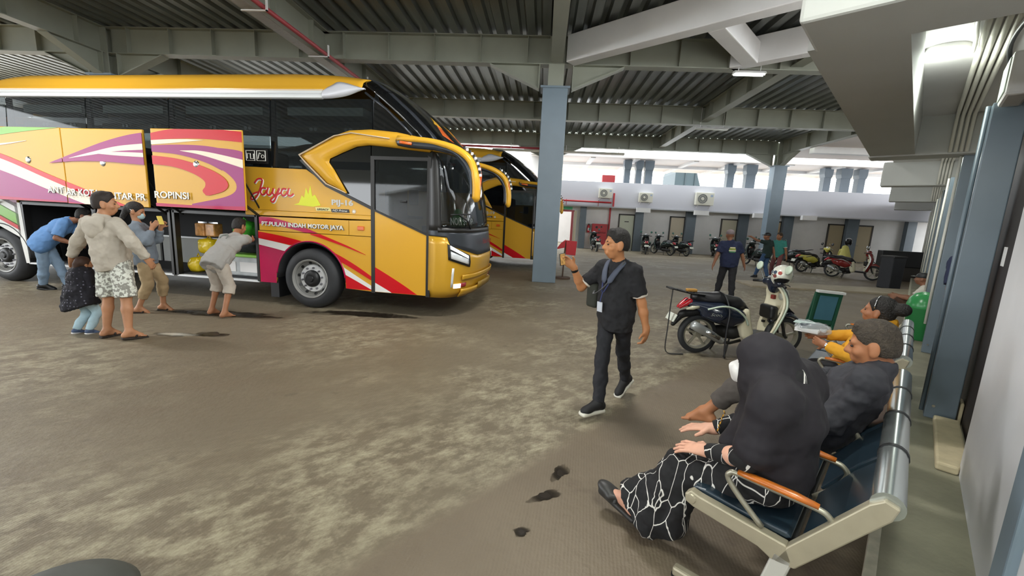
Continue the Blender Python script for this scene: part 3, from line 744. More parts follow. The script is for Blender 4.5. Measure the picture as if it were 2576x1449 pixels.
    L3 = [(Mb_red, [(-2.7, 2.80), (-2.2, 2.885), (-1.6, 2.91), (-0.8, 2.86)], [(-2.7, 2.70), (-2.2, 2.735), (-1.6, 2.745), (-0.8, 2.70)]),
          (Mb_crm, [(-2.7, 2.70), (-2.3, 2.725), (-1.9, 2.735)], [(-2.7, 2.63), (-2.3, 2.66), (-1.6, 2.725)]),
          (Mb_pur, [(-2.7, 2.62), (-2.1, 2.645), (-1.5, 2.63), (-0.8, 2.52)], [(-2.7, 2.535), (-2.1, 2.50), (-1.5, 2.36), (-1.15, 2.18), (-1.03, 2.0), (-1.2, 1.84), (-1.7, 1.72), (-2.7, 1.67)]),
          (Mb_pur, [(-2.1, 2.64), (-1.5, 2.62), (-0.8, 2.50)], [(-1.5, 2.36), (-1.13, 2.16), (-1.02, 2.0), (-1.15, 1.86), (-1.4, 1.76), (-1.7, 1.68), (-0.8, 1.6)]),
          (Mb_crm, [(-2.05, 2.555), (-1.6, 2.55), (-0.8, 2.42)], [(-2.05, 2.55), (-1.6, 2.48), (-0.8, 2.28)]),
          (Mb_red, [(-2.7, 2.47), (-2.1, 2.42), (-1.6, 2.30), (-1.3, 2.17), (-1.19, 2.04), (-1.28, 1.93), (-1.55, 1.85)], [(-2.7, 2.33), (-2.2, 2.29), (-1.85, 2.20), (-1.64, 2.09), (-1.62, 2.0), (-1.68, 1.92), (-1.62, 1.85)]),
          (Mb_mag, [(-2.7, 1.69), (-1.8, 1.68), (-0.8, 1.70)], [(-2.7, 1.6), (-1.8, 1.6), (-0.8, 1.6)])]
    # rebuild the big purple sweep as the ground of the right part of the flap
    P3 = [(Mb_pur, [(-2.7, 2.62), (-2.1, 2.645), (-1.5, 2.63), (-0.8, 2.52)], [(-2.7, 2.53), (-2.1, 2.49), (-1.6, 2.38), (-1.3, 2.26)]),
          (Mb_pur, [(-1.6, 2.63), (-0.85, 2.54), (-0.85, 2.2), (-0.85, 1.62), (-1.9, 1.62)], [(-1.62, 2.40), (-1.22, 2.23), (-1.04, 2.03), (-1.2, 1.86), (-1.9, 1.70)])]
    liv(f3, -2.60, -0.90, 1.63, 2.895, [L3[0], L3[1]] + P3 + [L3[4], L3[5], L3[6]], VF-0.044)
    # lettering on the flaps
    tv = dv-0.03
    for body, f, u, z, wd, v in (('ANT', f1, -4.84, 1.775, 0.345, tv), ('AR KOTA', f2, -4.445, 1.75, 0.70, tv), ('ANTAR PR', f2, -3.67, 1.72, 0.86, tv), ('ROPINSI', f3, -2.585, 1.775, 0.66, tv-0.04)):
        hh = 0.115
        text_mesh('lettering_shadow', body, 0.2, Mb_txtg, f, lambda x, y, zz: (u+x+0.006, v+0.004, z+y-0.006), bold=0.004, width=wd, height=hh, ext=0.001)
        text_mesh('lettering', body, 0.2, Mb_txt, f, lambda x, y, zz: (u+x, v-zz*0.5, z+y), bold=0.0045, width=wd, height=hh, ext=0.001)
    # ---- livery on the fixed lower panels
    v0 = -0.004
    bxl = (-0.995, 1.095, 0.40, 1.30)
    def cut_arch(items, v, box):
        for i, (m, top, bot) in enumerate(items):
            T = smooth_path(top, 8); Bm = smooth_path(bot, 8); k = 70
            def rs(P):
                us = np.linspace(P[0][0], P[-1][0], k); A = np.array(P); return [(float(u), float(np.interp(u, A[:, 0], A[:, 1]))) for u in us]
            T, Bm = rs(T), rs(Bm); mb = MB()
            for j in range(k-1):
                q = []
                for (u, zb), (_, zt) in ((Bm[j], T[j]), (Bm[j+1], T[j+1])):
                    d2 = 0.66**2-(u+0.02)**2; za = 0.52+math.sqrt(d2) if d2 > 0 else 0.0
                    q.append((u, max(zb, za), max(zt, za)))
                P = [(q[0][0], q[0][1]), (q[1][0], q[1][1]), (q[1][0], q[1][2]), (q[0][0], q[0][2])]
                if (P[3][1]-P[0][1]) < 1e-4 and (P[2][1]-P[1][1]) < 1e-4: continue
                P = clip_poly(P, box)
                if len(P) > 2: mb.prism(P, sd(v-0.0012*i), 0.003)
            if mb.f: mb.build('livery_stripe', m, B)
    red_t = [(-1.0, 1.285), (-0.6, 1.245), (-0.2, 1.19), (0.2, 1.12), (0.57, 1.04), (1.1, 0.83), (1.6, 0.57), (1.95, 0.36)]
    red_b = [(-1.0, 1.17), (-0.6, 1.115), (-0.2, 1.05), (0.2, 0.97), (0.57, 0.84), (1.1, 0.57), (1.4, 0.42), (1.5, 0.36)]
    wht_b = [(-1.0, 1.06), (-0.6, 0.99), (-0.2, 0.90), (0.2, 0.80), (0.57, 0.66), (1.0, 0.46), (1.2, 0.36), (1.3, 0.3)]
    low_b = [(-1.0, 0.3), (-0.2, 0.3), (0.57, 0.3), (1.3, 0.28)]
    dr = [(-1.0, 0.3), (1.3, 0.3)]
    cut_arch([(Mb_mag, [(-1.0, 1.06), (-0.6, 0.99), (-0.2, 0.9)], [(-1.0, 0.3), (-0.6, 0.3), (-0.2, 0.3)]),
              (Mb_red, [(-0.2, 0.9), (0.2, 0.80), (0.57, 0.66), (1.0, 0.46), (1.12, 0.41)], [(-0.2, 0.3), (0.2, 0.3), (0.57, 0.3), (1.0, 0.3), (1.12, 0.3)]),
              ], v0, bxl)
    for hb in ((-0.995, -0.02, 0.40, 1.30), (-0.02, 1.095, 0.40, 1.30)):
        cut_arch([(Mb_wht, red_b, wht_b), (Mb_red, red_t, red_b)], v0-0.003, hb)
    # thin upper red flash over the hatch
    fl_t = [(-1.0, 1.56), (-0.7, 1.53), (-0.2, 1.42), (0.35, 1.24), (0.7, 1.12), (1.0, 1.0)]
    fl_b = [(-1.0, 1.42), (-0.7, 1.41), (-0.2, 1.33), (0.35, 1.19), (0.7, 1.09), (1.0, 0.995)]
    decal('livery_stripe', fl_t, fl_b, Mb_mag, B, v0-0.006, (-0.965, 0.69, 1.312, 1.54))
    decal('livery_stripe', fl_t, fl_b, Mb_red, B, v0-0.0065, (0.0, 1.09, 0.9, 1.298))
    # rear fixed panel stripes
    bxr = (-7.9, -6.13, 0.5, 2.36)
    for m, a, b_ in ((Mb_pur, 2.9, 1.55), (Mb_wht, 1.62, 1.42), (Mb_grn, 1.44, 1.2), (Mb_red, 1.22, 1.12), (Mb_wht, 1.12, 0.98)):
        decal('livery_stripe', [(-8.4, a+0.75), (-7.2, a+0.35), (-6.0, a-0.15)], [(-8.4, b_+0.75), (-7.2, b_+0.35), (-6.0, b_-0.15)], m, B, v0, bxr)
    # ---- lettering on the side
    def lay(u, z, v=-0.012): return lambda x, y, zz: (u+x, v-zz*0.5, z+y)
    text_mesh('lettering_shadow', 'PT.PULAU INDAH MOTOR JAYA', 0.1, Mb_txtg, B, lay(-0.905, 1.385, -0.014), bold=0.002, width=1.53, height=0.10, ext=0.001)
    text_mesh('lettering', 'PT.PULAU INDAH MOTOR JAYA', 0.1, Mb_txt, B, lay(-0.91, 1.393, -0.017), bold=0.0022, width=1.52, height=0.095, ext=0.001)
    text_mesh('fleet_number', number, 0.14, mat('lettering_silver', 'b9b6ae', 0.4, 0.3), B, lay(0.40, 1.80, -0.006), bold=0.006, width=0.39, height=0.12, ext=0.001)
    MB().prism([(0.40, 1.675), (0.72, 1.68), (0.71, 1.735), (0.39, 1.73)], sd(-0.006), 0.006).build('badge_plate', Mb_blk, B)
    text_mesh('badge_lettering', 'HD Prime', 0.06, Mb_txt, B, lay(0.42, 1.69, -0.009), shear=0.25, width=0.26, height=0.035, ext=0.001)
    MB().prism([(0.12, 1.685), (0.39, 1.69), (0.36, 1.75), (0.10, 1.745)], sd(-0.006), 0.006).build('badge_plate', mat('badge_yellow', 'e3d78c', 0.4), B)
    text_mesh('badge_lettering', 'LEGACY', 0.06, Mb_blk, B, lay(0.135, 1.70, -0.009), shear=0.25, bold=0.002, width=0.22, height=0.032, ext=0.001)
    MB().lathe([(0.035, 0), (0.035, 0.006), (0, 0.006)], AX((0.80, -0.001, 1.705), (0, -1, 0)), 20).build('round_badge', Mb_tan, B)
    MB().prism([(0.775, 1.69), (0.80, 1.73), (0.825, 1.69)], sd(-0.009), 0.003).build('round_badge_mark', Mb_txt, B)
    # script word and the flame-like mark behind it
    J = [(-1.02, 2.10), (-0.95, 2.17), (-0.87, 2.16), (-0.90, 2.05), (-0.96, 1.92), (-1.04, 1.83), (-1.10, 1.84), (-1.05, 1.92), (-0.93, 1.96)]
    A1 = [(-0.80, 2.02), (-0.88, 2.02), (-0.91, 1.95), (-0.86, 1.91), (-0.79, 1.98), (-0.76, 2.04), (-0.79, 1.94), (-0.74, 1.91), (-0.68, 1.97)]
    Yy = [(-0.66, 2.03), (-0.68, 1.95), (-0.63, 1.92), (-0.55, 2.03), (-0.60, 1.92), (-0.67, 1.80), (-0.72, 1.83), (-0.62, 1.91), (-0.52, 1.96)]
    A2 = [(-0.42, 2.02), (-0.49, 2.02), (-0.52, 1.95), (-0.47, 1.91), (-0.40, 1.98), (-0.37, 2.04), (-0.40, 1.94), (-0.35, 1.91), (-0.29, 1.95)]
    for off, r_, m in (((0.012, -0.012, 0.003), 0.019, Mb_txt), ((0, 0, 0), 0.015, Mb_jaya)):
        for st in (J, A1, Yy, A2):
            q = smooth_path(st, 6); mb = MB(); mb.tube([(u+off[0], -0.006+off[2]*0.5, z+off[1]) for u, z in q], r_, 8, flat=(1, 1))
            mb.v = [(x, -0.004-(0.002 if m is Mb_jaya else 0)+(y+0.006)*0.12, z) for x, y, z in mb.v]
            mb.build('script_letter', m, B, smooth=True)
    fl = [(-0.20, 1.80), (-0.14, 1.93), (-0.10, 1.89), (-0.06, 2.06), (-0.02, 1.95), (0.02, 2.10), (0.05, 1.92), (0.10, 1.95), (0.20, 1.78), (0.06, 1.75), (-0.3, 1.77)]
    MB().prism(fl, sd(-0.004), 0.004).build('yellow_emblem', Mb_yel, B)
    MB().box((-1.20, -0.012, 2.42), (-0.74, 0.0, 2.66)).build('notice_panel', Mb_blk, B)
    for du in (-1.14, -0.94):
        MB().tube([(du, -0.014, 2.47), (du+0.16, -0.014, 2.47), (du+0.16, -0.014, 2.63), (du, -0.014, 2.63)], 0.008, 6, closed=True).build('pictogram_frame', Mb_txt, B)
    MB().lathe([(0.03, 0), (0.03, 0.004), (0.022, 0.004), (0.022, 0)], AX((-0.83, -0.012, 2.54), (0, -1, 0)), 16, close=False).build('pictogram', Mb_txt, B)
    MB().tube([(-0.92, -0.014, 2.50), (-0.89, -0.014, 2.60), (-0.86, -0.014, 2.58)], 0.007, 6).build('pictogram', Mb_txt, B)
    MB().tube([(-1.12, -0.014, 2.5), (-1.12, -0.014, 2.58), (-1.06, -0.014, 2.58), (-1.06, -0.014, 2.5), (-1.0, -0.014, 2.5), (-1.0, -0.014, 2.58)], 0.009, 6).build('pictogram', Mb_txt, B)
    # orange side lamp
    MB().prism([(0.86, 1.40), (0.98, 1.40), (0.98, 1.47), (0.86, 1.47)], sd(-0.02), 0.02).build('side_marker_lamp', Mb_org, B, bev=0.01)
    # ---- side glazing
    cuts = [-9.2, -7.9, -6.15, -4.38, -2.66, -0.70, 1.12]
    for i in range(6):
        u0, u1 = cuts[i]+0.012, cuts[i+1]-0.012
        rows = [[(u, vin(z), z) for u in (u0, u1)] for z in (2.375, 2.9, 3.2, 3.48)]
        MB().grid(rows).build('side_window', Mb_tint, B, solid=0.008)
        MB().box((cuts[i+1]-0.05, 0.09, 2.37), (cuts[i+1]+0.05, 0.13, 3.46)).build('window_post', mat('window_post_black', '08080a', 0.8), B)
        MB().box((cuts[i+1]-0.008, 0.03, 2.37), (cuts[i+1]+0.008, 0.034, 2.4)).build('window_seal', Mb_sil, B)
        uc0, uc1 = u0+0.22, u1-0.22
        MB().box((uc0, 0.16, 3.24), (uc1, 0.6, 3.37)).build('roof_rack', Mb_rack, B)
        MB().box((uc0-0.1, 0.2, 2.98), (uc1-0.1, 0.6, 3.07)).build('air_duct', mat('duct_beige', '8d8273', 0.6), B)
        for q in (0.35, 0.7):
            MB().lathe([(0.03, 0), (0.03, 0.02), (0, 0.02)], AX((u0+(u1-u0)*q, 0.2, 3.03), (0, -1, 0)), 10).build('air_vent', Mb_hub, B)
            MB().lathe([(0.03, 0), (0.03, 0.02), (0, 0.02)], AX((u0+(u1-u0)*q+0.08, 0.2, 3.03), (0, -1, 0)), 10).build('air_vent', Mb_hub, B)
        for q in (0.25, 0.75):
            us = u0+(u1-u0)*q
            MB().box((us-0.08, 0.25, 1.7), (us+0.08, 1.05, 2.72)).build('seat_back', Mb_seat, B, bev=0.05)
    # header above glazing up to the driver area
    MB().prism([(1.12, 2.0), (1.14, 2.0), (1.14, 3.5), (1.12, 3.5)], sd(0.06), 0.01).build('window_seal', Mb_dark, B)
    # quarter glass ahead of the last post
    rows = []
    for z in (2.80, 2.96, 3.15, 3.3, 3.45, 3.56):
        rows.append([(1.13+(usz(z)-1.13)*j/5, vin(z), z) for j in range(6)] if usz(z) > 1.15 else [(usz(z)-0.05+0.05*j/5+0.1, vin(z), z) for j in range(6)])
    MB().grid(rows).build('quarter_window', Mb_glass, B, solid=0.01)
    MB().tube([(0.98, 0.075, 3.58), (1.35, 0.04, 3.33), (1.62, 0.0, 3.10), (1.80, -0.02, 2.93)], 0.018, 6).build('pillar_trim', Mb_dark, B, smooth=True)
    # ---- silver cant rail and its leaf-shaped end
    rows = []
    for u in np.linspace(-9.2, 0.26, 12):
        rows.append([(u, 0.062, 3.475), (u, 0.03, 3.49), (u, 0.03, 3.53), (u, 0.05, 3.545), (u, 0.035, 3.56), (u, 0.05, 3.62), (u, 0.10, 3.625)])
    MB().grid(rows, flip=True).build('cant_rail', Mb_sil, B, solid=0.004)
    leaf_b = smooth_path([(0.26, 3.475), (0.45, 3.485), (0.70, 3.525), (0.98, 3.625)], 6)
    leaf_t = smooth_path([(0.26, 3.63), (0.40, 3.69), (0.56, 3.735), (0.98, 3.63)], 6)
    rows = []
    for i in range(5):
        q = i/4
        rows.append([(b[0]+(t[0]-b[0])*q, 0.04+0.05*q-0.05*math.sin(PI*q), b[1]+(t[1]-b[1])*q) for b, t in zip(leaf_b, leaf_t)])
    MB().grid(rows).build('cant_rail_end', mat('bus_leaf_silver', 'd4d6de', 0.25, 0.1), B, smooth=True, solid=0.02)
    # ---- roof
    rows = []
    for u in [-9.2, -8.0, -7.1, -6.9, -6.6, -6.3, -5.9, -4, -2, -0.5, 0.2, 0.45, 0.65, 0.8, 0.9]:
        drop = float(np.interp(u, [-9.2, -7.1, -6.3, -5.9, -0.6, 0.2, 0.6, 0.95], [0.45, 0.4, 0.09, 0.03, 0.0, 0.05, 0.12, 0.21]))
        pr = [(0.05, 3.60), (0.09, 3.66), (0.13, 3.72), (0.155, 3.80), (0.22, 3.86), (0.33, 3.93), (0.55, 4.00), (0.9, 4.04), (1.25, 4.05)]
        k = lambda z: z if z < 3.62 else 3.62+(z-3.62)*(1-drop*1.5)
        r = [(u+(0.0 if z < 3.7 else 0), v, k(z)) for v, z in pr]; r += [(a, 2.5-b, c) for a, b, c in r[-2::-1]]
        rows.append(r)
    MB().grid(rows, flip=True).build('roof', Mb_y, B, smooth=True, auto=35, solid=0.02)
    # ---- front
    front_patch('upper_windscreen', 0, 0, -0.97, 0.97, Mb_glass, B, zf=lambda t: (2.80+0.06*(1-abs(t)), 3.93), nz=14, ntt=30)
    front_patch('windscreen_frame', 3.86, 3.985, -1, 1, Mb_dark, B, off=0.012, nz=3)
    for s in (-1, 1):
        front_patch('windscreen_pillar', 2.82, 3.9, s*0.62, s*0.72, Mb_dark, B, off=0.008, ntt=3, nz=14)
        front_patch('windscreen_print', 2.98, 3.38, s*0.14, s*0.34, Mb_org, B, off=0.014, ntt=6, nz=8, zf=lambda t: (2.97+0.3*(abs(t)-0.14), 3.36-1.6*(abs(t)-0.14)), thick=0.004)
        front_patch('windscreen_print', 3.1, 3.4, s*0.14, s*0.27, Mb_y, B, off=0.02, ntt=6, nz=8, zf=lambda t: (3.20+0.3*(abs(t)-0.14), 3.40-1.2*(abs(t)-0.14)), thick=0.004)
    front_patch('lower_windscreen', 1.50, 2.80, -0.90, 0.90, Mb_tint2, B, nz=10, ntt=30)
    front_patch('windscreen_base', 1.44, 1.52, -0.93, 0.93, Mb_blk, B, off=0.015, nz=2, ntt=30)
    front_patch('front_brow', 2.70, 2.86, -1.0, 1.0, Mb_y, B, off=0.03, nz=3, ntt=30)
    front_patch('grille_panel', 0, 0, -1.0, 1.0, Mb_dark, B, zf=lambda t: (1.30+0.08*abs(t) if abs(t) > 0.75 else 1.05+0.33*max(0, abs(t)-0.2), 1.47), nz=5, ntt=40, off=0.01)
    front_patch('front_bumper', 0, 0, -1.0, 1.0, Mb_gold, B, zf=lambda t: (0.36, 1.32+0.06*abs(t) if abs(t) > 0.75 else 1.06+0.33*max(0, abs(t)-0.2)), nz=8, ntt=40)
    front_patch('bumper_lip', 0.66, 0.74, -0.55, 0.55, Mb_gold, B, off=0.05, nz=3, ntt=24)
    front_patch('bumper_chin', 0.36, 0.50, -0.55, 0.55, Mb_gold, B, off=0.05, nz=3, ntt=24)
    for s in (-1, 1):
        front_patch('head_lamp', 0, 0, s*0.40, s*0.80, M_black, B, off=0.02, nz=4, ntt=10, zf=lambda t: (0.87+0.34*(abs(t)-0.42), 1.07+0.5*(abs(t)-0.42)))
        front_patch('head_lamp_bulb', 0, 0, s*0.45, s*0.76, Mb_lamp, B, off=0.035, nz=3, ntt=8, zf=lambda t: (0.90+0.36*(abs(t)-0.42), 0.985+0.46*(abs(t)-0.42)))
        front_patch('daytime_strip', 0, 0, s*0.44, s*0.76, Mb_drl, B, off=0.03, nz=2, ntt=10, zf=lambda t: (1.0+0.52*(abs(t)-0.42), 1.045+0.56*(abs(t)-0.42)))
        front_patch('fog_lamp', 0.52, 0.59, s*0.55, s*0.68, Mb_drl, B, off=0.02, nz=2, ntt=5)
        front_patch('fog_lamp_lens', 0.53, 0.60, s*0.44, s*0.55, mat('lens_red', 'a3323c', 0.2), B, off=0.02, nz=2, ntt=4)
        front_patch('fog_trim', 0.54, 0.86, s*0.70, s*0.735, Mb_sil, B, off=0.02, nz=3, ntt=2)
    front_patch('number_plate', 0.44, 0.56, -0.18, 0.18, mat('plate_gold', '8f7128', 0.5), B, off=0.07, nz=2, ntt=4)
    text_mesh('name_lettering', 'Pulau Indah', 0.12, Mb_jaya, B, lambda x, y, zz: (2.79, 0.90+x, 1.24+y), shear=0.3, width=0.7, height=0.1, ext=0.001)
    text_mesh('windscreen_lettering', 'NON STOP', 0.12, Mb_txt, B, lambda x, y, zz: (fp(-0.72+0.50*x/0.62, 1.6+y, 0.012)[0], fp(-0.72+0.50*x/0.62, 1.6+y, 0.012)[1]-0.0, 1.57+y), width=0.62, height=0.12, ext=0.001, bold=0.003)
    # wiper
    a, b_ = fp(-0.35, 1.50, 0.05), fp(-0.55, 1.74, 0.03)
    MB().tube([a, fp(-0.38, 1.62, 0.05), b_], 0.014, 6).build('wiper_arm', M_black, B, smooth=True)
    MB().tube([fp(-0.72, 1.73, 0.03), b_, fp(-0.30, 1.75, 0.03)], 0.012, 6).build('wiper_blade', M_black, B, smooth=True)
    MB().lathe([(0.03, 0), (0.03, 0.03), (0, 0.04)], AX(fp(0.85, 1.36, 0.02), (0.8, 0.5, 0)), 12).build('front_camera', M_black, B)
    # dashboard and driver's seat seen through the glass
    MB().box((1.9, 0.2, 1.0), (2.3, 2.3, 1.52)).build('dashboard', Mb_in, B)
    MB().box((1.15, 0.35, 1.2), (1.35, 0.95, 2.35)).build('driver_seat', Mb_seat, B, bev=0.06)
    gm = MB().lathe([(0, 0.0), (0.13, 0.02), (0.16, 0.12), (0.10, 0.2), (0.06, 0.32), (0, 0.34)], AX((2.36, 0.75, 1.5), (0, 0, 1)), 10); gm.build('green_bag', mat('green_plastic', '5fb648', 0.4), B, smooth=True)
    # ---- driver area: cowl chevron, door
    blk = [(0.67, 1.98), (1.10, 1.77), (1.10, 2.86), (0.60, 2.70), (0.36, 2.50)]
    side('side_black_panel', [(-0.05, 2.36), (0.36, 2.10), (0.66, 1.97), (1.10, 1.77), (1.12, 3.0), (0.6, 2.9), (-0.15, 2.6)], Mb_glass, B, v=0.004, d=0.02)
    cowl_o = [(0.68, 1.99), (0.34, 2.13), (-0.02, 2.46), (-0.14, 2.56), (-0.12, 2.60), (0.50, 2.90), (0.75, 2.98), (1.12, 3.0), (1.56, 2.965), (2.10, 2.87), (2.14, 2.72)]
    cowl_i = [(0.69, 2.0), (0.47, 2.36), (0.38, 2.48), (0.40, 2.54), (0.63, 2.64), (0.88, 2.74), (1.10, 2.765), (1.46, 2.74), (1.75, 2.71), (2.10, 2.68), (2.12, 2.70)]
    rows = []; n = len(cowl_o)
    for q in np.linspace(0, 1, 6):
        bulge = -0.035*math.sin(PI*q)**0.6-0.012
        rows.append([(o[0]+(i_[0]-o[0])*q, bulge, o[1]+(i_[1]-o[1])*q) for o, i_ in zip(cowl_o, cowl_i)])
    MB().grid(rows).build('mirror_cowl', Mb_y, B, smooth=True, solid=0.015)
    MB().tube([(0.68, -0.04, 2.0), (0.34, -0.045, 2.13), (-0.02, -0.045, 2.46), (-0.135, -0.045, 2.58), (0.50, -0.045, 2.89), (0.80, -0.05, 2.94), (1.45, -0.06, 2.865)], 0.022, 6, flat=(1, 0.5)).build('cowl_line', Mb_tan, B, smooth=True)
    side('belt_moulding', [(-0.16, 2.50), (-0.10, 2.52), (0.36, 2.13), (0.70, 1.97), (1.12, 1.79), (1.12, 1.74), (0.66, 1.94), (0.30, 2.09)], Mb_blk, B, v=-0.012, d=0.02)
    # door
    side('door_lower_panel', [(1.16, 0.38), (2.07, 0.38), (2.07, 1.38), (1.16, 1.73)], Mb_y, B, v=0.0)
    decal('livery_stripe', red_t, red_b, Mb_red, B, v0, (1.165, 2.065, 0.385, 1.0))
    decal('livery_stripe', red_b, wht_b, Mb_wht, B, v0, (1.165, 2.065, 0.385, 1.0))
    side('door_glass', [(1.18, 1.74), (2.06, 1.40), (2.06, 2.55), (1.18, 2.55)], Mb_tint2, B, v=0.004, d=0.008)
    for nm, q in (('door_seal', [(1.10, 0.36), (1.165, 0.36), (1.165, 2.60), (1.10, 2.60)]), ('door_seal', [(2.06, 0.36), (2.125, 0.36), (2.125, 2.60), (2.06, 2.60)]), ('door_seal', [(1.165, 2.545), (2.06, 2.545), (2.06, 2.60), (1.165, 2.60)]), ('door_sill_line', [(1.165, 1.725), (2.06, 1.375), (2.06, 1.405), (1.165, 1.755)])):
        side(nm, q, Mb_blk, B, v=-0.008, d=0.03)
    side('over_door_panel', [(1.10, 2.6), (2.14, 2.6), (2.14, 2.72), (1.10, 2.8)], Mb_glass, B, v=0.004, d=0.02)
    MB().tube([(1.60, 0.03, 1.9), (1.72, -0.0, 1.9)], 0.02).build('inner_mirror_arm', M_black, B)
    MB().box((1.74, 0.02, 1.86), (1.90, 0.06, 2.10)).build('inner_mirror', M_black, B, bev=0.03)
    # corner pillar between door and windscreen
    front_patch('corner_pillar', 1.40, 2.72, -1.0, -0.88, Mb_blk, B, off=0.004, nz=8, ntt=3)
    front_patch('corner_pillar', 1.40, 2.72, 0.88, 1.0, Mb_blk, B, off=0.004, nz=8, ntt=3)
    # ---- horn mirrors
    for s, vv in ((-1, -0.06), (1, 2.56)):
        arm = [(1.60, vv*1.0, 2.86), (2.1, vv+0.02*s, 2.83), (2.50, vv+0.05*s, 2.74), (2.75, vv+0.08*s, 2.60), (2.86, vv+0.09*s, 2.42), (2.90, vv+0.09*s, 2.2), (2.90, vv+0.08*s, 2.0), (2.88, vv+0.08*s, 1.94)]
        if s > 0: arm = [(u+0.02, v, z) for u, v, z in arm]
        MB().tube(smooth_path(arm, 5), [0.075]*10+[0.08]*12+[0.085]*9+[0.075, 0.06, 0.05, 0.03, 0.01], 12, flat=(1, 0.72)).build('mirror_arm', Mb_y, B, smooth=True)
        gar = [(u-0.05 if u > 2.6 else u, v-0.01*s*-1, z-0.055) for u, v, z in arm[1:5]] + [(arm[5][0]-0.065, arm[5][1], 2.2), (arm[6][0]-0.06, arm[6][1], 2.02)]
        MB().tube(smooth_path(gar, 4), 0.045, 8, flat=(1, 0.9)).build('mirror_inner_trim', Mb_dark, B, smooth=True)
        MB().tube([(1.66, vv-0.075*-s*-1, 2.80), (1.76, vv-0.08*-s*-1, 2.785)], 0.03, 8).build('indicator_lens', Mb_org, B, smooth=True)
        MB().prism([(2.885+0.02, 1.99), (2.93, 2.0), (2.955, 2.35), (2.925, 2.5)], lambda a, b, h: (a, vv+0.02+h*1.0, b), 0.02).build('mirror_stripe', Mb_org, B)
        pts = smooth_path(arm, 5)
        for k in range(12):
            p = pts[12+k]
            MB().box((p[0]+0.055, p[1]-0.02, p[2]+0.035), (p[0]+0.085, p[1]+0.02, p[2]+0.075)).build('reflector_tile', Mb_sil if k % 2 else Mb_blk, B)
    MB().tube([(1.58, -0.05, 2.84), (1.62, -0.10, 2.80), (1.8, -0.115, 2.77), (2.2, -0.12, 2.745), (2.5, -0.11, 2.69), (2.52, -0.09, 2.66)], 0.05, 10, flat=(0.6, 1)).build('mirror_back_cover', Mb_dark, B, smooth=True)
    MB().tube([(1.66, -0.155, 2.80), (1.70, -0.16, 2.795), (1.86, -0.165, 2.775)], 0.022, 8, flat=(0.5, 1)).build('indicator_lens', Mb_org, B, smooth=True)
    for u, vv, near in ((-0.02, -0.01, True), (-6.62, 0.0, True), (-0.02, 2.51, False), (-6.62, 2.5, False)):
        bus_wheel(B, u, vv, near=near)
    return B
BUS = make_bus('yellow coach with raised luggage flaps and purple and red swooshes', 'PIJ-16')
# second coach: same make, flaps shut
def second_bus():
    c = copy_tree(BUS)
    c.location = (-2.42, 14.25, 0); c.rotation_euler = (0, 0, math.radians(-4.0))
    c['label'] = 'yellow coach parked behind the tall blue-grey pillar, only its front showing'
    for ch in list(c.children):
        if ch.name.startswith('luggage_flap'):
            ch.location = (0, 0.33, -1.22)
        if ch.name.startswith('fleet_number'):
            bpy.data.objects.remove(ch)
    text_mesh('fleet_number', 'PIJ-19', 0.14, MATS['lettering_silver'], c, lambda x, y, zz: (0.40+x, -0.006-zz*0.5, 1.80+y), bold=0.006, width=0.39, height=0.12, ext=0.001)
    return c
BUS2 = second_bus()
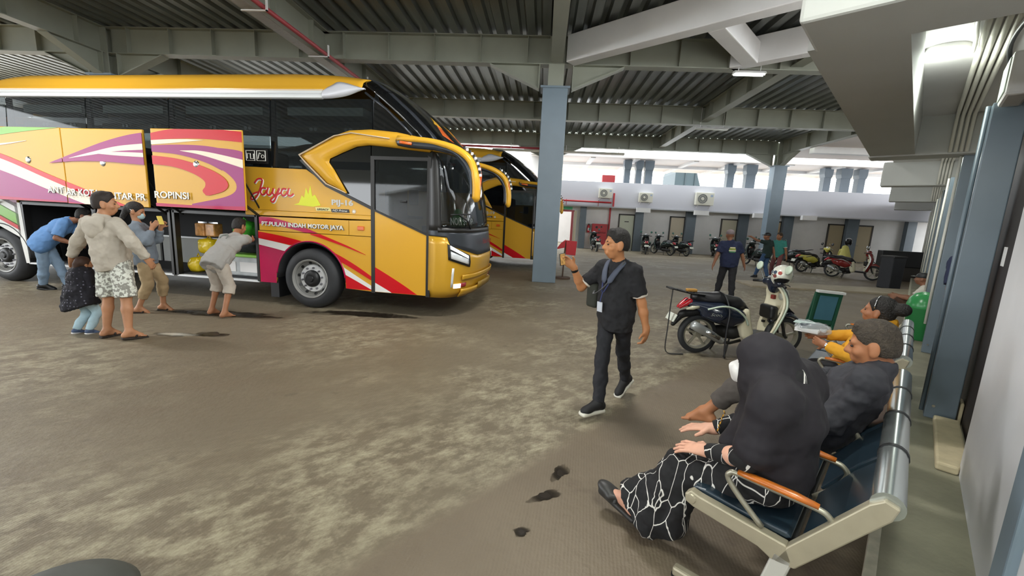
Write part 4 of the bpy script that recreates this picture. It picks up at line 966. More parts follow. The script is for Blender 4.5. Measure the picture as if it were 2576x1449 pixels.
# ================================================================ waiting benches
M_alu = mat('bench_silver_roll', 'b9c0bf', 0.22, 0.85)
M_cast = mat('bench_beige_metal', 'a8a08a', 0.42, 0.35, var=0.08, scale=8)
M_pad = mat('bench_navy_pad', '22313c', 0.28, spec=0.6)
M_wood = mat('bench_orange_wood', 'b8651f', 0.3, coat=0.4, var=0.2, scale=12, stretch=(1, 6, 1))
M_armst = mat('bench_arm_steel', '9b9788', 0.35, 0.6)
def bench(w0, nseat, sw, label):
    L = nseat*sw
    b = empty('waiting_bench', wg(0, w0, 0), -WA, label, 'bench')
    def prof(pts, d, y0, name, m, bev=0.006, parent=b):
        return MB().prism(pts, lambda a, z, h: (a, y0+h, z), d).build(name, m, parent, bev=bev)
    for y in (0.0, L-0.05):
        prof([(-0.625, 0.475), (-0.60, 0.50), (-0.56, 0.49), (-0.20, 0.455), (-0.17, 0.39), (-0.24, 0.36), (-0.30, 0.39), (-0.58, 0.425), (-0.62, 0.44)], 0.05, y, 'seat_arm', M_cast)
        prof([(-0.24, 0.36), (-0.16, 0.37), (0.09, 0.735), (0.105, 0.79), (0.06, 0.805), (0.02, 0.77), (-0.20, 0.45)], 0.05, y, 'back_arm', M_cast)
        MB().bar((-0.205, y+0.025, 0.40), (-0.275, y+0.025, 0.06), 0.05, 0.075, up=(1, 0, 0)).build('leg', mat('bench_leg_pale', 'c9c8c0', 0.4, 0.3), b, bev=0.008)
        MB().bar((-0.64, y+0.025, 0.035), (0.02, y+0.025, 0.035), 0.05, 0.05).build('foot_bar', M_cast, b, bev=0.012)
        for q in (-0.62, 0.0): MB().lathe([(0.028, 0), (0.028, 0.012), (0.02, 0.014), (0, 0.014)], AX((q, y+0.025, -0.0), (0, 0, 1)), 12).build('foot_pad', M_black, b)
        MB().lathe([(0, -0.008), (0.022, -0.006), (0.026, 0)], AX((-0.595, y, 0.462), (0, 1, 0)), 12).build('end_cap', M_cast, b)
    MB().box((-0.255, 0.05, 0.36), (-0.185, L-0.05, 0.42)).build('beam', mat('bench_beam_dark', '2c2d2c', 0.4, 0.4), b, bev=0.006)
    for i in range(nseat):
        y0 = i*sw+0.055; y1 = (i+1)*sw-0.005
        s = [(-0.60, 0.50), (-0.615, 0.475), (-0.60, 0.46), (-0.55, 0.468), (-0.35, 0.452), (-0.21, 0.45), (-0.19, 0.465), (-0.21, 0.482), (-0.35, 0.485), (-0.55, 0.505)]
        prof(s, y1-y0, y0, 'seat', M_pad, 0.008)
        bk = [(-0.165, 0.475), (-0.14, 0.465), (-0.02, 0.62), (0.065, 0.745), (0.045, 0.765), (-0.045, 0.66)]
        prof(bk, y1-y0, y0, 'backrest', M_pad, 0.008)
        MB().tube([(0.07, y0-0.03, 0.775), (0.07, y1+0.01, 0.775)], 0.052, 16).build('top_roll', M_alu, b, smooth=True, auto=50)
    for i in range(nseat+1):
        y = min(max(i*sw+0.015, 0.03), L-0.03)
        if 0 < i < nseat: MB().tube([(0.07, y-0.012, 0.775), (0.07, y+0.012, 0.775)], 0.056, 16).build('roll_bracket', M_black, b, smooth=True, auto=50)
        ys = y
        path = [(-0.30, ys, 0.47), (-0.40, ys, 0.56), (-0.455, ys, 0.625), (-0.45, ys, 0.655), (-0.42, ys, 0.665), (-0.28, ys, 0.66), (-0.13, ys, 0.655), (-0.085, ys, 0.64), (-0.07, ys, 0.60), (-0.11, ys, 0.52), (-0.18, ys, 0.44)]
        MB().tube(smooth_path(path, 5), 0.013, 8).build('armrest', M_armst, b, smooth=True)
        MB().tube([(-0.42, ys, 0.672), (-0.35, ys, 0.675), (-0.20, ys, 0.672), (-0.12, ys, 0.665)], [0.014, 0.02, 0.02, 0.015], 10, flat=(1.0, 0.8)).build('armrest_wood', M_wood, b, smooth=True)
    return b
bench(1.95, 4, 0.505, 'four-seat waiting bench with navy pads where the woman in the black veil sits')
bench(4.42, 4, 0.505, 'four-seat waiting bench where the woman in yellow sits, beside the green bin')
# ================================================================ wing fittings
def round_lamp(n, w, power, label):
    lamp = empty('ceiling_lamp', wg(n, w, 3.32), -WA, label, 'lamp')
    MB().lathe([(0, 0.0), (0.15, 0.0), (0.15, -0.03), (0.135, -0.045)], Matrix.Identity(4), 28).build('rim', M_white, lamp, smooth=True, auto=40)
    MB().lathe([(0.135, -0.035), (0.125, -0.055), (0.06, -0.065), (0, -0.066)], Matrix.Identity(4), 28).build('diffuser', M_lampw, lamp, smooth=True)
    ld = bpy.data.lights.new('lamp_glow', 'POINT'); ld.energy = power; ld.shadow_soft_size = 0.13; ld.color = (0.95, 1.0, 0.92)
    lo = bpy.data.objects.new('lamp_glow', ld); COL.objects.link(lo); lo.parent = lamp; lo.location = (0, 0, -0.22)
round_lamp(-0.06, 5.25, 7, 'lit round ceiling lamp under the canopy above the dark brown door')
round_lamp(-0.02, 1.1, 36, 'lit round ceiling lamp over the end of the bench')
round_lamp(0.0, -2.4, 36, 'lit round ceiling lamp behind the bench end')
round_lamp(0.0, 10.4, 14, 'lit round ceiling lamp past the second canopy beam')
round_lamp(0.0, 15.8, 14, 'lit round ceiling lamp past the third canopy beam')
for bi, (wa, wb, wh) in enumerate(((3.3, 7.94, 'beside the round ceiling lamp'), (8.45, 12.64, 'past the second canopy beam'), (13.15, 18.54, 'past the third canopy beam'))):
    for i in range(4):
        x = 0.14+0.05*i
        p = [(x, wa, 3.29), (x, wb-0.05, 3.29), (x, wb, 3.25), (x, wb+0.03, 3.1), (x, wb+0.03, 2.84)]
        tag(MB(WM).tube(p, 0.02, 8).build('conduit', M_pvc, smooth=True), 'white electrical conduit in the bundle of four %s' % wh, 'conduit', 'conduits %s' % wh)
tag(MB(WM).tube(smooth_path([(0.09, 5.3, 3.30), (0.10, 5.22, 3.25), (0.10, 5.0, 3.29), (0.08, 4.6, 3.29), (0.06, 3.4, 3.29)], 4), 0.014, 8).build('lamp_cable', M_pvc, smooth=True), 'white cable curving from the round ceiling lamp', 'cable')
tag(MB(WM).tube(smooth_path([(0.42, 4.45, 3.28), (0.33, 4.7, 3.27), (0.29, 5.0, 3.2), (0.33, 5.3, 3.12)], 4), 0.015, 8).build('black_cable', M_black, smooth=True), 'black cable above the white wall box', 'cable')
tag(MB(WM).tube([(-0.64, 7.6, 3.3), (-0.62, 8.2, 2.95)], 0.012, 6).build('hanging_wire', mat('grey_wire', '6d6a64', 0.6)), 'thin grey wire at the canopy edge', 'wire')
bx = empty('speaker_box', wg(0.30, 4.75, 2.78), -WA, 'white wall-mounted speaker box above the dark brown door', 'speaker')
MB().box((0, 0, 0), (0.13, 0.42, 0.30)).build('cabinet', M_white, bx, bev=0.02)
MB().box((-0.008, 0.03, 0.03), (0.002, 0.39, 0.27)).build('grille', mat('speaker_grille', 'c5d2c8', 0.6), bx, bev=0.01)
# ================================================================ pipes, trays
def pipe(name, pts, r, m, label, cat='pipe', seg=10): return tag(MB().tube(pts, r, seg).build(name, m, smooth=True, auto=60), label, cat)
pipe('fire_pipe', [(-5.78, -2, 5.60), (-5.78, 17.6, 5.60)], 0.05, M_redp, 'red sprinkler pipe running under the roof over the yellow coach')
ct = empty('cable_tray', (-6.0, -2, 5.52), 0, 'grey perforated cable tray beside the red sprinkler pipe', 'cable tray')
MB().box((-0.16, 0, 0), (0.12, 19.5, 0.012)).build('tray_bed', mat('tray_metal', '8f8a7f', 0.4, 0.5, var=0.2, scale=6, stretch=(1, 12, 1)), ct)
MB().box((-0.17, 0, 0), (-0.155, 19.5, 0.05)).build('tray_lip', M_steel, ct)
for i in range(8):
    y = 1.0+2.42*i
    MB().box((-0.2, y, -0.02), (0.34, y+0.04, 0.0)).build('tray_hanger', M_white, ct)
    MB().box((0.31, y, -0.02), (0.34, y+0.04, 0.26)).build('hanger_rod', M_white, ct)
pipe('fire_pipe', [(-10, 24.0, 5.50), (0.0, 24.0, 5.48)], 0.06, M_redp, 'red sprinkler pipe running above the second coach roof')
ct2 = empty('cable_tray', (-3, 23.75, 5.28), 0, 'pale cable tray hung below the girder facing the far building', 'cable tray')
MB().box((0, 0, 0), (7.1, 0.3, 0.02)).build('tray_bed', mat('tray_pale', 'b5b0a0', 0.5, var=0.1, scale=5), ct2)
MB().box((0, -0.01, 0), (7.1, 0.0, 0.1)).build('tray_lip', mat('tray_pale', 'b5b0a0'), ct2)
for x in (1.0, 4.0, 6.8): MB().tube([(x, 0.1, 0), (x, 0.1, 0.4)], 0.015, 6).build('hanger_rod', M_white, ct2)
pipe('fire_pipe', [(0.46, 25.9, 2.86), (3.96, 25.9, 2.84)], 0.05, M_red, 'red fire pipe along the far balcony fascia')
pipe('fire_pipe', [(4.08, 25.9, 3.4), (4.08, 25.9, 2.62)], 0.055, M_red, 'short upright red fire pipe on the far fascia beside the air conditioner')
pipe('fire_pipe', [(4.08, 26.88, 2.6), (4.08, 26.88, 0.3)], 0.055, M_red, 'upright red fire pipe beside the red hydrant cabinet')
for x in (1.3, 3.2): pipe('pipe_hanger', [(x, 25.93, 2.95), (x, 25.93, 2.6)], 0.018, M_redp, 'short red pipe hanger at the far fascia, %s' % ('over the lit doorway' if x < 2 else 'over the hydrant cabinet'), 'bracket')
# ================================================================ far wall fittings
def ac_unit(x, z, s, label):
    r = empty('air_conditioner', (x, 25.98, z), 0, label, 'air conditioner')
    MB().box((-0.42*s, -0.32, -0.3*s), (0.42*s, 0, 0.3*s)).build('case', mat('ac_cream', 'd8d6c8', 0.5), r, bev=0.02)
    cx = -0.12*s
    MB().lathe([(0, 0.004), (0.235*s, 0.004), (0.24*s, 0.0)], AX((cx, -0.322, 0), (0, -1, 0)), 24).build('fan_recess', mat('ac_fan_grey', '7d7f7c', 0.6), r)
    for k in range(3):
        rr = 0.23*s*(k+1)/3
        MB().tube([(cx+rr*math.cos(a), -0.335, rr*math.sin(a)) for a in np.linspace(0, 2*PI, 25)[:-1]], 0.008, 5, closed=True).build('fan_guard', mat('ac_cream', 'd8d6c8'), r)
    MB().lathe([(0, 0.02), (0.06*s, 0.018), (0.065*s, 0)], AX((cx, -0.33, 0), (0, -1, 0)), 14).build('fan_hub', mat('ac_cream', 'd8d6c8'), r)
    MB().box((0.24*s, -0.327, 0.1*s), (0.36*s, -0.32, 0.2*s)).build('maker_label', mat('ac_label', '9fb0c4', 0.5), r)
    for q in (-0.3*s, 0.3*s):
        MB().bar((q, -0.3, -0.31*s), (q, 0, -0.31*s), 0.03, 0.03).build('bracket', M_white, r); MB().bar((q, -0.28, -0.31*s), (q, 0, -0.42*s), 0.025, 0.025).build('bracket', M_white, r)
    return r
ac_unit(3.55, 3.36, 0.92, 'cream outdoor air conditioner above the red hydrant cabinet')
ac_unit(5.9, 3.22, 0.92, 'cream outdoor air conditioner between the first two cream doors')
ac_unit(9.25, 3.29, 1.2, 'large cream outdoor air conditioner above the dark pilaster')
hy = empty('hydrant_cabinet', (3.5, 26.98, 0), 0, 'red fire hydrant cabinet against the far white wall', 'cabinet')
MB().box((-0.46, -0.3, 0.3), (0.46, 0, 1.56)).build('body', M_red, hy, bev=0.02)
MB().box((-0.42, -0.315, 0.34), (0.42, -0.3, 1.15)).build('door', M_red, hy, bev=0.008)
text_mesh('lettering', 'HYDRANT', 0.16, Mb_txt, hy, lambda x, y, z: (-0.1+x, -0.318, 0.98+y), width=0.48, height=0.09, ext=0.001)
MB().lathe([(0.07, 0), (0.07, 0.03), (0, 0.035)], AX((-0.2, -0.30, 1.35), (0, -1, 0)), 14).build('alarm_bell', M_black, hy)
MB().lathe([(0.05, 0), (0.05, 0.03), (0, 0.035)], AX((0.1, -0.30, 1.38), (0, -1, 0)), 14).build('alarm_lamp', M_black, hy)
fe = empty('fire_extinguisher', (2.82, 26.9, 1.0), 0, 'red fire extinguisher on the wall beside the hydrant cabinet', 'extinguisher')
MB().lathe([(0, 0), (0.075, 0.0), (0.085, 0.03), (0.085, 0.36), (0.06, 0.43), (0.03, 0.46), (0.03, 0.5), (0, 0.5)], Matrix.Translation((0, -0.08, 0)), 16).build('cylinder', M_red, fe, smooth=True, auto=50)
MB().box((-0.03, -0.12, 0.49), (0.05, -0.04, 0.54)).build('valve', M_black, fe); MB().tube([(0.04, -0.1, 0.5), (0.11, -0.12, 0.4), (0.1, -0.12, 0.1)], 0.014, 6).build('hose', M_black, fe, smooth=True)
MB().box((-0.04, -0.168, 0.12), (0.04, -0.16, 0.28)).build('tag', M_white, fe)
es = tag(MB().box((1.1, 26.7, 2.35), (1.75, 26.75, 2.52)).build('exit_sign', mat('sign_green', '3f9a6b', 0.5)), 'green exit sign over the lit far doorway', 'sign')
# ================================================================ objects beyond the balcony
tag(MB().box((3.85, 30, 3.2), (4.7, 30.5, 4.85)).build('rooftop_sign', mat('faded_red', 'd9575c', 0.7)), 'faded red box sign seen above the far balcony', 'sign')
db = empty('domed_building', (19.2, 60, 0), 0, 'teal domed building seen in daylight above the far balcony', 'building')
dm = [(-4.6, 0), (-4.6, 8.6), (-4.0, 9.3), (-2.2, 10.3), (-0.8, 10.8), (0.4, 10.6), (1.6, 9.8), (3.0, 8.0), (4.6, 6.2), (6.4, 4.2), (6.4, 0)]
MB().prism(dm, lambda a, b, h: (a*0.4, h, b), 6.0).build('shell', mat('teal_roof', '16282c', 0.6, var=0.1, scale=0.5), db)
for q in (-1.3, 1.9): MB().box((q*0.4-0.06, -0.12, 0), (q*0.4+0.06, 0, 9.6 if q < 0 else 9.0)).build('roof_rib', mat('teal_rib', '122226', 0.6), db)
hb = empty('tiled_house', (0.2, 48, 0), 0, 'ochre house with a tiled eave beside the pillar, above the balcony', 'house')
MB().box((-1.6, 0, 0), (1.6, 6, 6.4)).build('wall', mat('ochre_wall', 'b8b08a', 0.8), hb)
MB().prism([(-2.0, 7.0), (2.1, 7.0), (1.6, 8.6), (-1.6, 8.6)], lambda a, b, h: (a, -0.6+h, b), 6.5).build('roof', mat('tile_buff', 'd8cf9a', 0.8), hb)
MB().box((-2.0, -0.7, 5.0), (2.1, 0.0, 5.25)).build('awning', mat('tile_buff', 'd8cf9a'), hb)
# ================================================================ loose things on the floor
rs = empty('red_sign_stand', (0.66, 12.55, 0), 0.1, 'red sign board on a thin post with a round rusty base', 'sign')
MB().lathe([(0, 0), (0.24, 0), (0.24, 0.03), (0.22, 0.05), (0.0, 0.055)], Matrix.Translation((0, 0, 0)), 20).build('base', mat('rusty_iron', '4d3a2c', 0.7), rs, smooth=True, auto=40)
MB().tube([(0, 0, 0.05), (0.03, 0, 1.12)], 0.022, 8).build('post', mat('rusty_iron', '4d3a2c'), rs)
MB().prism([(0.05, 0.72), (0.34, 0.70), (0.36, 1.12), (0.04, 1.14)], lambda a, b, h: (a, -0.04+h, b), 0.06).build('board', M_red, rs, bev=0.008)
MB().prism([(-0.25, 0.86), (0.01, 0.92), (0.03, 1.16), (-0.10, 1.06)], lambda a, b, h: (a, -0.03+h+0.1*a, b), 0.05).build('side_board', M_red, rs, bev=0.008)
ab = empty('board_stand', (5.08, 7.62, 0), -0.05, 'green folding board stand with a faded blue panel', 'sign')
def leanp(a, b, h): return (a, 0.16-b*0.28*0+h+0.12*(0-b/0.72), b)
MB().prism([(-0.225, 0.12), (0.215, 0.10), (0.225, 0.70), (-0.21, 0.72)], leanp, 0.03).build('frame', mat('board_green', '215a45', 0.5), ab, bev=0.006)
MB().prism([(-0.155, 0.2), (0.15, 0.19), (0.155, 0.63), (-0.145, 0.645)], lambda a, b, h: (a, leanp(a, b, 0)[1]-0.006+h, b), 0.006).build('panel', mat('board_blue', '4d7f93', 0.45, var=0.06, scale=5), ab)
MB().prism([(-0.215, 0.70), (0.23, 0.68), (0.23, 0.725), (-0.215, 0.745)], lambda a, b, h: (a, -0.01+h, b), 0.1).build('top_cap', M_white, ab, bev=0.006)
for x in (-0.205, 0.195):
    MB().bar((x, 0.16, 0.0), (x, 0.05, 0.7), 0.04, 0.03).build('leg', mat('board_green', '215a45'), ab); MB().bar((x, 0.26, 0.0), (x, 0.07, 0.7), 0.04, 0.03).build('leg', mat('board_green', '215a45'), ab)
bn = empty('litter_bin', wg(0.245, 9.15, 0.15), 0, 'green plastic litter bin with a domed lid on the platform', 'bin')
Mg = mat('bin_green', '2a7a42', 0.4); Mgl = mat('bin_lid_green', '3f9a58', 0.25)
MB().lathe([(0, 0), (0.16, 0), (0.175, 0.02), (0.205, 0.50), (0.21, 0.52), (0.2, 0.52)], Matrix.Identity(4), 28).build('bucket', Mg, bn, smooth=True, auto=40)
MB().lathe([(0.215, 0.50), (0.22, 0.52), (0.215, 0.56), (0.19, 0.65), (0.13, 0.72), (0.06, 0.75), (0, 0.755)], Matrix.Identity(4), 28, close=False).build('lid', Mgl, bn, smooth=True)
MB().prism([(-0.1, 0.57), (0.1, 0.57), (0.08, 0.66), (-0.08, 0.66)], lambda a, b, h: (a, -0.215+h+(b-0.57)*0.3, b), 0.02).build('flap', Mg, bn)
db2 = empty('black_drum', (11.55, 14.72, 0), 0.2, 'black upright crate standing at the edge of the pale strip', 'crate')
MB().prism([(-0.24, -0.22), (0.24, -0.22), (0.24, 0.22), (-0.24, 0.22)], lambda a, b, h: (a*(0.92+0.08*h), b, h*1.0), 1.05).build('body', mat('crate_charcoal', '24262b', 0.6), db2, bev=0.03)
MB().box((-0.25, -0.24, 1.02), (0.25, 0.24, 1.08)).build('lid', M_black, db2, bev=0.01)
tv = empty('dark_cabinet', (14.0, 17.4, 0), -0.3, 'low black cabinet behind the red scooter', 'cabinet')
MB().box((-0.75, -0.2, 0.55), (0.75, 0.25, 1.15)).build('case', M_black, tv, bev=0.02); MB().box((-0.7, -0.1, 0), (0.7, 0.2, 0.55)).build('stand', M_dkframe, tv)
# grey seat edge in the bottom corner
gs = empty('grey_stool', (-1.90, 1.33, 0), 0.3, 'dark grey round-topped stool, only the rim of its seat in view', 'stool')
Mgs = mat('stool_grey', '4a4d48', 0.6, var=0.1, scale=6)
MB().lathe([(0, 0.135), (0.16, 0.135), (0.225, 0.12), (0.25, 0.09), (0.25, 0.06), (0.235, 0.05)], Matrix.Scale(1.15, 4, Vector((1, 0, 0))), 40).build('seat', Mgs, gs, smooth=True)
for k in range(4):
    a = PI/4+k*PI/2
    MB().tube([(0.16*math.cos(a), 0.16*math.sin(a), 0.08), (0.19*math.cos(a), 0.19*math.sin(a), 0.0)], 0.02, 8).build('leg', Mgs, gs)
# wet stains and a puddle
def soft(name, col, rough, strength=0.9, spec=0.5):
    m = bpy.data.materials.new(name); m.use_nodes = True; nt = m.node_tree; b = nt.nodes['Principled BSDF']; o = nt.nodes['Material Output']
    b.inputs['Base Color'].default_value = lin(col); b.inputs['Roughness'].default_value = rough; b.inputs['Specular IOR Level'].default_value = spec
    tc = nt.nodes.new('ShaderNodeTexCoord'); v = nt.nodes.new('ShaderNodeVectorMath'); v.operation = 'SUBTRACT'; v.inputs[1].default_value = (0.5, 0.5, 0.5)
    sc = nt.nodes.new('ShaderNodeVectorMath'); sc.operation = 'MULTIPLY'; sc.inputs[1].default_value = (1, 1, 0)
    ln = nt.nodes.new('ShaderNodeVectorMath'); ln.operation = 'LENGTH'
    nz = nt.nodes.new('ShaderNodeTexNoise'); nz.inputs['Scale'].default_value = 7; nz.inputs['Detail'].default_value = 6
    ad = nt.nodes.new('ShaderNodeMath'); ad.operation = 'MULTIPLY_ADD'; ad.inputs[1].default_value = 0.55
    mr = nt.nodes.new('ShaderNodeMapRange'); mr.inputs[1].default_value = 0.75; mr.inputs[2].default_value = 0.40; mr.inputs[3].default_value = 0; mr.inputs[4].default_value = strength
    tr = nt.nodes.new('ShaderNodeBsdfTransparent'); mx = nt.nodes.new('ShaderNodeMixShader'); L = nt.links.new
    L(tc.outputs['Generated'], v.inputs[0]); L(v.outputs[0], sc.inputs[0]); L(sc.outputs[0], ln.inputs[0]); L(tc.outputs['Object'], nz.inputs['Vector'])
    L(nz.outputs['Fac'], ad.inputs[0]); L(ln.outputs['Value'], ad.inputs[2]); L(ad.outputs[0], mr.inputs[0]); L(mr.outputs[0], mx.inputs[0]); L(tr.outputs[0], mx.inputs[1]); L(b.outputs[0], mx.inputs[2]); L(mx.outputs[0], o.inputs[0])
    return m
Mwet = soft('oily_stain', '2e271f', 0.3, 0.85); Mpud = soft('puddle_reflection', 'cfcabb', 0.05, 0.95, 0.9)  # puddle: its whitish reflection is put into the base colour
def stain(cx, cy, rx, ry, rot, m, label, seed, name='oil_stain', cat='stain', z=0.004):
    rnd = random.Random(seed); n = 40; ph = [rnd.uniform(0, 6.28) for _ in range(5)]; pts = []
    for i in range(n):
        a = 2*PI*i/n; r = 1+0.22*math.sin(2*a+ph[0])+0.16*math.sin(3*a+ph[1])+0.1*math.sin(5*a+ph[2])+0.07*math.sin(9*a+ph[3])+0.04*math.sin(14*a+ph[4])
        x, y = rx*r*math.cos(a), ry*r*math.sin(a); pts.append((cx+x*math.cos(rot)-y*math.sin(rot), cy+x*math.sin(rot)+y*math.cos(rot)))
    return tag(MB().prism(pts, lambda a, b, h: (a, b, h), z).build(name, m), label, cat)
stain(-2.95, 6.75, 0.75, 0.22, 0.05, Mwet, 'dark oily stain beside the front wheel of the yellow coach', 3)
stain(-5.0, 6.2, 1.0, 0.16, 0.1, Mwet, 'long dark wet stain behind the barefoot man in grey', 5)
stain(-4.75, 5.05, 0.24, 0.10, 0.1, Mpud, 'small pale puddle near the man in the hooded jacket', 8, 'puddle', 'puddle')
stain(-4.35, 5.15, 0.2, 0.12, 0.2, Mwet, 'small brown wet mark beside the pale puddle', 9, z=0.003)
stain(-5.0, 2.75, 0.30, 0.07, 0.55, soft('drain_dark', '2b1d16', 0.8), 'dark rusty crack in the concrete near the stool', 12)
stain(0.12, 2.45, 0.10, 0.045, 0.5, Mwet, 'small dark spill on the concrete in front of the veiled woman', 21)
stain(0.22, 2.72, 0.05, 0.10, -0.3, Mwet, 'narrow dark drip mark in front of the veiled woman', 22, z=0.003)
stain(-0.02, 2.12, 0.045, 0.035, 0.0, Mwet, 'tiny dark drop mark by the bench', 23)
# ================================================================ luggage in the open bay of the coach
BM = Matrix.Translation((-3.93, 6.95, 0)) @ Matrix.Rotation(math.radians(-5), 4, 'Z')
def bl(u, v, z): return BM @ Vector((u, v, z))
def bagblob(name, u, v, z, sx, sy, sz, m, label, cat='bag', seed=0, h=0.02):
    o = empty(name, bl(u, v, z), math.radians(-5), label, cat); rnd = random.Random(seed)
    pr = [('b', (0, 0, sz*0.45), (sx*0.28, sy*0.28, sz*0.28), 0.05, None), ('e', (0, 0, sz*0.4), (sx*0.5, sy*0.5, sz*0.42), None)]
    for _ in range(5): pr.append(('e', (rnd.uniform(-.3, .3)*sx, rnd.uniform(-.3, .3)*sy, sz*rnd.uniform(.25, .8)), (sx*0.32, sy*0.32, sz*0.28), None))
    blob('bag_body', pr, h, 0.04, m, o, fold=0.02, fsize=0.07)
    MB().tube([(-sx*0.12, 0, sz*0.95), (0, 0, sz*1.12), (sx*0.12, 0, sz*0.95)], 0.012, 6).build('handle', m, o, smooth=True)
    return o
M_snack = mat('snack_wrap', 'c08a4e', 0.2, var=0.35, scale=14, spec=0.8); M_ybag = mat('yellow_bag', 'e0c21a', 0.25, spec=0.8)
for i, (u, z) in enumerate(((-2.50, 1.11), (-2.28, 1.11))):
    o = empty('snack_pack', bl(u, 0.42, z), math.radians(-5), 'shiny brown snack pack on the yellow bags, %s' % ('beside the bay post' if i == 0 else 'beside the man in grey'), 'package')
    MB().box((-0.1, -0.1, 0), (0.1, 0.1, 0.24)).build('wrapper', M_snack, o, bev=0.02); MB().box((-0.1, -0.012, 0.24), (0.1, 0.012, 0.265)).build('seal', M_chrome, o)
bagblob('yellow_bag', -2.40, 0.42, 0.79, 0.34, 0.3, 0.29, M_ybag, 'crumpled yellow plastic bag below the snack packs', seed=2)
bagblob('yellow_bag', -2.56, 0.32, 0.44, 0.22, 0.28, 0.30, M_ybag, 'narrow yellow plastic bag standing on the bay floor', seed=4)
bagblob('parcel', -2.22, 0.5, 0.44, 0.36, 0.34, 0.34, mat('parcel_brown', '8a6a48', 0.7), 'brown parcel behind the yellow bags', 'parcel', seed=6)
bagblob('green_bag', -1.52, 0.3, 1.16, 0.34, 0.34, 0.30, mat('lime_bag', '58d045', 0.35), 'lime green plastic bag on the dark sacks in the bay', seed=9)
bagblob('dark_sack', -1.5, 0.45, 0.87, 0.66, 0.5, 0.24, mat('sack_dark', '24282c', 0.8), 'dark sack lying on the storage box in the bay', 'sack', seed=10)
cb = empty('storage_box', bl(-1.46, 0.42, 0.44), math.radians(-5), 'clear plastic storage box with a lime lid in the luggage bay', 'box')
MB().box((-0.38, -0.25, 0), (0.38, 0.25, 0.36)).build('tub', mat('clear_plastic', 'b9bec0', 0.25, var=0.12, scale=7), cb, bev=0.03)
MB().box((-0.40, -0.27, 0.35), (0.40, 0.27, 0.40)).build('lid', mat('lime_lid', '86c53a', 0.35), cb, bev=0.01)
MB().box((-0.33, -0.285, 0.28), (-0.27, -0.26, 0.42)).build('clip', M_black, cb)
for a in (-0.25, 0.02, 0.2): MB().box((a-0.1, -0.262, 0.08), (a+0.08, -0.252, 0.26)).build('paper_label', M_white, cb)

# ================================================================ tube lamps: two in view, plus an added unseen fill grid
def tube_or_fill_lamp(x, y, z, rz, label, power, L=1.25, lit=True, group=None):
    r = empty('tube_or_fill_lamp', (x, y, z), rz, label, 'lamp', group)
    MB().prism([(-0.11, 0.0), (0.11, 0.0), (0.06, 0.06), (-0.06, 0.06)], lambda a, b, h: (-L/2+h, a, b), L).build('housing', M_white, r)
    for s in (-0.05, 0.05):
        MB().tube([(-L/2+0.02, s, -0.018), (L/2-0.02, s, -0.018)], 0.014, 8).build('tube', (mat('lit_tube', 'f6fff6', 0.4, emit=4.0) if lit else mat('unlit_tube', 'e8ebe4', 0.4)), r, smooth=True)
    for q in (-L*0.35, L*0.35): MB().tube([(q, 0, 0.05), (q, 0, 6.31-z)], 0.008, 6).build('hanger_rod', M_white, r)
    if power:
        ld = bpy.data.lights.new('tube_or_fill_light', 'AREA'); ld.shape = 'RECTANGLE'; ld.size = L; ld.size_y = 0.25; ld.energy = power; ld.color = (1.0, 0.985, 0.95)
        lo = bpy.data.objects.new('tube_or_fill_light', ld); COL.objects.link(lo); lo.parent = r; lo.location = (0, 0, -0.05)
    return r
for x, y in [(a, c) for a in (-17.0, -8.5, 0.0) for c in (-9.0, -2.0, 5.0)] + [(5.0, 1.5), (5.0, 5.0)]:  # unseen grid of lamps added to brighten the floor and coaches
    if True:
        tube_or_fill_lamp(x, y, 5.45, 0, 'added out-of-view twin-tube fill lamp under the shed roof over the foreground', 80, group='added fill lamps over the foreground')
tube_or_fill_lamp(4.85, 11.55, 5.5, 0, 'white twin-tube lamp fixed below the short white concrete beam', 30, L=0.75)
tube_or_fill_lamp(6.35, 17.85, 5.5, 0, 'unlit white twin-tube lamp fixed under the second girder', 0, lit=False)
# ================================================================ scooters
M_alloy = mat('alloy_wheel', 'a9a696', 0.45, 0.4)
M_muff = mat('muffler_silver', 'b4b8b8', 0.35, 0.6)
M_seatk = mat('seat_black_vinyl', '1a1a1e', 0.35)
M_engine = mat('engine_dark', '2d2c2b', 0.6, 0.3)
M_navy = mat('scooter_navy', '1b2436', 0.18, coat=0.6)
M_scream = mat('scooter_cream', 'e6dfc2', 0.3, coat=0.4)
M_plate = mat('plate_white', 'd8dccf', 0.5)
M_tail = mat('tail_lamp_red', 'c01c28', 0.15, spec=0.8)
def sc_wheel(root, x, z, r, name='wheel', spokes=5, wd=0.045):
    w = bpy.data.objects.new(name, None); COL.objects.link(w); w.parent = root
    F = AX((x, 0, z), (0, 1, 0))
    MB().lathe([(r-0.075, -wd*0.75), (r-0.03, -wd), (r-0.008, -wd*0.6), (r, 0), (r-0.008, wd*0.6), (r-0.03, wd), (r-0.075, wd*0.75)], F, 36, close=False).build('tyre', M_rubber, w, smooth=True)
    MB().lathe([(r-0.09, -0.03), (r-0.068, -0.036), (r-0.068, 0.036), (r-0.09, 0.03), (r-0.09, -0.03)], F, 36, close=False).build('rim', M_alloy, w, smooth=True, auto=40)
    MB().lathe([(0, -0.05), (0.045, -0.05), (0.05, 0), (0.045, 0.05), (0, 0.05)], F, 16).build('hub', M_alloy, w, smooth=True, auto=40)
    for k in range(spokes):
        a = 2*PI*k/spokes+0.3; c, s = math.cos(a), math.sin(a)
        MB().bar((x+c*0.04, 0, z+s*0.04), (x+c*(r-0.085), 0, z+s*(r-0.085)), 0.03, 0.035, up=(0, 1, 0)).build('spoke', M_alloy, w, bev=0.006)
    return w
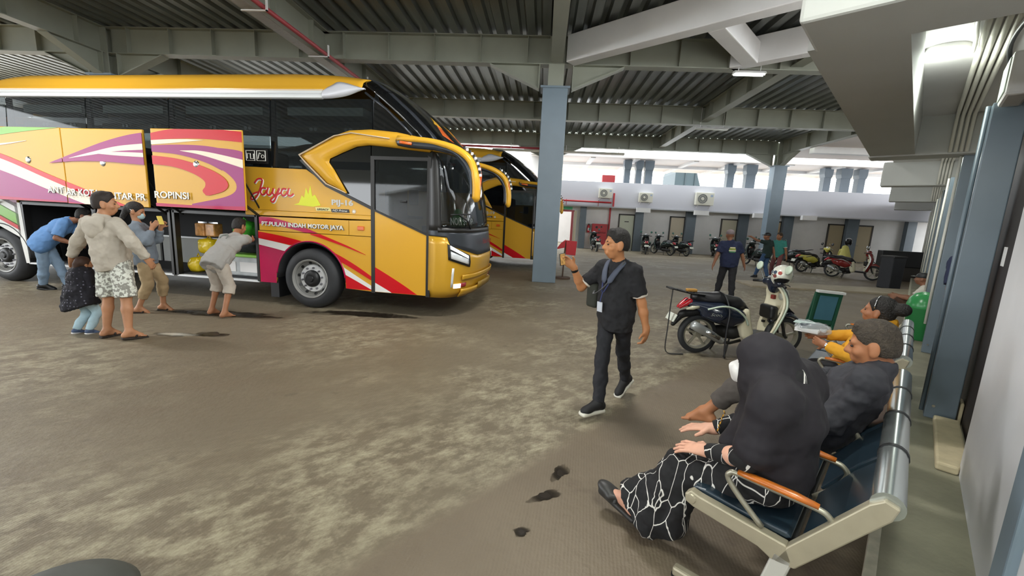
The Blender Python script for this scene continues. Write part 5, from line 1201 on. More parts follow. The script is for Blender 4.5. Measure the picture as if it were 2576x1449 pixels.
def scooter(label, body, inner, accent, seat=None, straps=False, group=None, h=0.012, red=True, name='scooter', plate=True):
    s = empty(name, (0, 0, 0), 0, label, 'scooter', group)
    seat = seat or M_seatk
    sc_wheel(s, -0.62, 0.275, 0.275); sc_wheel(s, 0.63, 0.275, 0.275)
    # tail body
    pr = []
    for sy in (-1, 1):
        pr += [('c', (-0.78, sy*0.055, 0.70), (-0.42, sy*0.13, 0.62), 0.045, 0.12), ('c', (-0.42, sy*0.13, 0.60), (-0.16, sy*0.13, 0.56), 0.125, 0.11), ('c', (-0.60, sy*0.11, 0.58), (-0.25, sy*0.13, 0.50), 0.06, 0.09)]
    pr += [('c', (-0.80, 0, 0.71), (-0.3, 0, 0.66), 0.05, 0.1)]
    blob('tail_body', pr, h, 0.05, body, s)
    for sy in (-1, 1):
        st = smooth_path([(-0.62, sy*0.20, 0.66), (-0.45, sy*0.255, 0.715), (-0.28, sy*0.255, 0.69), (-0.12, sy*0.245, 0.58), (-0.055, sy*0.235, 0.47)], 5)
        MB().tube(st, 0.013, 6).build('trim_line', accent, s, smooth=True)
        blob('side_cover', [('c', (-0.10, sy*0.12, 0.56), (0.0, sy*0.12, 0.33), 0.07, 0.085), ('c', (-0.02, sy*0.1, 0.62), (0.02, sy*0.12, 0.36), 0.05, 0.06)], h, 0.04, inner, s)
    # seat
    blob('seat', [('c', (-0.70, 0, 0.795), (-0.40, 0, 0.77), 0.075, 0.095), ('c', (-0.40, 0, 0.765), (-0.12, 0, 0.715), 0.095, 0.09), ('c', (-0.12, 0, 0.71), (0.02, 0, 0.64), 0.08, 0.05), ('e', (-0.42, 0, 0.76), (0.28, 0.135, 0.06), None), ('e', (-0.16, 0, 0.70), (0.16, 0.12, 0.06), None)], h, 0.05, seat, s)
    # rear mudguard, lamp, plate
    blob('rear_mudguard', [('c', (-0.60, 0, 0.60), (-0.86, 0, 0.55), 0.07, 0.05), ('c', (-0.86, 0, 0.55), (-0.98, 0, 0.40), 0.045, 0.03), ('n', (-0.62, 0, 0.275), (0.285, 0.2, 0.285), None)], h, 0.03, M_black, s)
    if red: blob('tail_lamp', [('c', (-0.80, -0.05, 0.735), (-0.92, -0.03, 0.645), 0.04, 0.022), ('c', (-0.80, 0.05, 0.735), (-0.92, 0.03, 0.645), 0.04, 0.022)], h, 0.03, M_tail, s)
    for sy in (-1, 1): MB().tube([(-0.70, sy*0.125, 0.675), (-0.78, sy*0.10, 0.655), (-0.85, sy*0.07, 0.63)], [0.02, 0.03, 0.012], 8).build('rear_indicator', mat('lens_smoke', 'b9b79f', 0.2), s, smooth=True)
    if plate:
        MB().box((-1.02, -0.12, 0.45), (-1.005, 0.12, 0.56), R=Matrix.Rotation(0.45, 3, 'Y')).build('number_plate', M_plate, s, bev=0.004)
        MB().box((-1.0, -0.02, 0.48), (-0.88, 0.02, 0.53)).build('plate_bracket', M_black, s)
    # engine, exhaust, stand, floorboard
    blob('engine', [('c', (-0.62, 0.09, 0.29), (-0.12, 0.08, 0.30), 0.07, 0.10), ('c', (-0.12, 0, 0.32), (0.0, 0, 0.34), 0.11, 0.09)], h, 0.04, M_engine, s)
    MB().tube([(-0.05, -0.10, 0.22), (-0.22, -0.14, 0.19), (-0.36, -0.15, 0.22)], 0.02, 8).build('exhaust_pipe', M_engine, s, smooth=True)
    MB().tube([(-0.32, -0.16, 0.215), (-0.36, -0.165, 0.225), (-0.70, -0.17, 0.40), (-0.78, -0.17, 0.44), (-0.80, -0.17, 0.45)], [0.035, 0.05, 0.062, 0.06, 0.03], 14).build('muffler', M_muff, s, smooth=True)
    MB().tube([(-0.42, -0.225, 0.275), (-0.62, -0.232, 0.37)], 0.028, 10, flat=(0.5, 1)).build('muffler_guard', M_chrome, s, smooth=True)
    for sy in (-0.12, 0.12): MB().tube([(-0.22, sy, 0.25), (-0.30, sy*1.5, 0.0)], 0.013, 6).build('stand_leg', M_engine, s)
    MB().prism([(-0.06, 0.27), (0.40, 0.25), (0.44, 0.33), (0.36, 0.32), (-0.04, 0.33)], lambda a, b, hh: (a, -0.16+hh, b), 0.32).build('floorboard', M_black, s, bev=0.02)
    # front: leg shield, pocket, fender, fork
    cur = smooth_path([(0.33, 0.30), (0.36, 0.42), (0.42, 0.62), (0.44, 0.80), (0.40, 0.93), (0.37, 1.0)], 4)
    wid = np.interp(np.linspace(0, 1, len(cur)), [0, 0.2, 0.5, 0.75, 1], [0.13, 0.17, 0.20, 0.17, 0.10])
    rows = [[(x-0.05*(1-(j/6-1)**2)*0 + 0.10*(1-(j/6-1)**2), (j/6-1)*w_, z) for j in range(13)] for (x, z), w_ in zip(cur, wid)]
    MB().grid(rows).build('leg_shield', inner, s, smooth=True, solid=0.03)
    rows2 = [[(a+0.035, b*1.04, c) for a, b, c in r] for r in rows]
    MB().grid(rows2).build('front_cover', body, s, smooth=True, solid=0.03)
    for sy in (0, 12): MB().tube([r[sy] for r in rows2], 0.016, 6).build('shield_trim', accent, s, smooth=True)
    blob('pocket', [('b', (0.37, 0, 0.62), (0.02, 0.10, 0.06), 0.035, None), ('c', (0.345, -0.09, 0.68), (0.345, 0.09, 0.68), 0.03, 0.03)], h, 0.02, M_black, s)
    MB().box((0.385, -0.03, 0.80), (0.43, 0.03, 0.86)).build('bag_hook', mat('hook_red', '7d2f2a', 0.4), s, bev=0.008)
    MB().box((0.355, 0.06, 0.45), (0.385, 0.10, 0.48)).build('latch', M_engine, s)
    blob('front_fender', [('c', (0.44, 0, 0.50), (0.66, 0, 0.585), 0.06, 0.055), ('c', (0.66, 0, 0.585), (0.86, 0, 0.47), 0.055, 0.035), ('c', (0.86, 0, 0.47), (0.90, 0, 0.42), 0.035, 0.02), ('n', (0.63, 0, 0.275), (0.29, 0.2, 0.29), None)], h, 0.04, body, s)
    MB().prism([(0.56, 0.70), (0.74, 0.60), (0.66, 0.66), (0.60, 0.72)], lambda a, b, hh: (a, -0.05+hh, b), 0.1).build('beak', M_black, s, bev=0.01)
    for sy in (-0.07, 0.07): MB().tube([(0.50, sy, 0.62), (0.60, sy, 0.30), (0.63, sy, 0.27)], 0.02, 8).build('fork_leg', M_engine, s)
    blob('head_lamp', [('e', (0.55, 0, 0.86), (0.05, 0.09, 0.09), None)], h, 0.02, M_lens if 'M_lens' in globals() else M_plate, s)
    # handlebar
    blob('handlebar_cover', [('c', (0.37, -0.14, 1.03), (0.40, 0.0, 1.03), 0.05, 0.075), ('c', (0.37, 0.14, 1.03), (0.40, 0.0, 1.03), 0.05, 0.075), ('c', (0.40, 0, 0.95), (0.42, 0, 1.05), 0.07, 0.07)], h, 0.05, body, s)
    MB().tube([(0.36, -0.07, 1.085), (0.365, 0.0, 1.10), (0.36, 0.07, 1.085)], 0.03, 8).build('speedometer', M_chrome, s, smooth=True)
    for sy in (-1, 1):
        MB().tube([(0.37, sy*0.16, 1.03), (0.34, sy*0.24, 1.02), (0.31, sy*0.33, 1.01)], 0.017, 8).build('handle_grip', M_black, s, smooth=True)
        MB().tube([(0.40, sy*0.19, 1.03), (0.39, sy*0.27, 1.03), (0.37, sy*0.33, 1.025)], 0.007, 6).build('brake_lever', M_chrome, s)
        MB().tube([(0.36, sy*0.17, 1.04), (0.35, sy*0.24, 1.16), (0.345, sy*0.27, 1.19)], 0.007, 6).build('mirror_stem', M_chrome, s)
        MB().lathe([(0, 0.012), (0.05, 0.012), (0.062, 0.0), (0.06, -0.012), (0.04, -0.03), (0, -0.034)], AX((0.345, sy*0.29, 1.235), (-0.9, 0.0, 0.2)), 20).build('mirror', accent, s, smooth=True)
    # rear rack
    for sy in (-0.09, -0.03, 0.03, 0.09): MB().tube([(-0.62, sy, 0.83), (-0.80, sy, 0.845), (-1.06, sy*0.8, 0.90), (-1.10, sy*0.6, 0.905)], 0.013, 6).build('rack_bar', M_black, s, smooth=True)
    for x, z in ((-0.72, 0.838), (-0.88, 0.865), (-1.02, 0.893)): MB().tube([(x, -0.1, z), (x, 0.1, z)], 0.013, 6).build('rack_cross_bar', M_black, s)
    if straps:
        MB().tube(smooth_path([(-1.06, -0.06, 0.90), (-1.075, -0.075, 0.70), (-1.09, -0.09, 0.35), (-1.10, -0.10, 0.10), (-1.06, -0.11, 0.02), (-0.95, -0.12, 0.012), (-0.85, -0.12, 0.012)], 4), 0.016, 6, flat=(1, 0.35)).build('strap', M_black, s, smooth=True)
        MB().tube(smooth_path([(-0.38, 0.0, 0.87), (-0.37, -0.15, 0.83), (-0.36, -0.27, 0.65), (-0.37, -0.275, 0.40), (-0.36, -0.27, 0.15), (-0.35, -0.28, 0.015)], 4), 0.018, 6, flat=(0.4, 1)).build('strap', M_black, s, smooth=True)
        MB().box((-0.84, -0.03, 0.86), (-0.70, 0.04, 0.90)).build('cloth_scrap', mat('scrap_tan', 'b98a45', 0.9), s, bev=0.01)
    return s
def place(o, x, y, ang): o.location = (x, y, 0); o.rotation_euler = (0, 0, ang); return o
A = scooter('navy and cream scooter with loose straps hanging from its rear rack', M_navy, M_scream, mat('scooter_mint', 'c9d8c4', 0.3), straps=True)
text_mesh('badge_lettering', 'Scoopy', 0.08, M_plate, A, lambda x, y, z: (-0.60+x, -0.262+0.02*abs(x-0.12)*2, 0.585+y), shear=0.35, width=0.22, height=0.05, ext=0.001)
place(A, 2.83, 5.93, math.radians(8))
def helmet(loc, rot, col, label, deco=True, s=1.0, name='helmet'):
    o = empty(name, loc, 0, label, 'helmet'); o.rotation_euler = rot; o.scale = (s, s, s)
    blob('shell', [('e', (0, 0, 0.0), (0.14, 0.125, 0.135), None), ('c', (-0.02, 0, -0.06), (-0.05, 0, -0.09), 0.12, 0.10), ('n', (0.12, 0, -0.06), (0.13, 0.10, 0.085), None), ('n', (-0.01, 0, -0.13), (0.10, 0.085, 0.12), None)], 0.009, 0.02, col, o)
    blob('lining', [('e', (-0.005, 0, -0.02), (0.115, 0.105, 0.105), None)], 0.012, 0.02, M_black, o)
    MB().tube([(0.115*math.cos(a), 0.118*math.sin(a), 0.02) for a in np.linspace(-1.3, 1.3, 14)], 0.012, 6).build('brow_trim', M_dkframe, o, smooth=True)
    if deco:
        for a, z, m in ((0.5, 0.085, 'a8443a'), (1.1, 0.07, '3d4b60'), (1.6, 0.04, '55606c'), (0.9, 0.03, '7c3f3a')):
            p = (0.142*math.cos(a)*math.sqrt(max(0, 1-(z/0.136)**2)), -0.128*math.sin(a)*math.sqrt(max(0, 1-(z/0.136)**2)), z)
            MB().lathe([(0.0, 0.004), (0.026, 0.002), (0.028, -0.006)], AX(p, p), 6).build('sticker', mat('sticker_'+m, m, 0.4), o)
    return o
helmet((3.235, 5.86, 1.15), (0.0, 0.45, -1.9), mat('helmet_white', 'e2e2d4', 0.15, coat=0.5), 'white helmet with stickers hung on the navy scooter handlebar')
R_ = scooter('red scooter with cream leg shield parked beyond the pale strip', mat('scooter_red', '8d2a28', 0.2, coat=0.5), M_scream, M_chrome, group=None, h=0.016)
place(R_, 12.1, 17.25, math.radians(-30))
Y_ = scooter('yellow and black scooter parked behind the red scooter', mat('scooter_yellow', 'd8cf5a', 0.25, coat=0.4), M_black, M_black, h=0.016)
place(Y_, 11.75, 18.9, math.radians(5))
jk = empty('draped_jacket', (12.55, 18.5, 0), 0, 'pale yellow jacket hung over the yellow scooter handlebar with a black helmet on top', 'jacket')
blob('cloth', [('c', (0, 0, 1.12), (0.05, 0, 0.62), 0.12, 0.24), ('c', (0.0, 0.2, 1.0), (0.02, 0.3, 0.6), 0.08, 0.12)], 0.02, 0.05, mat('jacket_yellow', 'd6d07a', 0.8), jk, fold=0.03)
helmet((12.6, 18.45, 1.40), (0, 0, -2.2), mat('helmet_black', '15171a', 0.2, coat=0.5), 'black helmet resting on the pale yellow jacket', deco=False)
D = scooter('dark scooter parked nose-in beside the red hydrant cabinet', mat('scooter_dark', '1b2526', 0.3), M_black, mat('scooter_greentrim', '2f5a50', 0.3), h=0.02, name='parked_scooter', group='dark scooters along the far wall')
place(D, 3.05, 25.0, math.radians(95))
for x, y, a, lb in ((5.95, 24.9, 80, 'dark scooter parked nose-in just past the first cream door'), (6.95, 25.0, 120, 'dark scooter turned aslant between the first and second far doors'), (7.95, 25.1, 110, 'dark scooter parked in front of the second far door'), (10.0, 25.3, 75, 'dark scooter parked between the second and third far doors'),
                    (12.75, 25.6, 150, 'dark scooter parked sideways behind the pillar near the far doors'), (11.9, 21.4, 120, 'dark scooter parked behind the yellow scooter'), (10.2, 20.9, 100, 'dark scooter parked behind the two standing men')):
    c = copy_tree(D); c['label'] = lb; place(c, x, y, math.radians(a))
c = copy_tree(D); c['label'] = 'dark motor scooter parked at the far end of the wing columns'; place(c, 12.45, 13.1, math.radians(60)); c['group'] = 'scooter by the wing'
M_hairk0 = mat('hair_black', '16120f', 0.6, bump=0.7, bscale=90)
# ================================================================ people
def V3(p): return np.array(p, float)
def nrm(v): v = V3(v); return v/(np.linalg.norm(v)+1e-9)
def skin_mat(name, col): return mat(name, col, 0.5, var=0.10, scale=9, spec=0.35)
def ik(a, b, l1, l2, pole):
    a, b = V3(a), V3(b); d = b-a; L = np.linalg.norm(d); L2 = min(L, (l1+l2)*0.999); u = d/L
    b = a+u*L2 if L > (l1+l2) else b; L = np.linalg.norm(b-a)
    x = (l1*l1-l2*l2+L*L)/(2*L); h = math.sqrt(max(l1*l1-x*x, 0)); p = V3(pole); p = nrm(p-u*(p@u))
    return a+u*x+p*h, b
def frame3(x, y, z): return np.stack([nrm(x), nrm(y), nrm(z)], 1)
def hand_prims(wr, d, nrm_, across, curl=0.4, s=1.0, spread=0.0, thumb=1.0):
    """d: wrist->fingers, nrm_: back of the hand, across: towards the thumb side"""
    d = nrm(d); n = nrm(V3(nrm_)-d*(V3(nrm_)@d)); a = np.cross(d, n); a = a if a@V3(across) > 0 else -a
    P = [('e', wr+d*0.048*s, (0.040*s, 0.055*s, 0.016*s), frame3(a, d, n)), ('c', wr-d*0.02*s, wr+d*0.03*s, 0.026*s, 0.026*s)]
    for k, (off, ln) in enumerate(((0.032, 0.070), (0.0108, 0.080), (-0.0108, 0.074), (-0.0315, 0.057))):
        b = wr+d*(0.088-abs(off)*0.15)*s+a*off*s; dd = nrm(d+a*off*spread*10)
        c1 = curl*0.7; p1 = b+(dd*math.cos(c1)-n*math.sin(c1))*ln*0.5*s; c2 = curl*1.7; p2 = p1+(dd*math.cos(c2)-n*math.sin(c2))*ln*0.5*s
        P += [('c', b-d*0.01*s, p1, 0.0098*s, 0.0088*s, 0.006), ('c', p1, p2, 0.0088*s, 0.0072*s, 0.005)]
    t0 = wr+d*0.022*s+a*0.030*s; t1 = t0+(d*0.6+a*0.75*thumb-n*0.25)*0.036*s; t2 = t1+(d*0.85+a*0.35*thumb-n*0.35)*0.032*s
    P += [('c', t0, t1, 0.0135*s, 0.0115*s, 0.012), ('c', t1, t2, 0.0112*s, 0.0085*s, 0.006)]
    return P
def person(label, P, h=0.009, hs=None, name='person', group=None):
    """P: dict describing pose (world positions) and clothes"""
    s = P.get('s', 1.0); root_xy = P['root']; o = empty(name, (root_xy[0], root_xy[1], root_xy[2] if len(root_xy) > 2 else 0), 0, label, 'person', group)
    off = V3((root_xy[0], root_xy[1], root_xy[2] if len(root_xy) > 2 else 0))
    G = lambda p: V3(p)-off
    f = nrm((*P['face'][:2], 0)); rt = np.array([f[1], -f[0], 0])
    pel = G(P['pel']); ch = G(P['chest']); t = nrm(ch-pel)
    fr = nrm(np.cross(t, rt))*-1; fr = nrm(np.cross(rt, t))*-1 if False else nrm(f-t*(f@t))
    RT = frame3(rt, fr, t)
    tw = P.get('twist', 0.0); rs = nrm(rt*math.cos(tw)+fr*math.sin(tw)); fs = nrm(np.cross(t, rs)); RS = frame3(rs, fs, t)
    sh = ch+t*0.125*s; nb = sh+t*0.06*s
    hd = G(P['head']); hf = nrm(P.get('look', P['face'])); hu = nrm(P.get('hup', (0, 0, 1))); hu = nrm(hu-hf*(hu@hf)); hr = np.cross(hf, hu); RH = frame3(hr, hf, hu)
    SW = P.get('sw', 0.175)*s
    shL, shR = sh-rs*SW, sh+rs*SW; hipL, hipR = pel-rt*0.088*s, pel+rt*0.088*s
    wL, wR = G(P['wl']), G(P['wr'])
    eL, wL = ik(shL, wL, 0.29*s, 0.25*s, P.get('epl', -f-rt*0.3+V3((0, 0, -0.4)))); eR, wR = ik(shR, wR, 0.29*s, 0.25*s, P.get('epr', -f+rt*0.3+V3((0, 0, -0.4))))
    aL, aR = G(P['al']), G(P['ar'])
    kL, aL = ik(hipL, aL, 0.425*s, 0.41*s, P.get('kpl', f)); kR, aR = ik(hipR, aR, 0.425*s, 0.41*s, P.get('kpr', f))
    fat = P.get('fat', 1.0)
    sk = skin_mat(*P.get('skin', ('skin_tan', 'b07a55')))
    # ---- body, one surface
    B = [('e', pel, (0.14*s*fat, 0.10*s*fat, 0.11*s), RT), ('e', pel+(ch-pel)*0.5, (0.12*s*fat, 0.09*s*fat, 0.15*s), RT), ('e', ch, (0.14*s*fat, 0.095*s*fat, 0.15*s), RS), ('c', sh-rs*SW*0.8, sh+rs*SW*0.8, 0.045*s, 0.045*s)]
    B += [('c', nb+t*0.015*s, sh-rs*SW*0.75, 0.05*s, 0.045*s), ('c', nb+t*0.015*s, sh+rs*SW*0.75, 0.05*s, 0.045*s)]
    hc = hd; nk = 0.052*s if P.get('male', 1) else 0.045*s
    B += [('c', nb-t*0.05*s, hc-hu*0.05*s-hf*0.012*s, nk*1.1, nk)]
    hsz = P.get('hsz', 1.05)*s
    def hp(x, y, z): return hc+(hr*x+hf*y+hu*z)*hsz
    HP = [('e', hp(0, -0.012, 0.03), (0.076*hsz, 0.097*hsz, 0.092*hsz), RH), ('e', hp(0, 0.026, -0.035), (0.062*hsz, 0.066*hsz, 0.085*hsz), RH), ('c', hp(0, 0.055, -0.085), hp(0, 0.045, -0.095), 0.026*hsz, 0.03*hsz),
          ('c', hp(0, 0.088, 0.01), hp(0, 0.112, -0.028), 0.010*hsz, 0.0155*hsz), ('e', hp(0.018, 0.094, -0.033), (0.011*hsz, 0.012*hsz, 0.009*hsz), RH), ('e', hp(-0.018, 0.094, -0.033), (0.011*hsz, 0.012*hsz, 0.009*hsz), RH),
          ('c', hp(-0.022, 0.086, -0.060), hp(0.022, 0.086, -0.060), 0.0095*hsz, 0.0095*hsz), ('c', hp(-0.018, 0.083, -0.073), hp(0.018, 0.083, -0.073), 0.010*hsz, 0.010*hsz),
          ('c', hp(-0.045, 0.076, 0.022), hp(0.045, 0.076, 0.022), 0.012*hsz, 0.012*hsz), ('e', hp(0.05, 0.06, -0.03), (0.02*hsz, 0.024*hsz, 0.022*hsz), RH), ('e', hp(-0.05, 0.06, -0.03), (0.02*hsz, 0.024*hsz, 0.022*hsz), RH)]
    for q in (-1, 1):
        HP += [('e', hp(q*0.080, -0.012, -0.012), (0.010*hsz, 0.022*hsz, 0.034*hsz), RH), ('e', hp(q*0.077, -0.004, -0.04), (0.008*hsz, 0.011*hsz, 0.014*hsz), RH)]
        HP += [('n', hp(q*0.032, 0.099, 0.0), (0.016*hsz, 0.013*hsz, 0.010*hsz), RH)]
    B += [p for p in HP if p[0] != 'n']
    for S_, E_, W_ in ((shL, eL, wL), (shR, eR, wR)):
        B += [('c', S_, E_, 0.052*s, 0.040*s), ('c', E_, E_+(W_-E_)*0.35, 0.040*s, 0.041*s), ('c', E_+(W_-E_)*0.35, W_, 0.041*s, 0.026*s)]
    hL = P.get('hl', {}); hR = P.get('hrr', {})
    B += hand_prims(wL, hL.get('d', wL-eL), hL.get('n', -rt), hL.get('a', f), hL.get('c', 0.45), s*P.get('hands', 1.0), hL.get('sp', 0.0))
    B += hand_prims(wR, hR.get('d', wR-eR), hR.get('n', rt), hR.get('a', f), hR.get('c', 0.45), s*P.get('hands', 1.0), hR.get('sp', 0.0))
    feet = []
    for H_, K_, A_, key in ((hipL, kL, aL, 'fl'), (hipR, kR, aR, 'fr')):
        q = 0.80 if P.get('leg', {}).get('len', 2.0) > 1 else 1.0
        B += [('c', H_, K_, 0.080*s*fat*0.85, 0.054*s*q), ('c', K_, K_+(A_-K_)*0.35, 0.052*s*q, 0.055*s*q), ('c', K_+(A_-K_)*0.35, A_, 0.055*s*q, 0.036*s)]
        d = nrm(P.get(key, (f[0], f[1], -0.25))); u = P.get(key+'u', (0, 0, 1)); side_ = nrm(np.cross(d, V3(u))); up = np.cross(side_, d)
        heel = A_-d*0.035*s-up*0.045*s; toe = A_+d*0.135*s-up*0.055*s
        feet.append((A_, d, up, side_, heel, toe))
        if not P.get('shoe'):
            B += [('c', A_, heel, 0.036*s, 0.032*s), ('c', A_+d*0.02*s, toe-d*0.02*s, 0.036*s, 0.024*s), ('c', heel, toe-d*0.02*s, 0.028*s, 0.022*s)]
            for k in range(5):
                o2 = (k-2)*0.017*s*(1 if key == 'fl' else -1); ln = (0.045, 0.04, 0.036, 0.03, 0.024)[k]*s
                b0 = toe-d*0.025*s+side_*o2; B.append(('c', b0, b0+d*ln-up*0.004, (0.012 if k == 0 else 0.0092)*s, (0.011 if k == 0 else 0.008)*s, 0.005))
        else: B += [('c', A_, heel, 0.036*s, 0.03*s), ('c', A_, toe, 0.034*s, 0.022*s)]
    B += [p for p in HP if p[0] == 'n']
    blob('body', B, hs or h, 0.022*s, sk, o)
    # ---- face details
    if P.get('eyes', True):
        for q in (-1, 1):
            blob('eye', [('e', hp(q*0.032, 0.082, 0.0), (0.012*hsz, 0.010*hsz, 0.0075*hsz), RH)], 0.004, 0.004, mat('eye_dark', '2a1f1a', 0.2), o)
            MB().tube([hp(q*0.016, 0.092, 0.022), hp(q*0.034, 0.090, 0.028), hp(q*0.052, 0.078, 0.023)], [0.003*hsz, 0.0045*hsz, 0.002*hsz], 6).build('eyebrow', mat('hair_black', '16120f', 0.6), o)
        MB().tube([hp(-0.026, 0.088, -0.066), hp(0, 0.097, -0.0665), hp(0.026, 0.088, -0.066)], [0.003*hsz, 0.0055*hsz, 0.003*hsz], 6).build('lips', mat('lip_brown', '8a4a3c', 0.5), o, smooth=True)
    # ---- hair
    hm = P.get('hair')
    if hm:
        st, hmat = hm
        if st == 'short': pr = [('e', hp(0, -0.012, 0.046), (0.081*hsz, 0.104*hsz, 0.094*hsz), RH), ('e', hp(0, -0.04, -0.005), (0.079*hsz, 0.074*hsz, 0.085*hsz), RH), ('c', hp(-0.03, 0.045, 0.108), hp(0.03, 0.045, 0.108), 0.024*hsz, 0.024*hsz), ('n', hp(0, 0.098, -0.03), (0.105*hsz, 0.088*hsz, 0.105*hsz), RH), ('n', hp(0, 0.0, -0.10), (0.12*hsz, 0.12*hsz, 0.06*hsz), RH)] + [('n', hp(q*0.09, 0.0, -0.03), (0.025*hsz, 0.04*hsz, 0.05*hsz), RH) for q in (-1, 1)]
        elif st == 'bun': pr = [('e', hp(0, -0.022, 0.038), (0.086*hsz, 0.104*hsz, 0.094*hsz), RH), ('e', hp(0, -0.05, -0.01), (0.076*hsz, 0.068*hsz, 0.085*hsz), RH), ('e', hp(0, -0.145, 0.045), (0.055*hsz, 0.06*hsz, 0.055*hsz), RH), ('n', hp(0, 0.09, -0.03), (0.105*hsz, 0.082*hsz, 0.10*hsz), RH)]
        elif st == 'tail': pr = [('e', hp(0, -0.02, 0.035), (0.088*hsz, 0.108*hsz, 0.098*hsz), RH), ('c', hp(0, -0.1, 0.0), hp(0, -0.12, -0.16), 0.05*hsz, 0.03*hsz), ('n', hp(0, 0.09, -0.03), (0.105*hsz, 0.08*hsz, 0.10*hsz), RH)]
        elif st == 'cap': pr = [('e', hp(0, -0.012, 0.045), (0.088*hsz, 0.108*hsz, 0.085*hsz), RH), ('n', hp(0, 0.0, -0.06), (0.2*hsz, 0.2*hsz, 0.085*hsz), RH), ('e', hp(0, 0.11, 0.035), (0.07*hsz, 0.07*hsz, 0.012*hsz), RH)]
        blob('cap' if st == 'cap' else 'hair', pr, min(h, 0.008), 0.02*s, hmat, o, fold=0.006 if st != 'cap' else 0, fsize=0.03)
    # ---- clothes
    c = P.get('top')
    if c:
        m, slv, hem = c['m'], c.get('sleeve', 0.5), c.get('hem', 0.12); x = c.get('fit', 1.0)
        pr = [('e', ch, (0.178*s*fat*x, 0.135*s*fat*x, 0.165*s), RS), ('e', pel+(ch-pel)*0.5, (0.162*s*fat*x, 0.132*s*fat*x, 0.17*s), RT), ('e', pel+t*0.06*s, (0.182*s*fat*x, 0.150*s*fat*x, 0.34*s), RT), ('c', sh-rs*SW*0.85, sh+rs*SW*0.85, 0.068*s, 0.068*s), ('c', nb-t*0.06*s, nb+t*0.0*s, 0.074*s, 0.066*s), ('c', nb-t*0.0*s, sh-rs*SW*0.8, 0.056*s, 0.06*s), ('c', nb-t*0.0*s, sh+rs*SW*0.8, 0.056*s, 0.06*s)]
        cuts = [('k', pel-t*hem*s, -t, 0.33*s)]
        for S_, E_, W_ in ((shL, eL, wL), (shR, eR, wR)):
            if slv <= 1: pr.append(('c', S_, S_+(E_-S_)*slv, 0.070*s*x, 0.064*s*x*c.get('flare', 1.0))); cuts.append(('k', S_+(E_-S_)*slv, E_-S_, 0.085*s*x))
            else: pr += [('c', S_, E_, 0.070*s*x, 0.056*s*x), ('c', E_, E_+(W_-E_)*(slv-1), 0.056*s*x, 0.046*s*x)]; cuts.append(('k', E_+(W_-E_)*(slv-1), W_-E_, 0.06*s*x))
        pr.append(('n', nb+t*0.07*s+fr*0.03*s, (0.075*s, 0.065*s, 0.05*s), RS))
        pr += cuts
        g = blob('shirt', pr, h, 0.045*s, m, o, fold=c.get('fold', 0.03), fsize=c.get('fs', 0.075))
        if c.get('collar'):
            MB().tube([nb-t*0.012*s+(rs*math.cos(a)*0.066+fs*math.sin(a)*0.058)*s+t*0.012*s*math.cos(a) for a in np.linspace(0, 2*PI, 15)[:-1]], 0.016*s, 8, closed=True).build('collar', c['collar'], o, smooth=True)
        if c.get('hood'):
            blob('hood', [('e', nb-fs*0.115*s-t*0.085*s, (0.135*s, 0.05*s, 0.115*s), RS), ('c', nb-fs*0.08*s-rs*0.08*s, nb-fs*0.12*s-t*0.14*s, 0.045*s, 0.05*s), ('c', nb-fs*0.08*s+rs*0.08*s, nb-fs*0.12*s-t*0.14*s, 0.045*s, 0.05*s), ('c', nb+rs*0.08*s, nb+rs*0.06*s+fs*0.04*s, 0.035*s, 0.03*s), ('c', nb-rs*0.08*s, nb-rs*0.06*s+fs*0.04*s, 0.035*s, 0.03*s)], h, 0.05*s, m, o, fold=0.02, fsize=0.08)
        if c.get('band'):
            for S_, E_ in ((shL, eL), (shR, eR)):
                e = S_+(E_-S_)*slv; d = nrm(E_-S_); MB().tube([e-d*0.004, e+d*0.014], 0.0655*s*x, 16).build('sleeve_band', c['band'], o, smooth=True, auto=60)
    c = P.get('leg')
    if c:
        m = c['m']; x = c.get('fit', 1.0); ln = c.get('len', 2.0)
        pr = [('e', pel, (0.168*s*fat, 0.13*s*fat, 0.13*s), RT), ('e', pel+t*0.06*s, (0.158*s*fat, 0.125*s*fat, 0.11*s), RT)]
        for H_, K_, A_ in ((hipL, kL, aL), (hipR, kR, aR)):
            if ln <= 1: pr.append(('c', H_, H_+(K_-H_)*ln, 0.096*s*x*fat, 0.085*s*x*c.get('flare', 1.0))); pr.append(('k', H_+(K_-H_)*ln, K_-H_, 0.115*s*x))
            else: pr += [('c', H_, K_, 0.092*s*x*fat, 0.068*s*x), ('c', K_, K_+(A_-K_)*(ln-1)*0.5, 0.067*s*x, 0.064*s*x), ('c', K_+(A_-K_)*(ln-1)*0.5, K_+(A_-K_)*(ln-1), 0.064*s*x, 0.054*s*x*c.get('flare', 1.0)), ('k', K_+(A_-K_)*(ln-1), A_-K_, 0.09*s*x*max(1, c.get('flare', 1.0)))]
        pr = [(q[0], G(q[1]), G(q[2]), q[3], q[4]) for q in c.get('extra', [])] + pr
        blob('trousers' if ln > 1 else 'shorts', pr, h, 0.035*s, m, o, fold=c.get('fold', 0.026), fsize=c.get('fs', 0.075))
    sh_ = P.get('shoe')
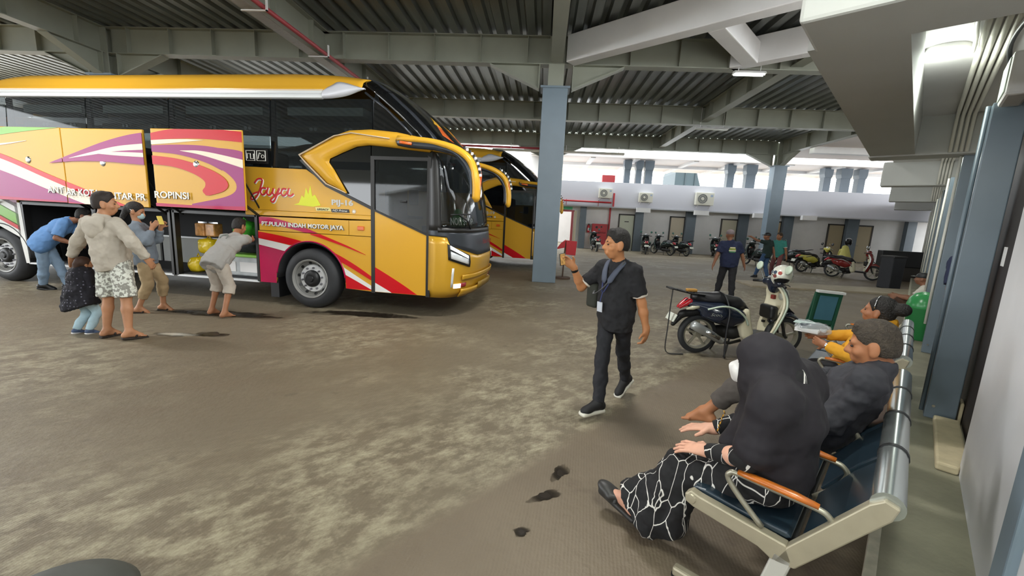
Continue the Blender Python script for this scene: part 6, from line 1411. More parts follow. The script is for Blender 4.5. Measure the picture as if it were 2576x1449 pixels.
    if sh_:
        for A_, d, up, side_, heel, toe in feet:
            q = bpy.data.objects.new('shoe', None); COL.objects.link(q); q.parent = o
            RF = frame3(side_, d, up)
            blob('upper', [('c', A_-up*0.01*s, heel+up*0.01*s, 0.047*s, 0.045*s), ('c', A_+d*0.03*s-up*0.02*s, toe-up*-0.012*s, 0.048*s, 0.032*s), ('e', toe, (0.045*s, 0.06*s, 0.03*s), RF)], min(h, 0.009), 0.03*s, sh_['m'], q)
            blob('sole', [('b', (heel+toe)/2-up*0.032*s+d*0.012*s, (0.030*s, 0.115*s, 0.004*s), 0.014*s, RF), ('e', toe-up*0.02*s+d*0.01*s, (0.047*s, 0.06*s, 0.018*s), RF)], min(h, 0.009), 0.02, sh_['sole'], q)
    if P.get('sandal'):
        for A_, d, up, side_, heel, toe in feet:
            q = bpy.data.objects.new('sandal', None); COL.objects.link(q); q.parent = o; RF = frame3(side_, d, up)
            blob('sole', [('b', (heel+toe)/2-up*0.034*s+d*0.012*s, (0.026*s, 0.115*s, 0.002*s), 0.012*s, RF)], 0.009, 0.01, P['sandal'], q)
            MB().tube([A_+d*0.06*s+side_*0.045*s-up*0.065*s, A_+d*0.085*s-up*0.025*s, A_+d*0.06*s-side_*0.045*s-up*0.065*s], 0.012*s, 6).build('strap', P['sandal'], q, smooth=True)
    P['_'] = dict(root=o, off=off, hp=hp, RH=RH, nb=nb, sh=sh, rs=rs, fs=fs, t=t, ch=ch, pel=pel, wL=wL, wR=wR, eL=eL, eR=eR, kL=kL, kR=kR, aL=aL, aR=aR, feet=feet, rt=rt, f=f, fr=fr, shL=shL, shR=shR, hipL=hipL, hipR=hipR, hr=hr, hf=hf, hu=hu, hd=hd)
    return o
M_hairk = mat('hair_black', '16120f', 0.6, bump=0.7, bscale=90); M_hairg = mat('hair_greying', '3f372e', 0.8, var=0.35, scale=40, bump=0.7, bscale=90)
BLK = mat('cloth_black', '1d1d21', 0.85, var=0.15, scale=12); NAV = mat('cloth_navy', '1e2540', 0.85, var=0.12, scale=10)
# ---- man walking and filming with a phone
W1 = dict(root=(0.72, 3.85), s=0.985, face=(-0.74, -0.67), look=(-0.97, -0.14, -0.05), pel=(0.715, 3.86, 0.90), chest=(0.705, 3.84, 1.20), head=(0.655, 3.78, 1.555),
          wl=(0.99, 3.72, 0.745), wr=(0.30, 3.93, 1.32), epl=(0.6, 0.5, -0.2), epr=(0.35, 0.45, -1.0), al=(0.93, 4.17, 0.16), ar=(0.585, 3.60, 0.095), kpl=(-0.74, -0.67, 0.15), kpr=(-0.74, -0.67, 0), fl=(-0.62, -0.5, -0.62), flu=(-0.3, -0.3, 0.9), fr=(-0.83, -0.55, 0.0),
          hl=dict(n=(0.6, -0.5, 0), a=(-0.7, -0.6, 0), c=0.7, d=(-0.02, 0.0, -1)), hrr=dict(d=(-0.75, -0.25, 0.55), n=(-0.1, 0.95, 0.2), a=(0.3, 0.2, 0.9), c=0.55), hair=('short', M_hairk), skin=('skin_a', 'b98058'), hands=1.05,
          top=dict(m=BLK, sleeve=0.72, hem=0.13, fit=1.04, band=mat('cuff_band', 'cfc8bc', 0.7), collar=mat('collar_grey', '3f434e', 0.8), flare=1.08), leg=dict(m=mat('trouser_black', '1b1c22', 0.8, var=0.15, scale=8), fit=0.94), shoe=dict(m=mat('shoe_black', '1c1c1e', 0.7), sole=mat('sole_white', 'dcd9cd', 0.6)))
person('person in black walking past and filming the coaches with a raised phone', W1, h=0.009, hs=0.006)
k = W1['_']
rr = k['root']
lan = mat('lanyard_blue', '37406e', 0.7)
for q in (-1, 1):
    MB().tube([k['nb']+k['rs']*q*0.07-k['t']*0.0, k['nb']+k['fs']*0.135+k['rs']*q*0.055-k['t']*0.09, k['ch']+k['fs']*0.178+k['rs']*(q*0.01+0.02)-k['t']*0.06], 0.008, 6, flat=(1, 0.5)).build('lanyard', lan, rr, smooth=True)
for q in (-1, 1):
    MB().tube(smooth_path([k['nb']+k['rs']*q*0.055-k['fs']*0.05+k['t']*0.03, k['nb']+k['rs']*q*0.085+k['fs']*0.035+k['t']*0.015, k['nb']+k['fs']*0.115+k['rs']*q*0.06-k['t']*0.06, k['ch']+k['fs']*0.165+k['rs']*q*0.02+k['t']*0.02], 4), [0.016]*4+[0.026]*4+[0.03]*4+[0.008], 8, flat=(1, 0.45)).build('lapel', mat('collar_slate', '4a5060', 0.8), rr, smooth=True)
p = k['ch']+k['fs']*0.182+k['rs']*0.04-k['t']*0.20
bd = MB().box((-0.028, -0.004, -0.045), (0.028, 0.004, 0.045)); R4 = Matrix(frame3(k['rs'], k['fs'], k['t']).tolist()).to_4x4(); R4.translation = Vector(p)
o2 = bd.build('badge', mat('badge_card', 'c9ced8', 0.3), rr); o2.matrix_local = R4
MB().tube([k['ch']+k['fs']*0.178+k['rs']*0.02-k['t']*0.06, p+k['t']*0.045], 0.005, 6).build('lanyard', lan, rr)
MB().tube([k['wR']-k['wR']*0+nrm(k['eR']-k['wR'])*q for q in (0.03, 0.055)], 0.034, 14).build('wrist_watch', M_black, rr, smooth=True, auto=60)
bagp = k['pel']+k['rt']*0.22+k['t']*0.16-k['f']*0.0
blob('side_bag', [('b', bagp, (0.035, 0.075, 0.085), 0.03, frame3(k['rt'], k['f'], k['t']))], 0.01, 0.02, mat('bag_olive', '2c2e26', 0.8), rr)
MB().tube(smooth_path([bagp+k['t']*0.1, k['ch']+k['rs']*0.14+k['fs']*0.16-k['t']*0.1, k['ch']+k['fs']*0.172, k['shL']*0.6+k['nb']*0.4+k['t']*0.07+k['fs']*0.05], 5), 0.010, 6, flat=(1, 0.4)).build('bag_strap', mat('strap_grey', '5b5c5e', 0.8), rr, smooth=True)
hp_ = k['wR']+nrm((-0.75, -0.25, 0.55))*0.10+V3((-0.03, -0.05, 0.01))
ph = empty('smartphone', hp_+k['off'], 0, 'smartphone held up by the person walking in black', 'phone')
MR = frame3((0.25, -0.45, 0.85), (-0.85, -0.5, -0.02), np.cross((0.25, -0.45, 0.85), (-0.85, -0.5, -0.02)))
ph.rotation_euler = Matrix(frame3((-0.28, 0.96, 0.0), (-0.55, -0.16, 0.82), np.cross((-0.28, 0.96, 0.0), (-0.55, -0.16, 0.82))).tolist()).to_euler()
ph.rotation_euler = (0.1, -0.1, math.radians(-42))
MB().box((-0.005, -0.035, -0.055), (0.005, 0.035, 0.055)).build('case', M_black, ph, bev=0.006); MB().box((0.005, -0.031, -0.05), (0.0065, 0.031, 0.05)).build('screen', mat('phone_screen', 'b98f55', 0.1, emit=0.12, var=0.5, scale=40), ph)
# ---- man in dark T-shirt seen from behind
W2 = dict(root=(4.6, 10.7), s=0.99, face=(0.12, 1), look=(0.1, 1, 0), pel=(4.62, 10.7, 0.90), chest=(4.60, 10.7, 1.21), head=(4.555, 10.72, 1.565), wl=(4.22, 10.68, 0.76), wr=(5.02, 10.72, 0.76), epl=(-0.9, -0.4, 0), epr=(0.9, -0.4, 0), al=(4.47, 10.85, 0.09), ar=(4.68, 10.5, 0.09), fat=1.08, sw=0.19,
          hair=('cap', mat('cap_grey', '7a6e70', 0.9)), skin=('skin_b', '8a5f48'), eyes=False, top=dict(m=mat('tee_navy', '1c2440', 0.9), sleeve=0.75, fit=1.12, flare=1.15), leg=dict(m=BLK, fit=1.12), shoe=dict(m=M_black, sole=M_black))
person('person in a navy T-shirt with a printed back and a cap, walking away', W2, h=0.014)
k = W2['_']
pb = k['ch']-k['fs']*0.165
for dz, cc, wd in ((0.055, 'd8d3a8', 0.12), (0.02, '9aa84a', 0.15), (-0.015, 'd8d3b8', 0.16), (-0.045, '3f7a52', 0.14)):
    MB().box((pb[0]-wd/2, pb[1]-0.012, pb[2]+dz-0.013), (pb[0]+wd/2, pb[1]+0.01, pb[2]+dz+0.013)).build('back_print', mat('print_'+cc, cc, 0.8), k['root'])
# ---- two men talking by the far pillar
W3 = dict(root=(7.95, 15.6), s=0.96, face=(-0.5, 0.86), look=(-0.8, 0.6, 0), pel=(7.97, 15.6, 0.86), chest=(7.98, 15.6, 1.16), head=(7.90, 15.6, 1.50), wl=(7.42, 15.75, 1.46), wr=(8.2, 15.5, 0.8), epl=(0, 0, -1), al=(7.75, 15.75, 0.09), ar=(8.05, 15.5, 0.09), hair=('cap', M_black), skin=('skin_b', '8a5f48'), eyes=False,
          hl=dict(d=(-1, 0.2, 0.15), n=(0, 0, 1), a=(0, 1, 0), c=0.15), top=dict(m=mat('shirt_darkgreen', '223330', 0.9), sleeve=0.6), leg=dict(m=mat('jeans_blue', '3a5578', 0.9)), shoe=dict(m=M_black, sole=M_black))
person('person in a dark shirt and black cap pointing with a stretched arm', W3, h=0.015)
W4 = dict(root=(8.6, 16.0), s=0.97, face=(-0.7, -0.5), look=(-0.8, -0.3, 0), pel=(8.6, 16.0, 0.87), chest=(8.58, 16.0, 1.17), head=(8.52, 15.97, 1.51), wl=(8.75, 15.75, 0.76), wr=(8.4, 16.2, 0.8), al=(8.62, 15.85, 0.09), ar=(8.5, 16.15, 0.09), hair=('short', mat('hair_brownish', '3a2a1c', 0.7)), skin=('skin_c', '9a6a4c'), eyes=False,
          top=dict(m=mat('jersey_teal', '3c8a80', 0.85), sleeve=0.6, collar=M_white, band=M_white), leg=dict(m=mat('trouser_red', '7a4a4a', 0.9)), shoe=dict(m=M_black, sole=M_white))
person('person in a teal jersey with a white collar beside the pointing man', W4, h=0.015)
# ---- hooded man
HOOD = mat('hoodie_oat', 'b6aea0', 0.92, var=0.08, scale=6)
W5 = dict(root=(-5.25, 4.8), s=1.045, face=(0.05, 1), look=(0.75, 0.62, 0.0), pel=(-5.27, 4.82, 0.97), chest=(-5.31, 4.80, 1.29), head=(-5.31, 4.83, 1.665), wl=(-5.88, 4.86, 0.97), wr=(-4.86, 4.86, 1.01), epl=(-0.5, -0.6, 0.1), epr=(0.6, -0.6, 0.1), al=(-5.40, 4.76, 0.085), ar=(-5.06, 4.72, 0.085), fl=(0.25, 0.95, -0.1), fr=(0.5, 0.85, -0.1), sw=0.19,
          hl=dict(d=(-0.3, 0.2, -0.9), n=(-0.9, 0, 0.3), c=0.3), hair=('short', mat('hair_dkbrown', '241a14', 0.7)), skin=('skin_d', 'b07f5e'), top=dict(m=HOOD, sleeve=1.92, hem=0.10, fit=1.12, fold=0.035, hood=True), sandal=mat('sandal_dark', '2a221c', 0.8),
          leg=dict(m=mat('shorts_speckled', 'b9b8ac', 0.9, var=0.0, scale=1), len=1.0, fit=1.12, flare=1.12))
def speck(name, a, b_, sc, thr=(0.47, 0.53)):
    m = MATS.get(name) or mat(name, a, 0.9, var=0.2, scale=sc, col2=b_, detail=3)
    for n in m.node_tree.nodes:
        if n.type == 'VALTORGB': n.color_ramp.elements[0].position, n.color_ramp.elements[1].position = thr
    return m
W5['leg']['m'] = speck('shorts_print', '8d8c84', 'd9dcd2', 28)
person('person in an oat hooded jacket and speckled shorts seen from behind', W5, h=0.011, hs=0.009)
# ---- child
W6 = dict(root=(-5.82, 4.85), s=0.60, face=(0.2, 1), look=(0.3, 1, 0), pel=(-5.80, 4.86, 0.50), chest=(-5.78, 4.86, 0.69), head=(-5.74, 4.88, 0.90), hsz=1.25, wl=(-5.92, 4.95, 0.50), wr=(-5.66, 4.95, 0.50), al=(-5.90, 4.83, 0.05), ar=(-5.74, 4.85, 0.05), hair=('tail', mat('child_hair', '3a2418', 0.7)), skin=('skin_d', 'b07f5e'), eyes=False,
          top=dict(m=mat('child_shirt', '22212a', 0.9), sleeve=1.95), leg=dict(m=mat('jeans_pale', 'a9c4cf', 0.9, var=0.1, scale=10), fit=1.25), shoe=dict(m=mat('shoe_blue', '4a5a78', 0.7), sole=M_white))
person('small child in a dark dotted cloak and pale jeans at the hooded man\'s side', W6, h=0.011)
k = W6['_']
def dots(name, a, b_, sc):
    m = mat(name, a, 0.9); nt = m.node_tree
    if any(n.type == 'TEX_VORONOI' for n in nt.nodes): return m
    tc = nt.nodes.new('ShaderNodeTexCoord'); v = nt.nodes.new('ShaderNodeTexVoronoi'); v.inputs['Scale'].default_value = sc; v.inputs['Randomness'].default_value = 0.25
    r = nt.nodes.new('ShaderNodeValToRGB'); r.color_ramp.elements[0].position = 0.18; r.color_ramp.elements[1].position = 0.26; r.color_ramp.elements[0].color = lin(b_); r.color_ramp.elements[1].color = lin(a)
    nt.links.new(tc.outputs['Object'], v.inputs['Vector']); nt.links.new(v.outputs['Distance'], r.inputs[0]); nt.links.new(r.outputs[0], nt.nodes['Principled BSDF'].inputs['Base Color']); return m
c0 = k['ch']
blob('cloak', [('e', k['sh'], (0.135, 0.11, 0.085), None), ('c', k['nb'], k['sh'], 0.07, 0.10), ('c', k['sh'], c0+V3((-0.03, 0, -0.14)), 0.115, 0.15), ('c', c0+V3((-0.03, 0, -0.14)), c0+V3((-0.08, 0, -0.34)), 0.15, 0.17), ('c', c0+V3((0.06, -0.02, -0.12)), c0+V3((0.09, -0.04, -0.40)), 0.11, 0.13), ('k', V3((-0.02, 0, 0.335)), (0.3, 0, -1), 0.4)], 0.01, 0.05, dots('cloak_dotted', '1b1a22', '6a6a78', 26), k['root'], fold=0.05, fsize=0.08)
# ---- blue shirt man leaning into the bay
W7 = dict(root=(-9.0, 7.0), s=1.0, face=(0.8, 0.6), look=(0.75, 0.6, -0.3), pel=(-8.93, 6.95, 0.90), chest=(-8.66, 7.05, 1.17), head=(-8.36, 7.2, 1.38), hup=(0.4, 0.3, 0.9), wl=(-8.36, 7.45, 0.98), wr=(-8.36, 7.0, 0.88), epl=(0, 0, -1), epr=(-0.2, -0.4, -1), al=(-8.78, 7.15, 0.09), ar=(-9.1, 7.0, 0.09), skin=('skin_b', '8a5f48'), hair=('short', M_hairk), eyes=False,
          top=dict(m=mat('shirt_blue', '5d86b8', 0.85, var=0.1, scale=5), sleeve=0.85, hem=0.12, fit=1.12, flare=1.15), leg=dict(m=mat('jeans_mid', '7f96ad', 0.9, var=0.12, scale=6), fit=1.08), shoe=dict(m=M_black, sole=M_black))
person('person in a blue shirt and jeans bending into the luggage bay', W7, h=0.013)
# ---- woman with phone by the bay
W8 = dict(root=(-6.1, 6.0), s=0.98, male=0, face=(0.85, 0.5), look=(0.85, 0.45, -0.35), pel=(-6.04, 6.0, 0.87), chest=(-6.08, 6.0, 1.18), head=(-6.13, 6.02, 1.56), wl=(-5.82, 6.10, 1.34), wr=(-5.82, 5.95, 1.33), epl=(0.1, 0.2, -1), epr=(0.2, -0.6, -1), al=(-5.98, 6.18, 0.085), ar=(-6.15, 5.93, 0.085), fr=(0.75, 0.4, -0.15), skin=('skin_d', 'b07f5e'), hair=('tail', M_hairk), hands=0.95,
          hl=dict(d=(0.6, 0, 0.8), n=(-0.5, 0.6, 0.2), c=0.9), hrr=dict(d=(0.6, 0.2, 0.75), n=(0.6, -0.7, 0), a=(0, 0, 1), c=0.9), top=dict(m=mat('jacket_bluegrey', '707a84', 0.85), sleeve=1.75, fit=1.1), leg=dict(m=mat('trouser_khaki', 'a8926f', 0.9), len=1.62, fit=1.1), sandal=mat('sandal_dark', '2a221c', 0.8))
person('person with tied black hair and khaki trousers holding a phone by the bay', W8, h=0.012, hs=0.009)
k = W8['_']
MB().tube([k['hp'](-0.088, -0.02, 0.0), k['hp'](-0.06, -0.09, 0.02), k['hp'](0, -0.11, 0.03), k['hp'](0.06, -0.09, 0.02), k['hp'](0.088, -0.02, 0.0)], 0.005, 6).build('mask_strap', M_white, k['root'], smooth=True)
blob('face_mask', [('e', k['hp'](0, 0.07, -0.05), (0.062, 0.055, 0.055), k['RH'])], 0.008, 0.01, mat('mask_blue', 'a8c4c8', 0.8), k['root'])
ph = empty('smartphone', (-5.755, 6.03, 1.43), -0.5, 'yellow-cased smartphone held by the woman at the luggage bay', 'phone'); ph.rotation_euler = (0, -0.5, -0.4)
MB().box((-0.006, -0.034, -0.06), (0.006, 0.034, 0.08)).build('case', mat('phone_yellow', 'd8c25a', 0.4), ph, bev=0.006); MB().box((-0.008, -0.03, -0.055), (-0.006, 0.03, 0.074)).build('screen', M_black, ph)
# ---- man in grey leaning into the bay
W9 = dict(root=(-4.9, 6.1), s=0.985, face=(0.1, 1.0), look=(0.1, 0.9, -0.3), pel=(-4.92, 6.02, 0.86), chest=(-4.90, 6.30, 1.10), head=(-5.0, 6.68, 1.37), hup=(0.0, 0.35, 0.9), wl=(-5.35, 7.0, 1.12), wr=(-5.0, 7.08, 1.14), epl=(-0.6, 0, -1), epr=(0.9, -0.1, 0.1), al=(-5.12, 6.12, 0.085), ar=(-4.80, 5.98, 0.085), fr=(0.25, 0.95, -0.1), fl=(0.1, 0.95, -0.1), skin=('skin_d2', 'a06f50'), hair=('short', M_hairk), eyes=False,
          top=dict(m=mat('tee_grey', '9a9894', 0.9), sleeve=0.72, fit=1.1, flare=1.1, hem=0.12), leg=dict(m=mat('shorts_pale', 'b5aca0', 0.9, var=0.05, scale=6), len=1.28, fit=1.12, flare=1.35))
person('barefoot person in a grey T-shirt and long pale shorts reaching into the bay', W9, h=0.012, hs=0.01)
k = W9['_']
for q in range(3):
    MB().tube([k['ch']-k['fs']*0.15+k['rs']*0.06*math.cos(a)+k['t']*(0.03+0.05*math.sin(a)-0.01*q) for a in np.linspace(-0.5, 3.6, 8)], 0.006+0.002*q, 6, flat=(1, 0.4)).build('back_print', mat('print_greygreen', '6f766f', 0.8), k['root'], smooth=True)
# ================================================================ seated people (bench frame: n, w, z)
def wv(n, w, z=0.0): return tuple(wg(n, w, z))
def wd(n, w, z=0.0): return tuple(wg(n, w, z))
def branch_print(name, sc=5.0):
    m = mat(name, '121114', 0.85); nt = m.node_tree
    tc = nt.nodes.new('ShaderNodeTexCoord'); mp = nt.nodes.new('ShaderNodeMapping'); mp.inputs['Scale'].default_value = (1.25, 1.25, 0.5); mp.inputs['Rotation'].default_value = (0.3, 0.5, 0.2)
    nz = nt.nodes.new('ShaderNodeTexNoise'); nz.inputs['Scale'].default_value = 3; mixv = nt.nodes.new('ShaderNodeMixRGB'); mixv.inputs[0].default_value = 0.12
    v = nt.nodes.new('ShaderNodeTexVoronoi'); v.feature = 'DISTANCE_TO_EDGE'; v.inputs['Scale'].default_value = sc*1.6
    r = nt.nodes.new('ShaderNodeValToRGB'); r.color_ramp.elements[0].position = 0.016; r.color_ramp.elements[1].position = 0.026
    r.color_ramp.elements[0].color = lin('d9d6d0'); r.color_ramp.elements[1].color = lin('121114')
    L = nt.links.new; L(tc.outputs['Object'], mp.inputs[0]); L(mp.outputs[0], nz.inputs['Vector']); L(mp.outputs[0], mixv.inputs[1]); L(nz.outputs['Color'], mixv.inputs[2]); L(mixv.outputs[0], v.inputs['Vector'])
    L(v.outputs['Distance'], r.inputs[0]); L(r.outputs[0], nt.nodes['Principled BSDF'].inputs['Base Color']); return m
PRN = branch_print('branch_print', 8.0)
VEIL = mat('veil_black', '18141b', 0.8, var=0.1, scale=6)
Q1 = dict(root=wv(-0.33, 2.24, 0.49), s=0.99, male=0, face=wd(-1, 0.06), look=wd(-1, 0.10, -0.15), pel=wv(-0.325, 2.23, 0.60), chest=wv(-0.325, 2.23, 0.89), head=wv(-0.445, 2.24, 1.115), hup=wd(-0.25, 0, 1),
          wl=wv(-0.60, 2.11, 0.645), wr=wv(-0.665, 2.40, 0.635), epl=wd(0.35, -0.45, -0.8), epr=wd(0.2, 0.7, -0.7), al=wv(-0.985, 2.15, 0.14), ar=wv(-0.93, 2.38, 0.10), kpl=(0, 0, 1), kpr=(0, 0, 1), fl=wd(-0.93, 0.0, 0.30), flu=wd(0.3, 0, 0.95), fr=wd(-1, 0, -0.05),
          hl=dict(d=wd(-1, 0.1, -0.22), n=wd(-0.15, -0.25, 1), a=wd(0, 1, 0), c=0.25, sp=0.7), hrr=dict(d=wd(-1, -0.15, -0.2), n=wd(-0.1, 0.0, 1), a=wd(0, -1, 0), c=0.25, sp=0.5), skin=('skin_fair', 'd3a088'), hands=1.08, eyes=True,
          top=dict(m=PRN, sleeve=1.93, fit=0.86, hem=0.05, fold=0.012), leg=dict(m=PRN, fit=1.22, len=1.90, flare=1.75, fold=0.035, fs=0.08, extra=[('c', wv(-0.74, 2.13, 0.50), wv(-0.84, 2.10, 0.13), 0.07, 0.10), ('c', wv(-0.70, 2.14, 0.42), wv(-0.74, 2.12, 0.16), 0.08, 0.09)]), sandal=mat('sandal_charcoal', '3a3a3a', 0.5))
person('seated person in a long black veil, white mask and branch-print trousers', Q1, h=0.008, hs=0.005)
k = Q1['_']; hp = k['hp']; RH = k['RH']; N = lambda n, w, z: V3(wg(n, w, z))-k['off']
blob('veil', [('e', hp(0, -0.015, 0.03), (0.104, 0.124, 0.12), RH), ('e', hp(0, -0.04, -0.05), (0.105, 0.115, 0.12), RH), ('c', hp(0, -0.02, -0.10), N(-0.34, 2.235, 0.93), 0.105, 0.15),
              ('c', N(-0.385, 2.235, 0.90), N(-0.455, 2.23, 0.68), 0.115, 0.125), ('c', N(-0.335, 2.235, 0.92), N(-0.31, 2.235, 0.66), 0.14, 0.15), ('c', N(-0.32, 2.14, 0.86), N(-0.285, 2.12, 0.64), 0.11, 0.10), ('c', N(-0.32, 2.34, 0.86), N(-0.30, 2.36, 0.64), 0.11, 0.10),
              ('c', k['shL']+N(-0.33, 2.27, 0.49)*0, k['shL']+(k['eL']-k['shL'])*0.8, 0.085, 0.085), ('c', k['shR'], k['shR']+(k['eR']-k['shR'])*0.8, 0.085, 0.085), ('c', hp(0, -0.05, -0.07), N(-0.30, 2.235, 0.88), 0.085, 0.12), ('c', hp(0, -0.02, -0.085), k['shL'], 0.09, 0.085), ('c', hp(0, -0.02, -0.085), k['shR'], 0.09, 0.10), ('c', hp(0, -0.06, -0.09), k['shR']+N(-0.27, 2.30, 0.95)*0, 0.08, 0.09), 
              ('n', hp(0, 0.150, -0.022), (0.13, 0.092, 0.088), RH), ('k', N(-0.33, 2.23, 0.625), wd(-0.25, 0, -1), 0.42)], 0.009, 0.075, VEIL, k['root'], fold=0.03, fsize=0.13, relax=2)
blob('face_mask', [('e', hp(0, 0.066, -0.045), (0.072, 0.070, 0.066), RH), ('c', hp(0, 0.125, -0.03), hp(0, 0.112, -0.08), 0.022, 0.026)], 0.006, 0.018, mat('mask_white', 'e3e1de', 0.85), k['root'])
for q in (-1, 1): MB().tube([hp(q*0.065, 0.06, -0.02), hp(q*0.092, 0.02, -0.005)], 0.003, 6).build('mask_loop', mat('mask_loop_pink', 'd79aa4', 0.8), k['root'])
# brooch-like gold chain at the chest
for i in range(6):
    p = N(-0.60-0.004*i, 2.33, 0.78-0.022*i)
    MB().lathe([(0.008, -0.003), (0.012, 0), (0.008, 0.003), (0.006, 0), (0.008, -0.003)], AX(p, wd(-1, -0.4, 0.3 if i % 2 else -0.5)), 10, close=False).build('chain_link', mat('gold_metal', 'c89a4a', 0.25, 0.9), k['root'], smooth=True)
# big rubber clogs over the feet
for A_, d, up, side_, heel, toe in k['feet']:
    RF = frame3(side_, d, up)
    blob('clog', [('e', toe+d*0.005+up*0.004, (0.05, 0.075, 0.034), RF), ('b', (heel+toe)/2-up*0.030, (0.028, 0.115, 0.002), 0.016, RF), ('c', toe-d*0.03+side_*0.04, toe-d*0.075+up*0.015, 0.018, 0.02), ('c', toe-d*0.03-side_*0.04, toe-d*0.075+up*0.015, 0.018, 0.02)], 0.007, 0.02, mat('clog_black', '2e2d2c', 0.45), k['root'])
# ---- man in charcoal jacket with crossed leg
JK = mat('jacket_charcoal', '34343a', 0.8, var=0.12, scale=5)
Q2 = dict(root=wv(-0.26, 3.07, 0.49), s=0.99, face=wd(-1, 0.05), look=wd(-1, 0.05, -0.22), hup=wd(0.1, 0, 1), pel=wv(-0.27, 3.07, 0.59), chest=wv(-0.125, 3.06, 0.865), head=wv(-0.085, 3.05, 1.14), wl=wv(-0.335, 2.98, 0.855), wr=wv(-0.40, 3.20, 0.85), epl=wd(0.55, -0.7, -0.75), epr=wd(0.3, 0.9, -0.4), sw=0.19,
          al=wv(-0.89, 2.98, 0.47), ar=wv(-0.78, 3.22, 0.09), kpl=(0, 0, 1), kpr=(0, 0, 1), fl=wd(-0.97, 0.02, -0.22), flu=wd(-0.22, 0.0, 0.95), fr=wd(-1, 0, -0.1), hl=dict(d=wd(-0.9, 0.35, 0.05), n=wd(0.0, -0.6, -0.6), a=wd(-0.2, 0.3, 0.9), c=0.8), hrr=dict(d=wd(-0.9, -0.35, 0.1), n=wd(0.1, 0.7, -0.5), a=wd(0, -0.3, 0.9), c=0.8), hsz=1.08,
          hair=('short', M_hairg), skin=('skin_e', 'a8714f'), top=dict(m=JK, sleeve=1.55, fit=1.13, hem=0.10, fold=0.035, collar=JK), leg=dict(m=mat('trouser_taupe', '4a4440', 0.9, var=0.1, scale=6), fit=1.12, len=1.72))
person('seated person in a charcoal jacket, barefoot with one leg crossed, using a phone', Q2, h=0.009, hs=0.006)
ph = empty('smartphone', wv(-0.475, 3.09, 0.885), -WA, 'white smartphone in the hands of the seated man in charcoal', 'phone'); ph.rotation_euler = (0.15, -0.5, -WA)
MB().box((-0.075, -0.036, -0.004), (0.075, 0.036, 0.004)).build('case', M_white, ph, bev=0.004); MB().box((-0.07, -0.032, 0.004), (0.07, 0.032, 0.005)).build('screen', mat('phone_glass', '8fa0a0', 0.1), ph)
# ---- woman in yellow
Q3 = dict(root=wv(-0.25, 4.62, 0.49), s=0.93, male=0, face=wd(-1, 0.1), look=wd(-1, 0.25, 0.03), pel=wv(-0.26, 4.62, 0.59), chest=wv(-0.14, 4.60, 0.875), head=wv(-0.135, 4.58, 1.125), wl=wv(-0.44, 4.50, 0.775), wr=wv(-0.50, 4.78, 0.80), epl=wd(0.4, -0.6, -0.9), epr=wd(0.3, 0.9, -0.6), al=wv(-0.72, 4.50, 0.09), ar=wv(-0.72, 4.74, 0.09), kpl=(0, 0, 1), kpr=(0, 0, 1),
          hair=('bun', M_hairk), skin=('skin_f', '9c6a4d'), top=dict(m=mat('blouse_yellow', 'd89a22', 0.8, var=0.06, scale=5), sleeve=1.88, fit=1.05, hem=0.08), leg=dict(m=BLK, fit=1.08), shoe=dict(m=M_black, sole=M_black))
person('seated person in a mustard yellow top with hair tied in a black bun', Q3, h=0.011, hs=0.008)
k = Q3['_']
MB().tube([k['wL']+nrm(k['eL']-k['wL'])*q for q in (0.015, 0.03)], 0.031, 14).build('bracelet', M_chrome, k['root'], smooth=True, auto=60)
MB().tube(smooth_path([k['shR']+k['t']*0.07, k['ch']-k['fs']*0.16+k['rs']*0.05, k['ch']-k['fs']*0.17-k['rs']*0.1-k['t']*0.2], 4), 0.013, 6, flat=(1, 0.4)).build('bag_strap', mat('strap_brown', '3a2a22', 0.7), k['root'], smooth=True)
MB().tube([k['hp'](0.092*math.cos(a), 0.01, 0.03+0.10*math.sin(a)) for a in np.linspace(0, PI, 12)], 0.004, 6).build('hair_band', M_chrome, k['root'], smooth=True)
pb = empty('plastic_bag', wv(-0.58, 4.70, 0.83), -WA, 'clear plastic bag of papers and bottles on the lap of the woman in yellow', 'bag')
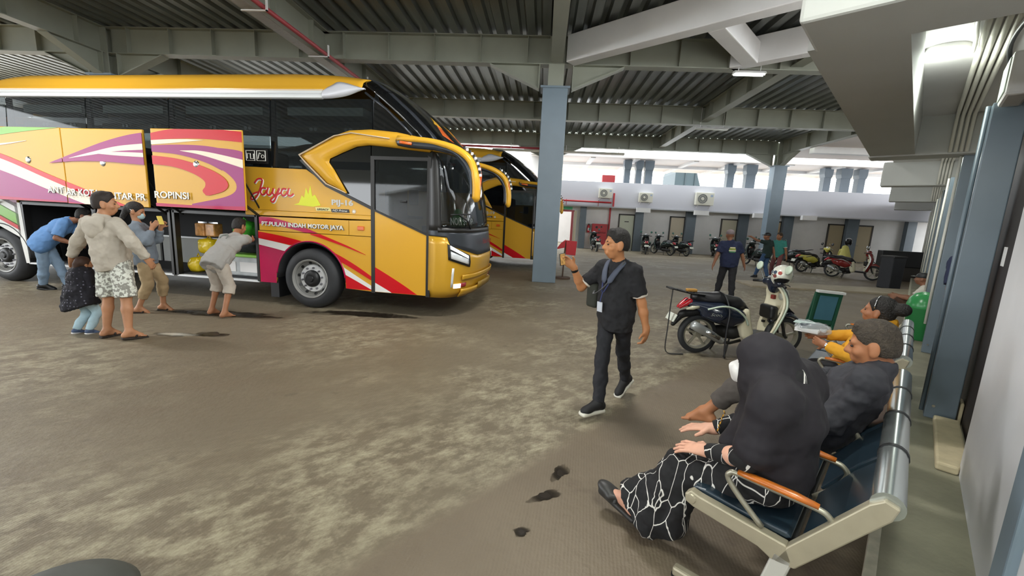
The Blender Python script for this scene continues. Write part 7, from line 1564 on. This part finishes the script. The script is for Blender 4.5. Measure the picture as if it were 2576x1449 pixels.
blob('film', [('e', (0, 0, 0.03), (0.14, 0.12, 0.05), None), ('c', (-0.1, 0.1, 0.04), (0.12, -0.08, 0.05), 0.05, 0.04)], 0.012, 0.04, mat('clear_film', 'dfe6e8', 0.12, alpha=0.3, spec=0.8), pb, fold=0.03, fsize=0.05)
MB().box((-0.12, -0.08, 0.0), (0.06, 0.06, 0.03)).build('papers', M_white, pb); MB().tube([(-0.08, -0.06, 0.05), (0.1, 0.05, 0.06)], 0.025, 10).build('bottle', mat('bottle_dark', '3c444a', 0.3), pb, smooth=True); MB().box((-0.15, 0.0, 0.06), (0.02, 0.13, 0.065)).build('folder', mat('folder_mint', 'b9cfc8', 0.4), pb)
# ---- person half hidden by the first wing column
Q4 = dict(root=wv(0.50, 6.45, 0.15), s=1.0, face=wd(0.2, 1), pel=wv(0.52, 6.45, 1.06), chest=wv(0.52, 6.45, 1.37), head=wv(0.52, 6.48, 1.73), wl=wv(0.345, 6.35, 0.97), wr=wv(0.72, 6.45, 0.95), al=wv(0.44, 6.45, 0.24), ar=wv(0.6, 6.45, 0.24), eyes=False, hair=('short', M_hairk), skin=('skin_d', 'b07f5e'), top=dict(m=NAV, sleeve=0.85, fit=1.05), leg=dict(m=mat('jeans_mid', '7f96ad', 0.9)), shoe=dict(m=M_black, sole=M_black))
person('person in a navy T-shirt and jeans half hidden behind the first wing column', Q4, h=0.014)
# ---- person sitting low on the kerb beyond the bin
Q5 = dict(root=wv(0.25, 12.0, 0.15), s=0.95, face=wd(-1, 0.1), pel=wv(0.2, 12.0, 0.27), chest=wv(0.25, 12.0, 0.57), head=wv(0.2, 12.0, 0.90), wl=wv(-0.15, 11.9, 0.5), wr=wv(-0.12, 12.1, 0.5), al=wv(-0.30, 11.92, 0.09), ar=wv(-0.30, 12.1, 0.09), kpl=(0, 0, 1), kpr=(0, 0, 1), eyes=False, hair=('cap', M_black), skin=('skin_b', '8a5f48'),
          top=dict(m=mat('shirt_pale', 'c9c4b8', 0.9), sleeve=0.6), leg=dict(m=mat('shorts_brown', '4a3428', 0.9), len=0.95), sandal=M_black)
person('person in brown shorts and a black cap sitting on the kerb past the green bin', Q5, h=0.014)
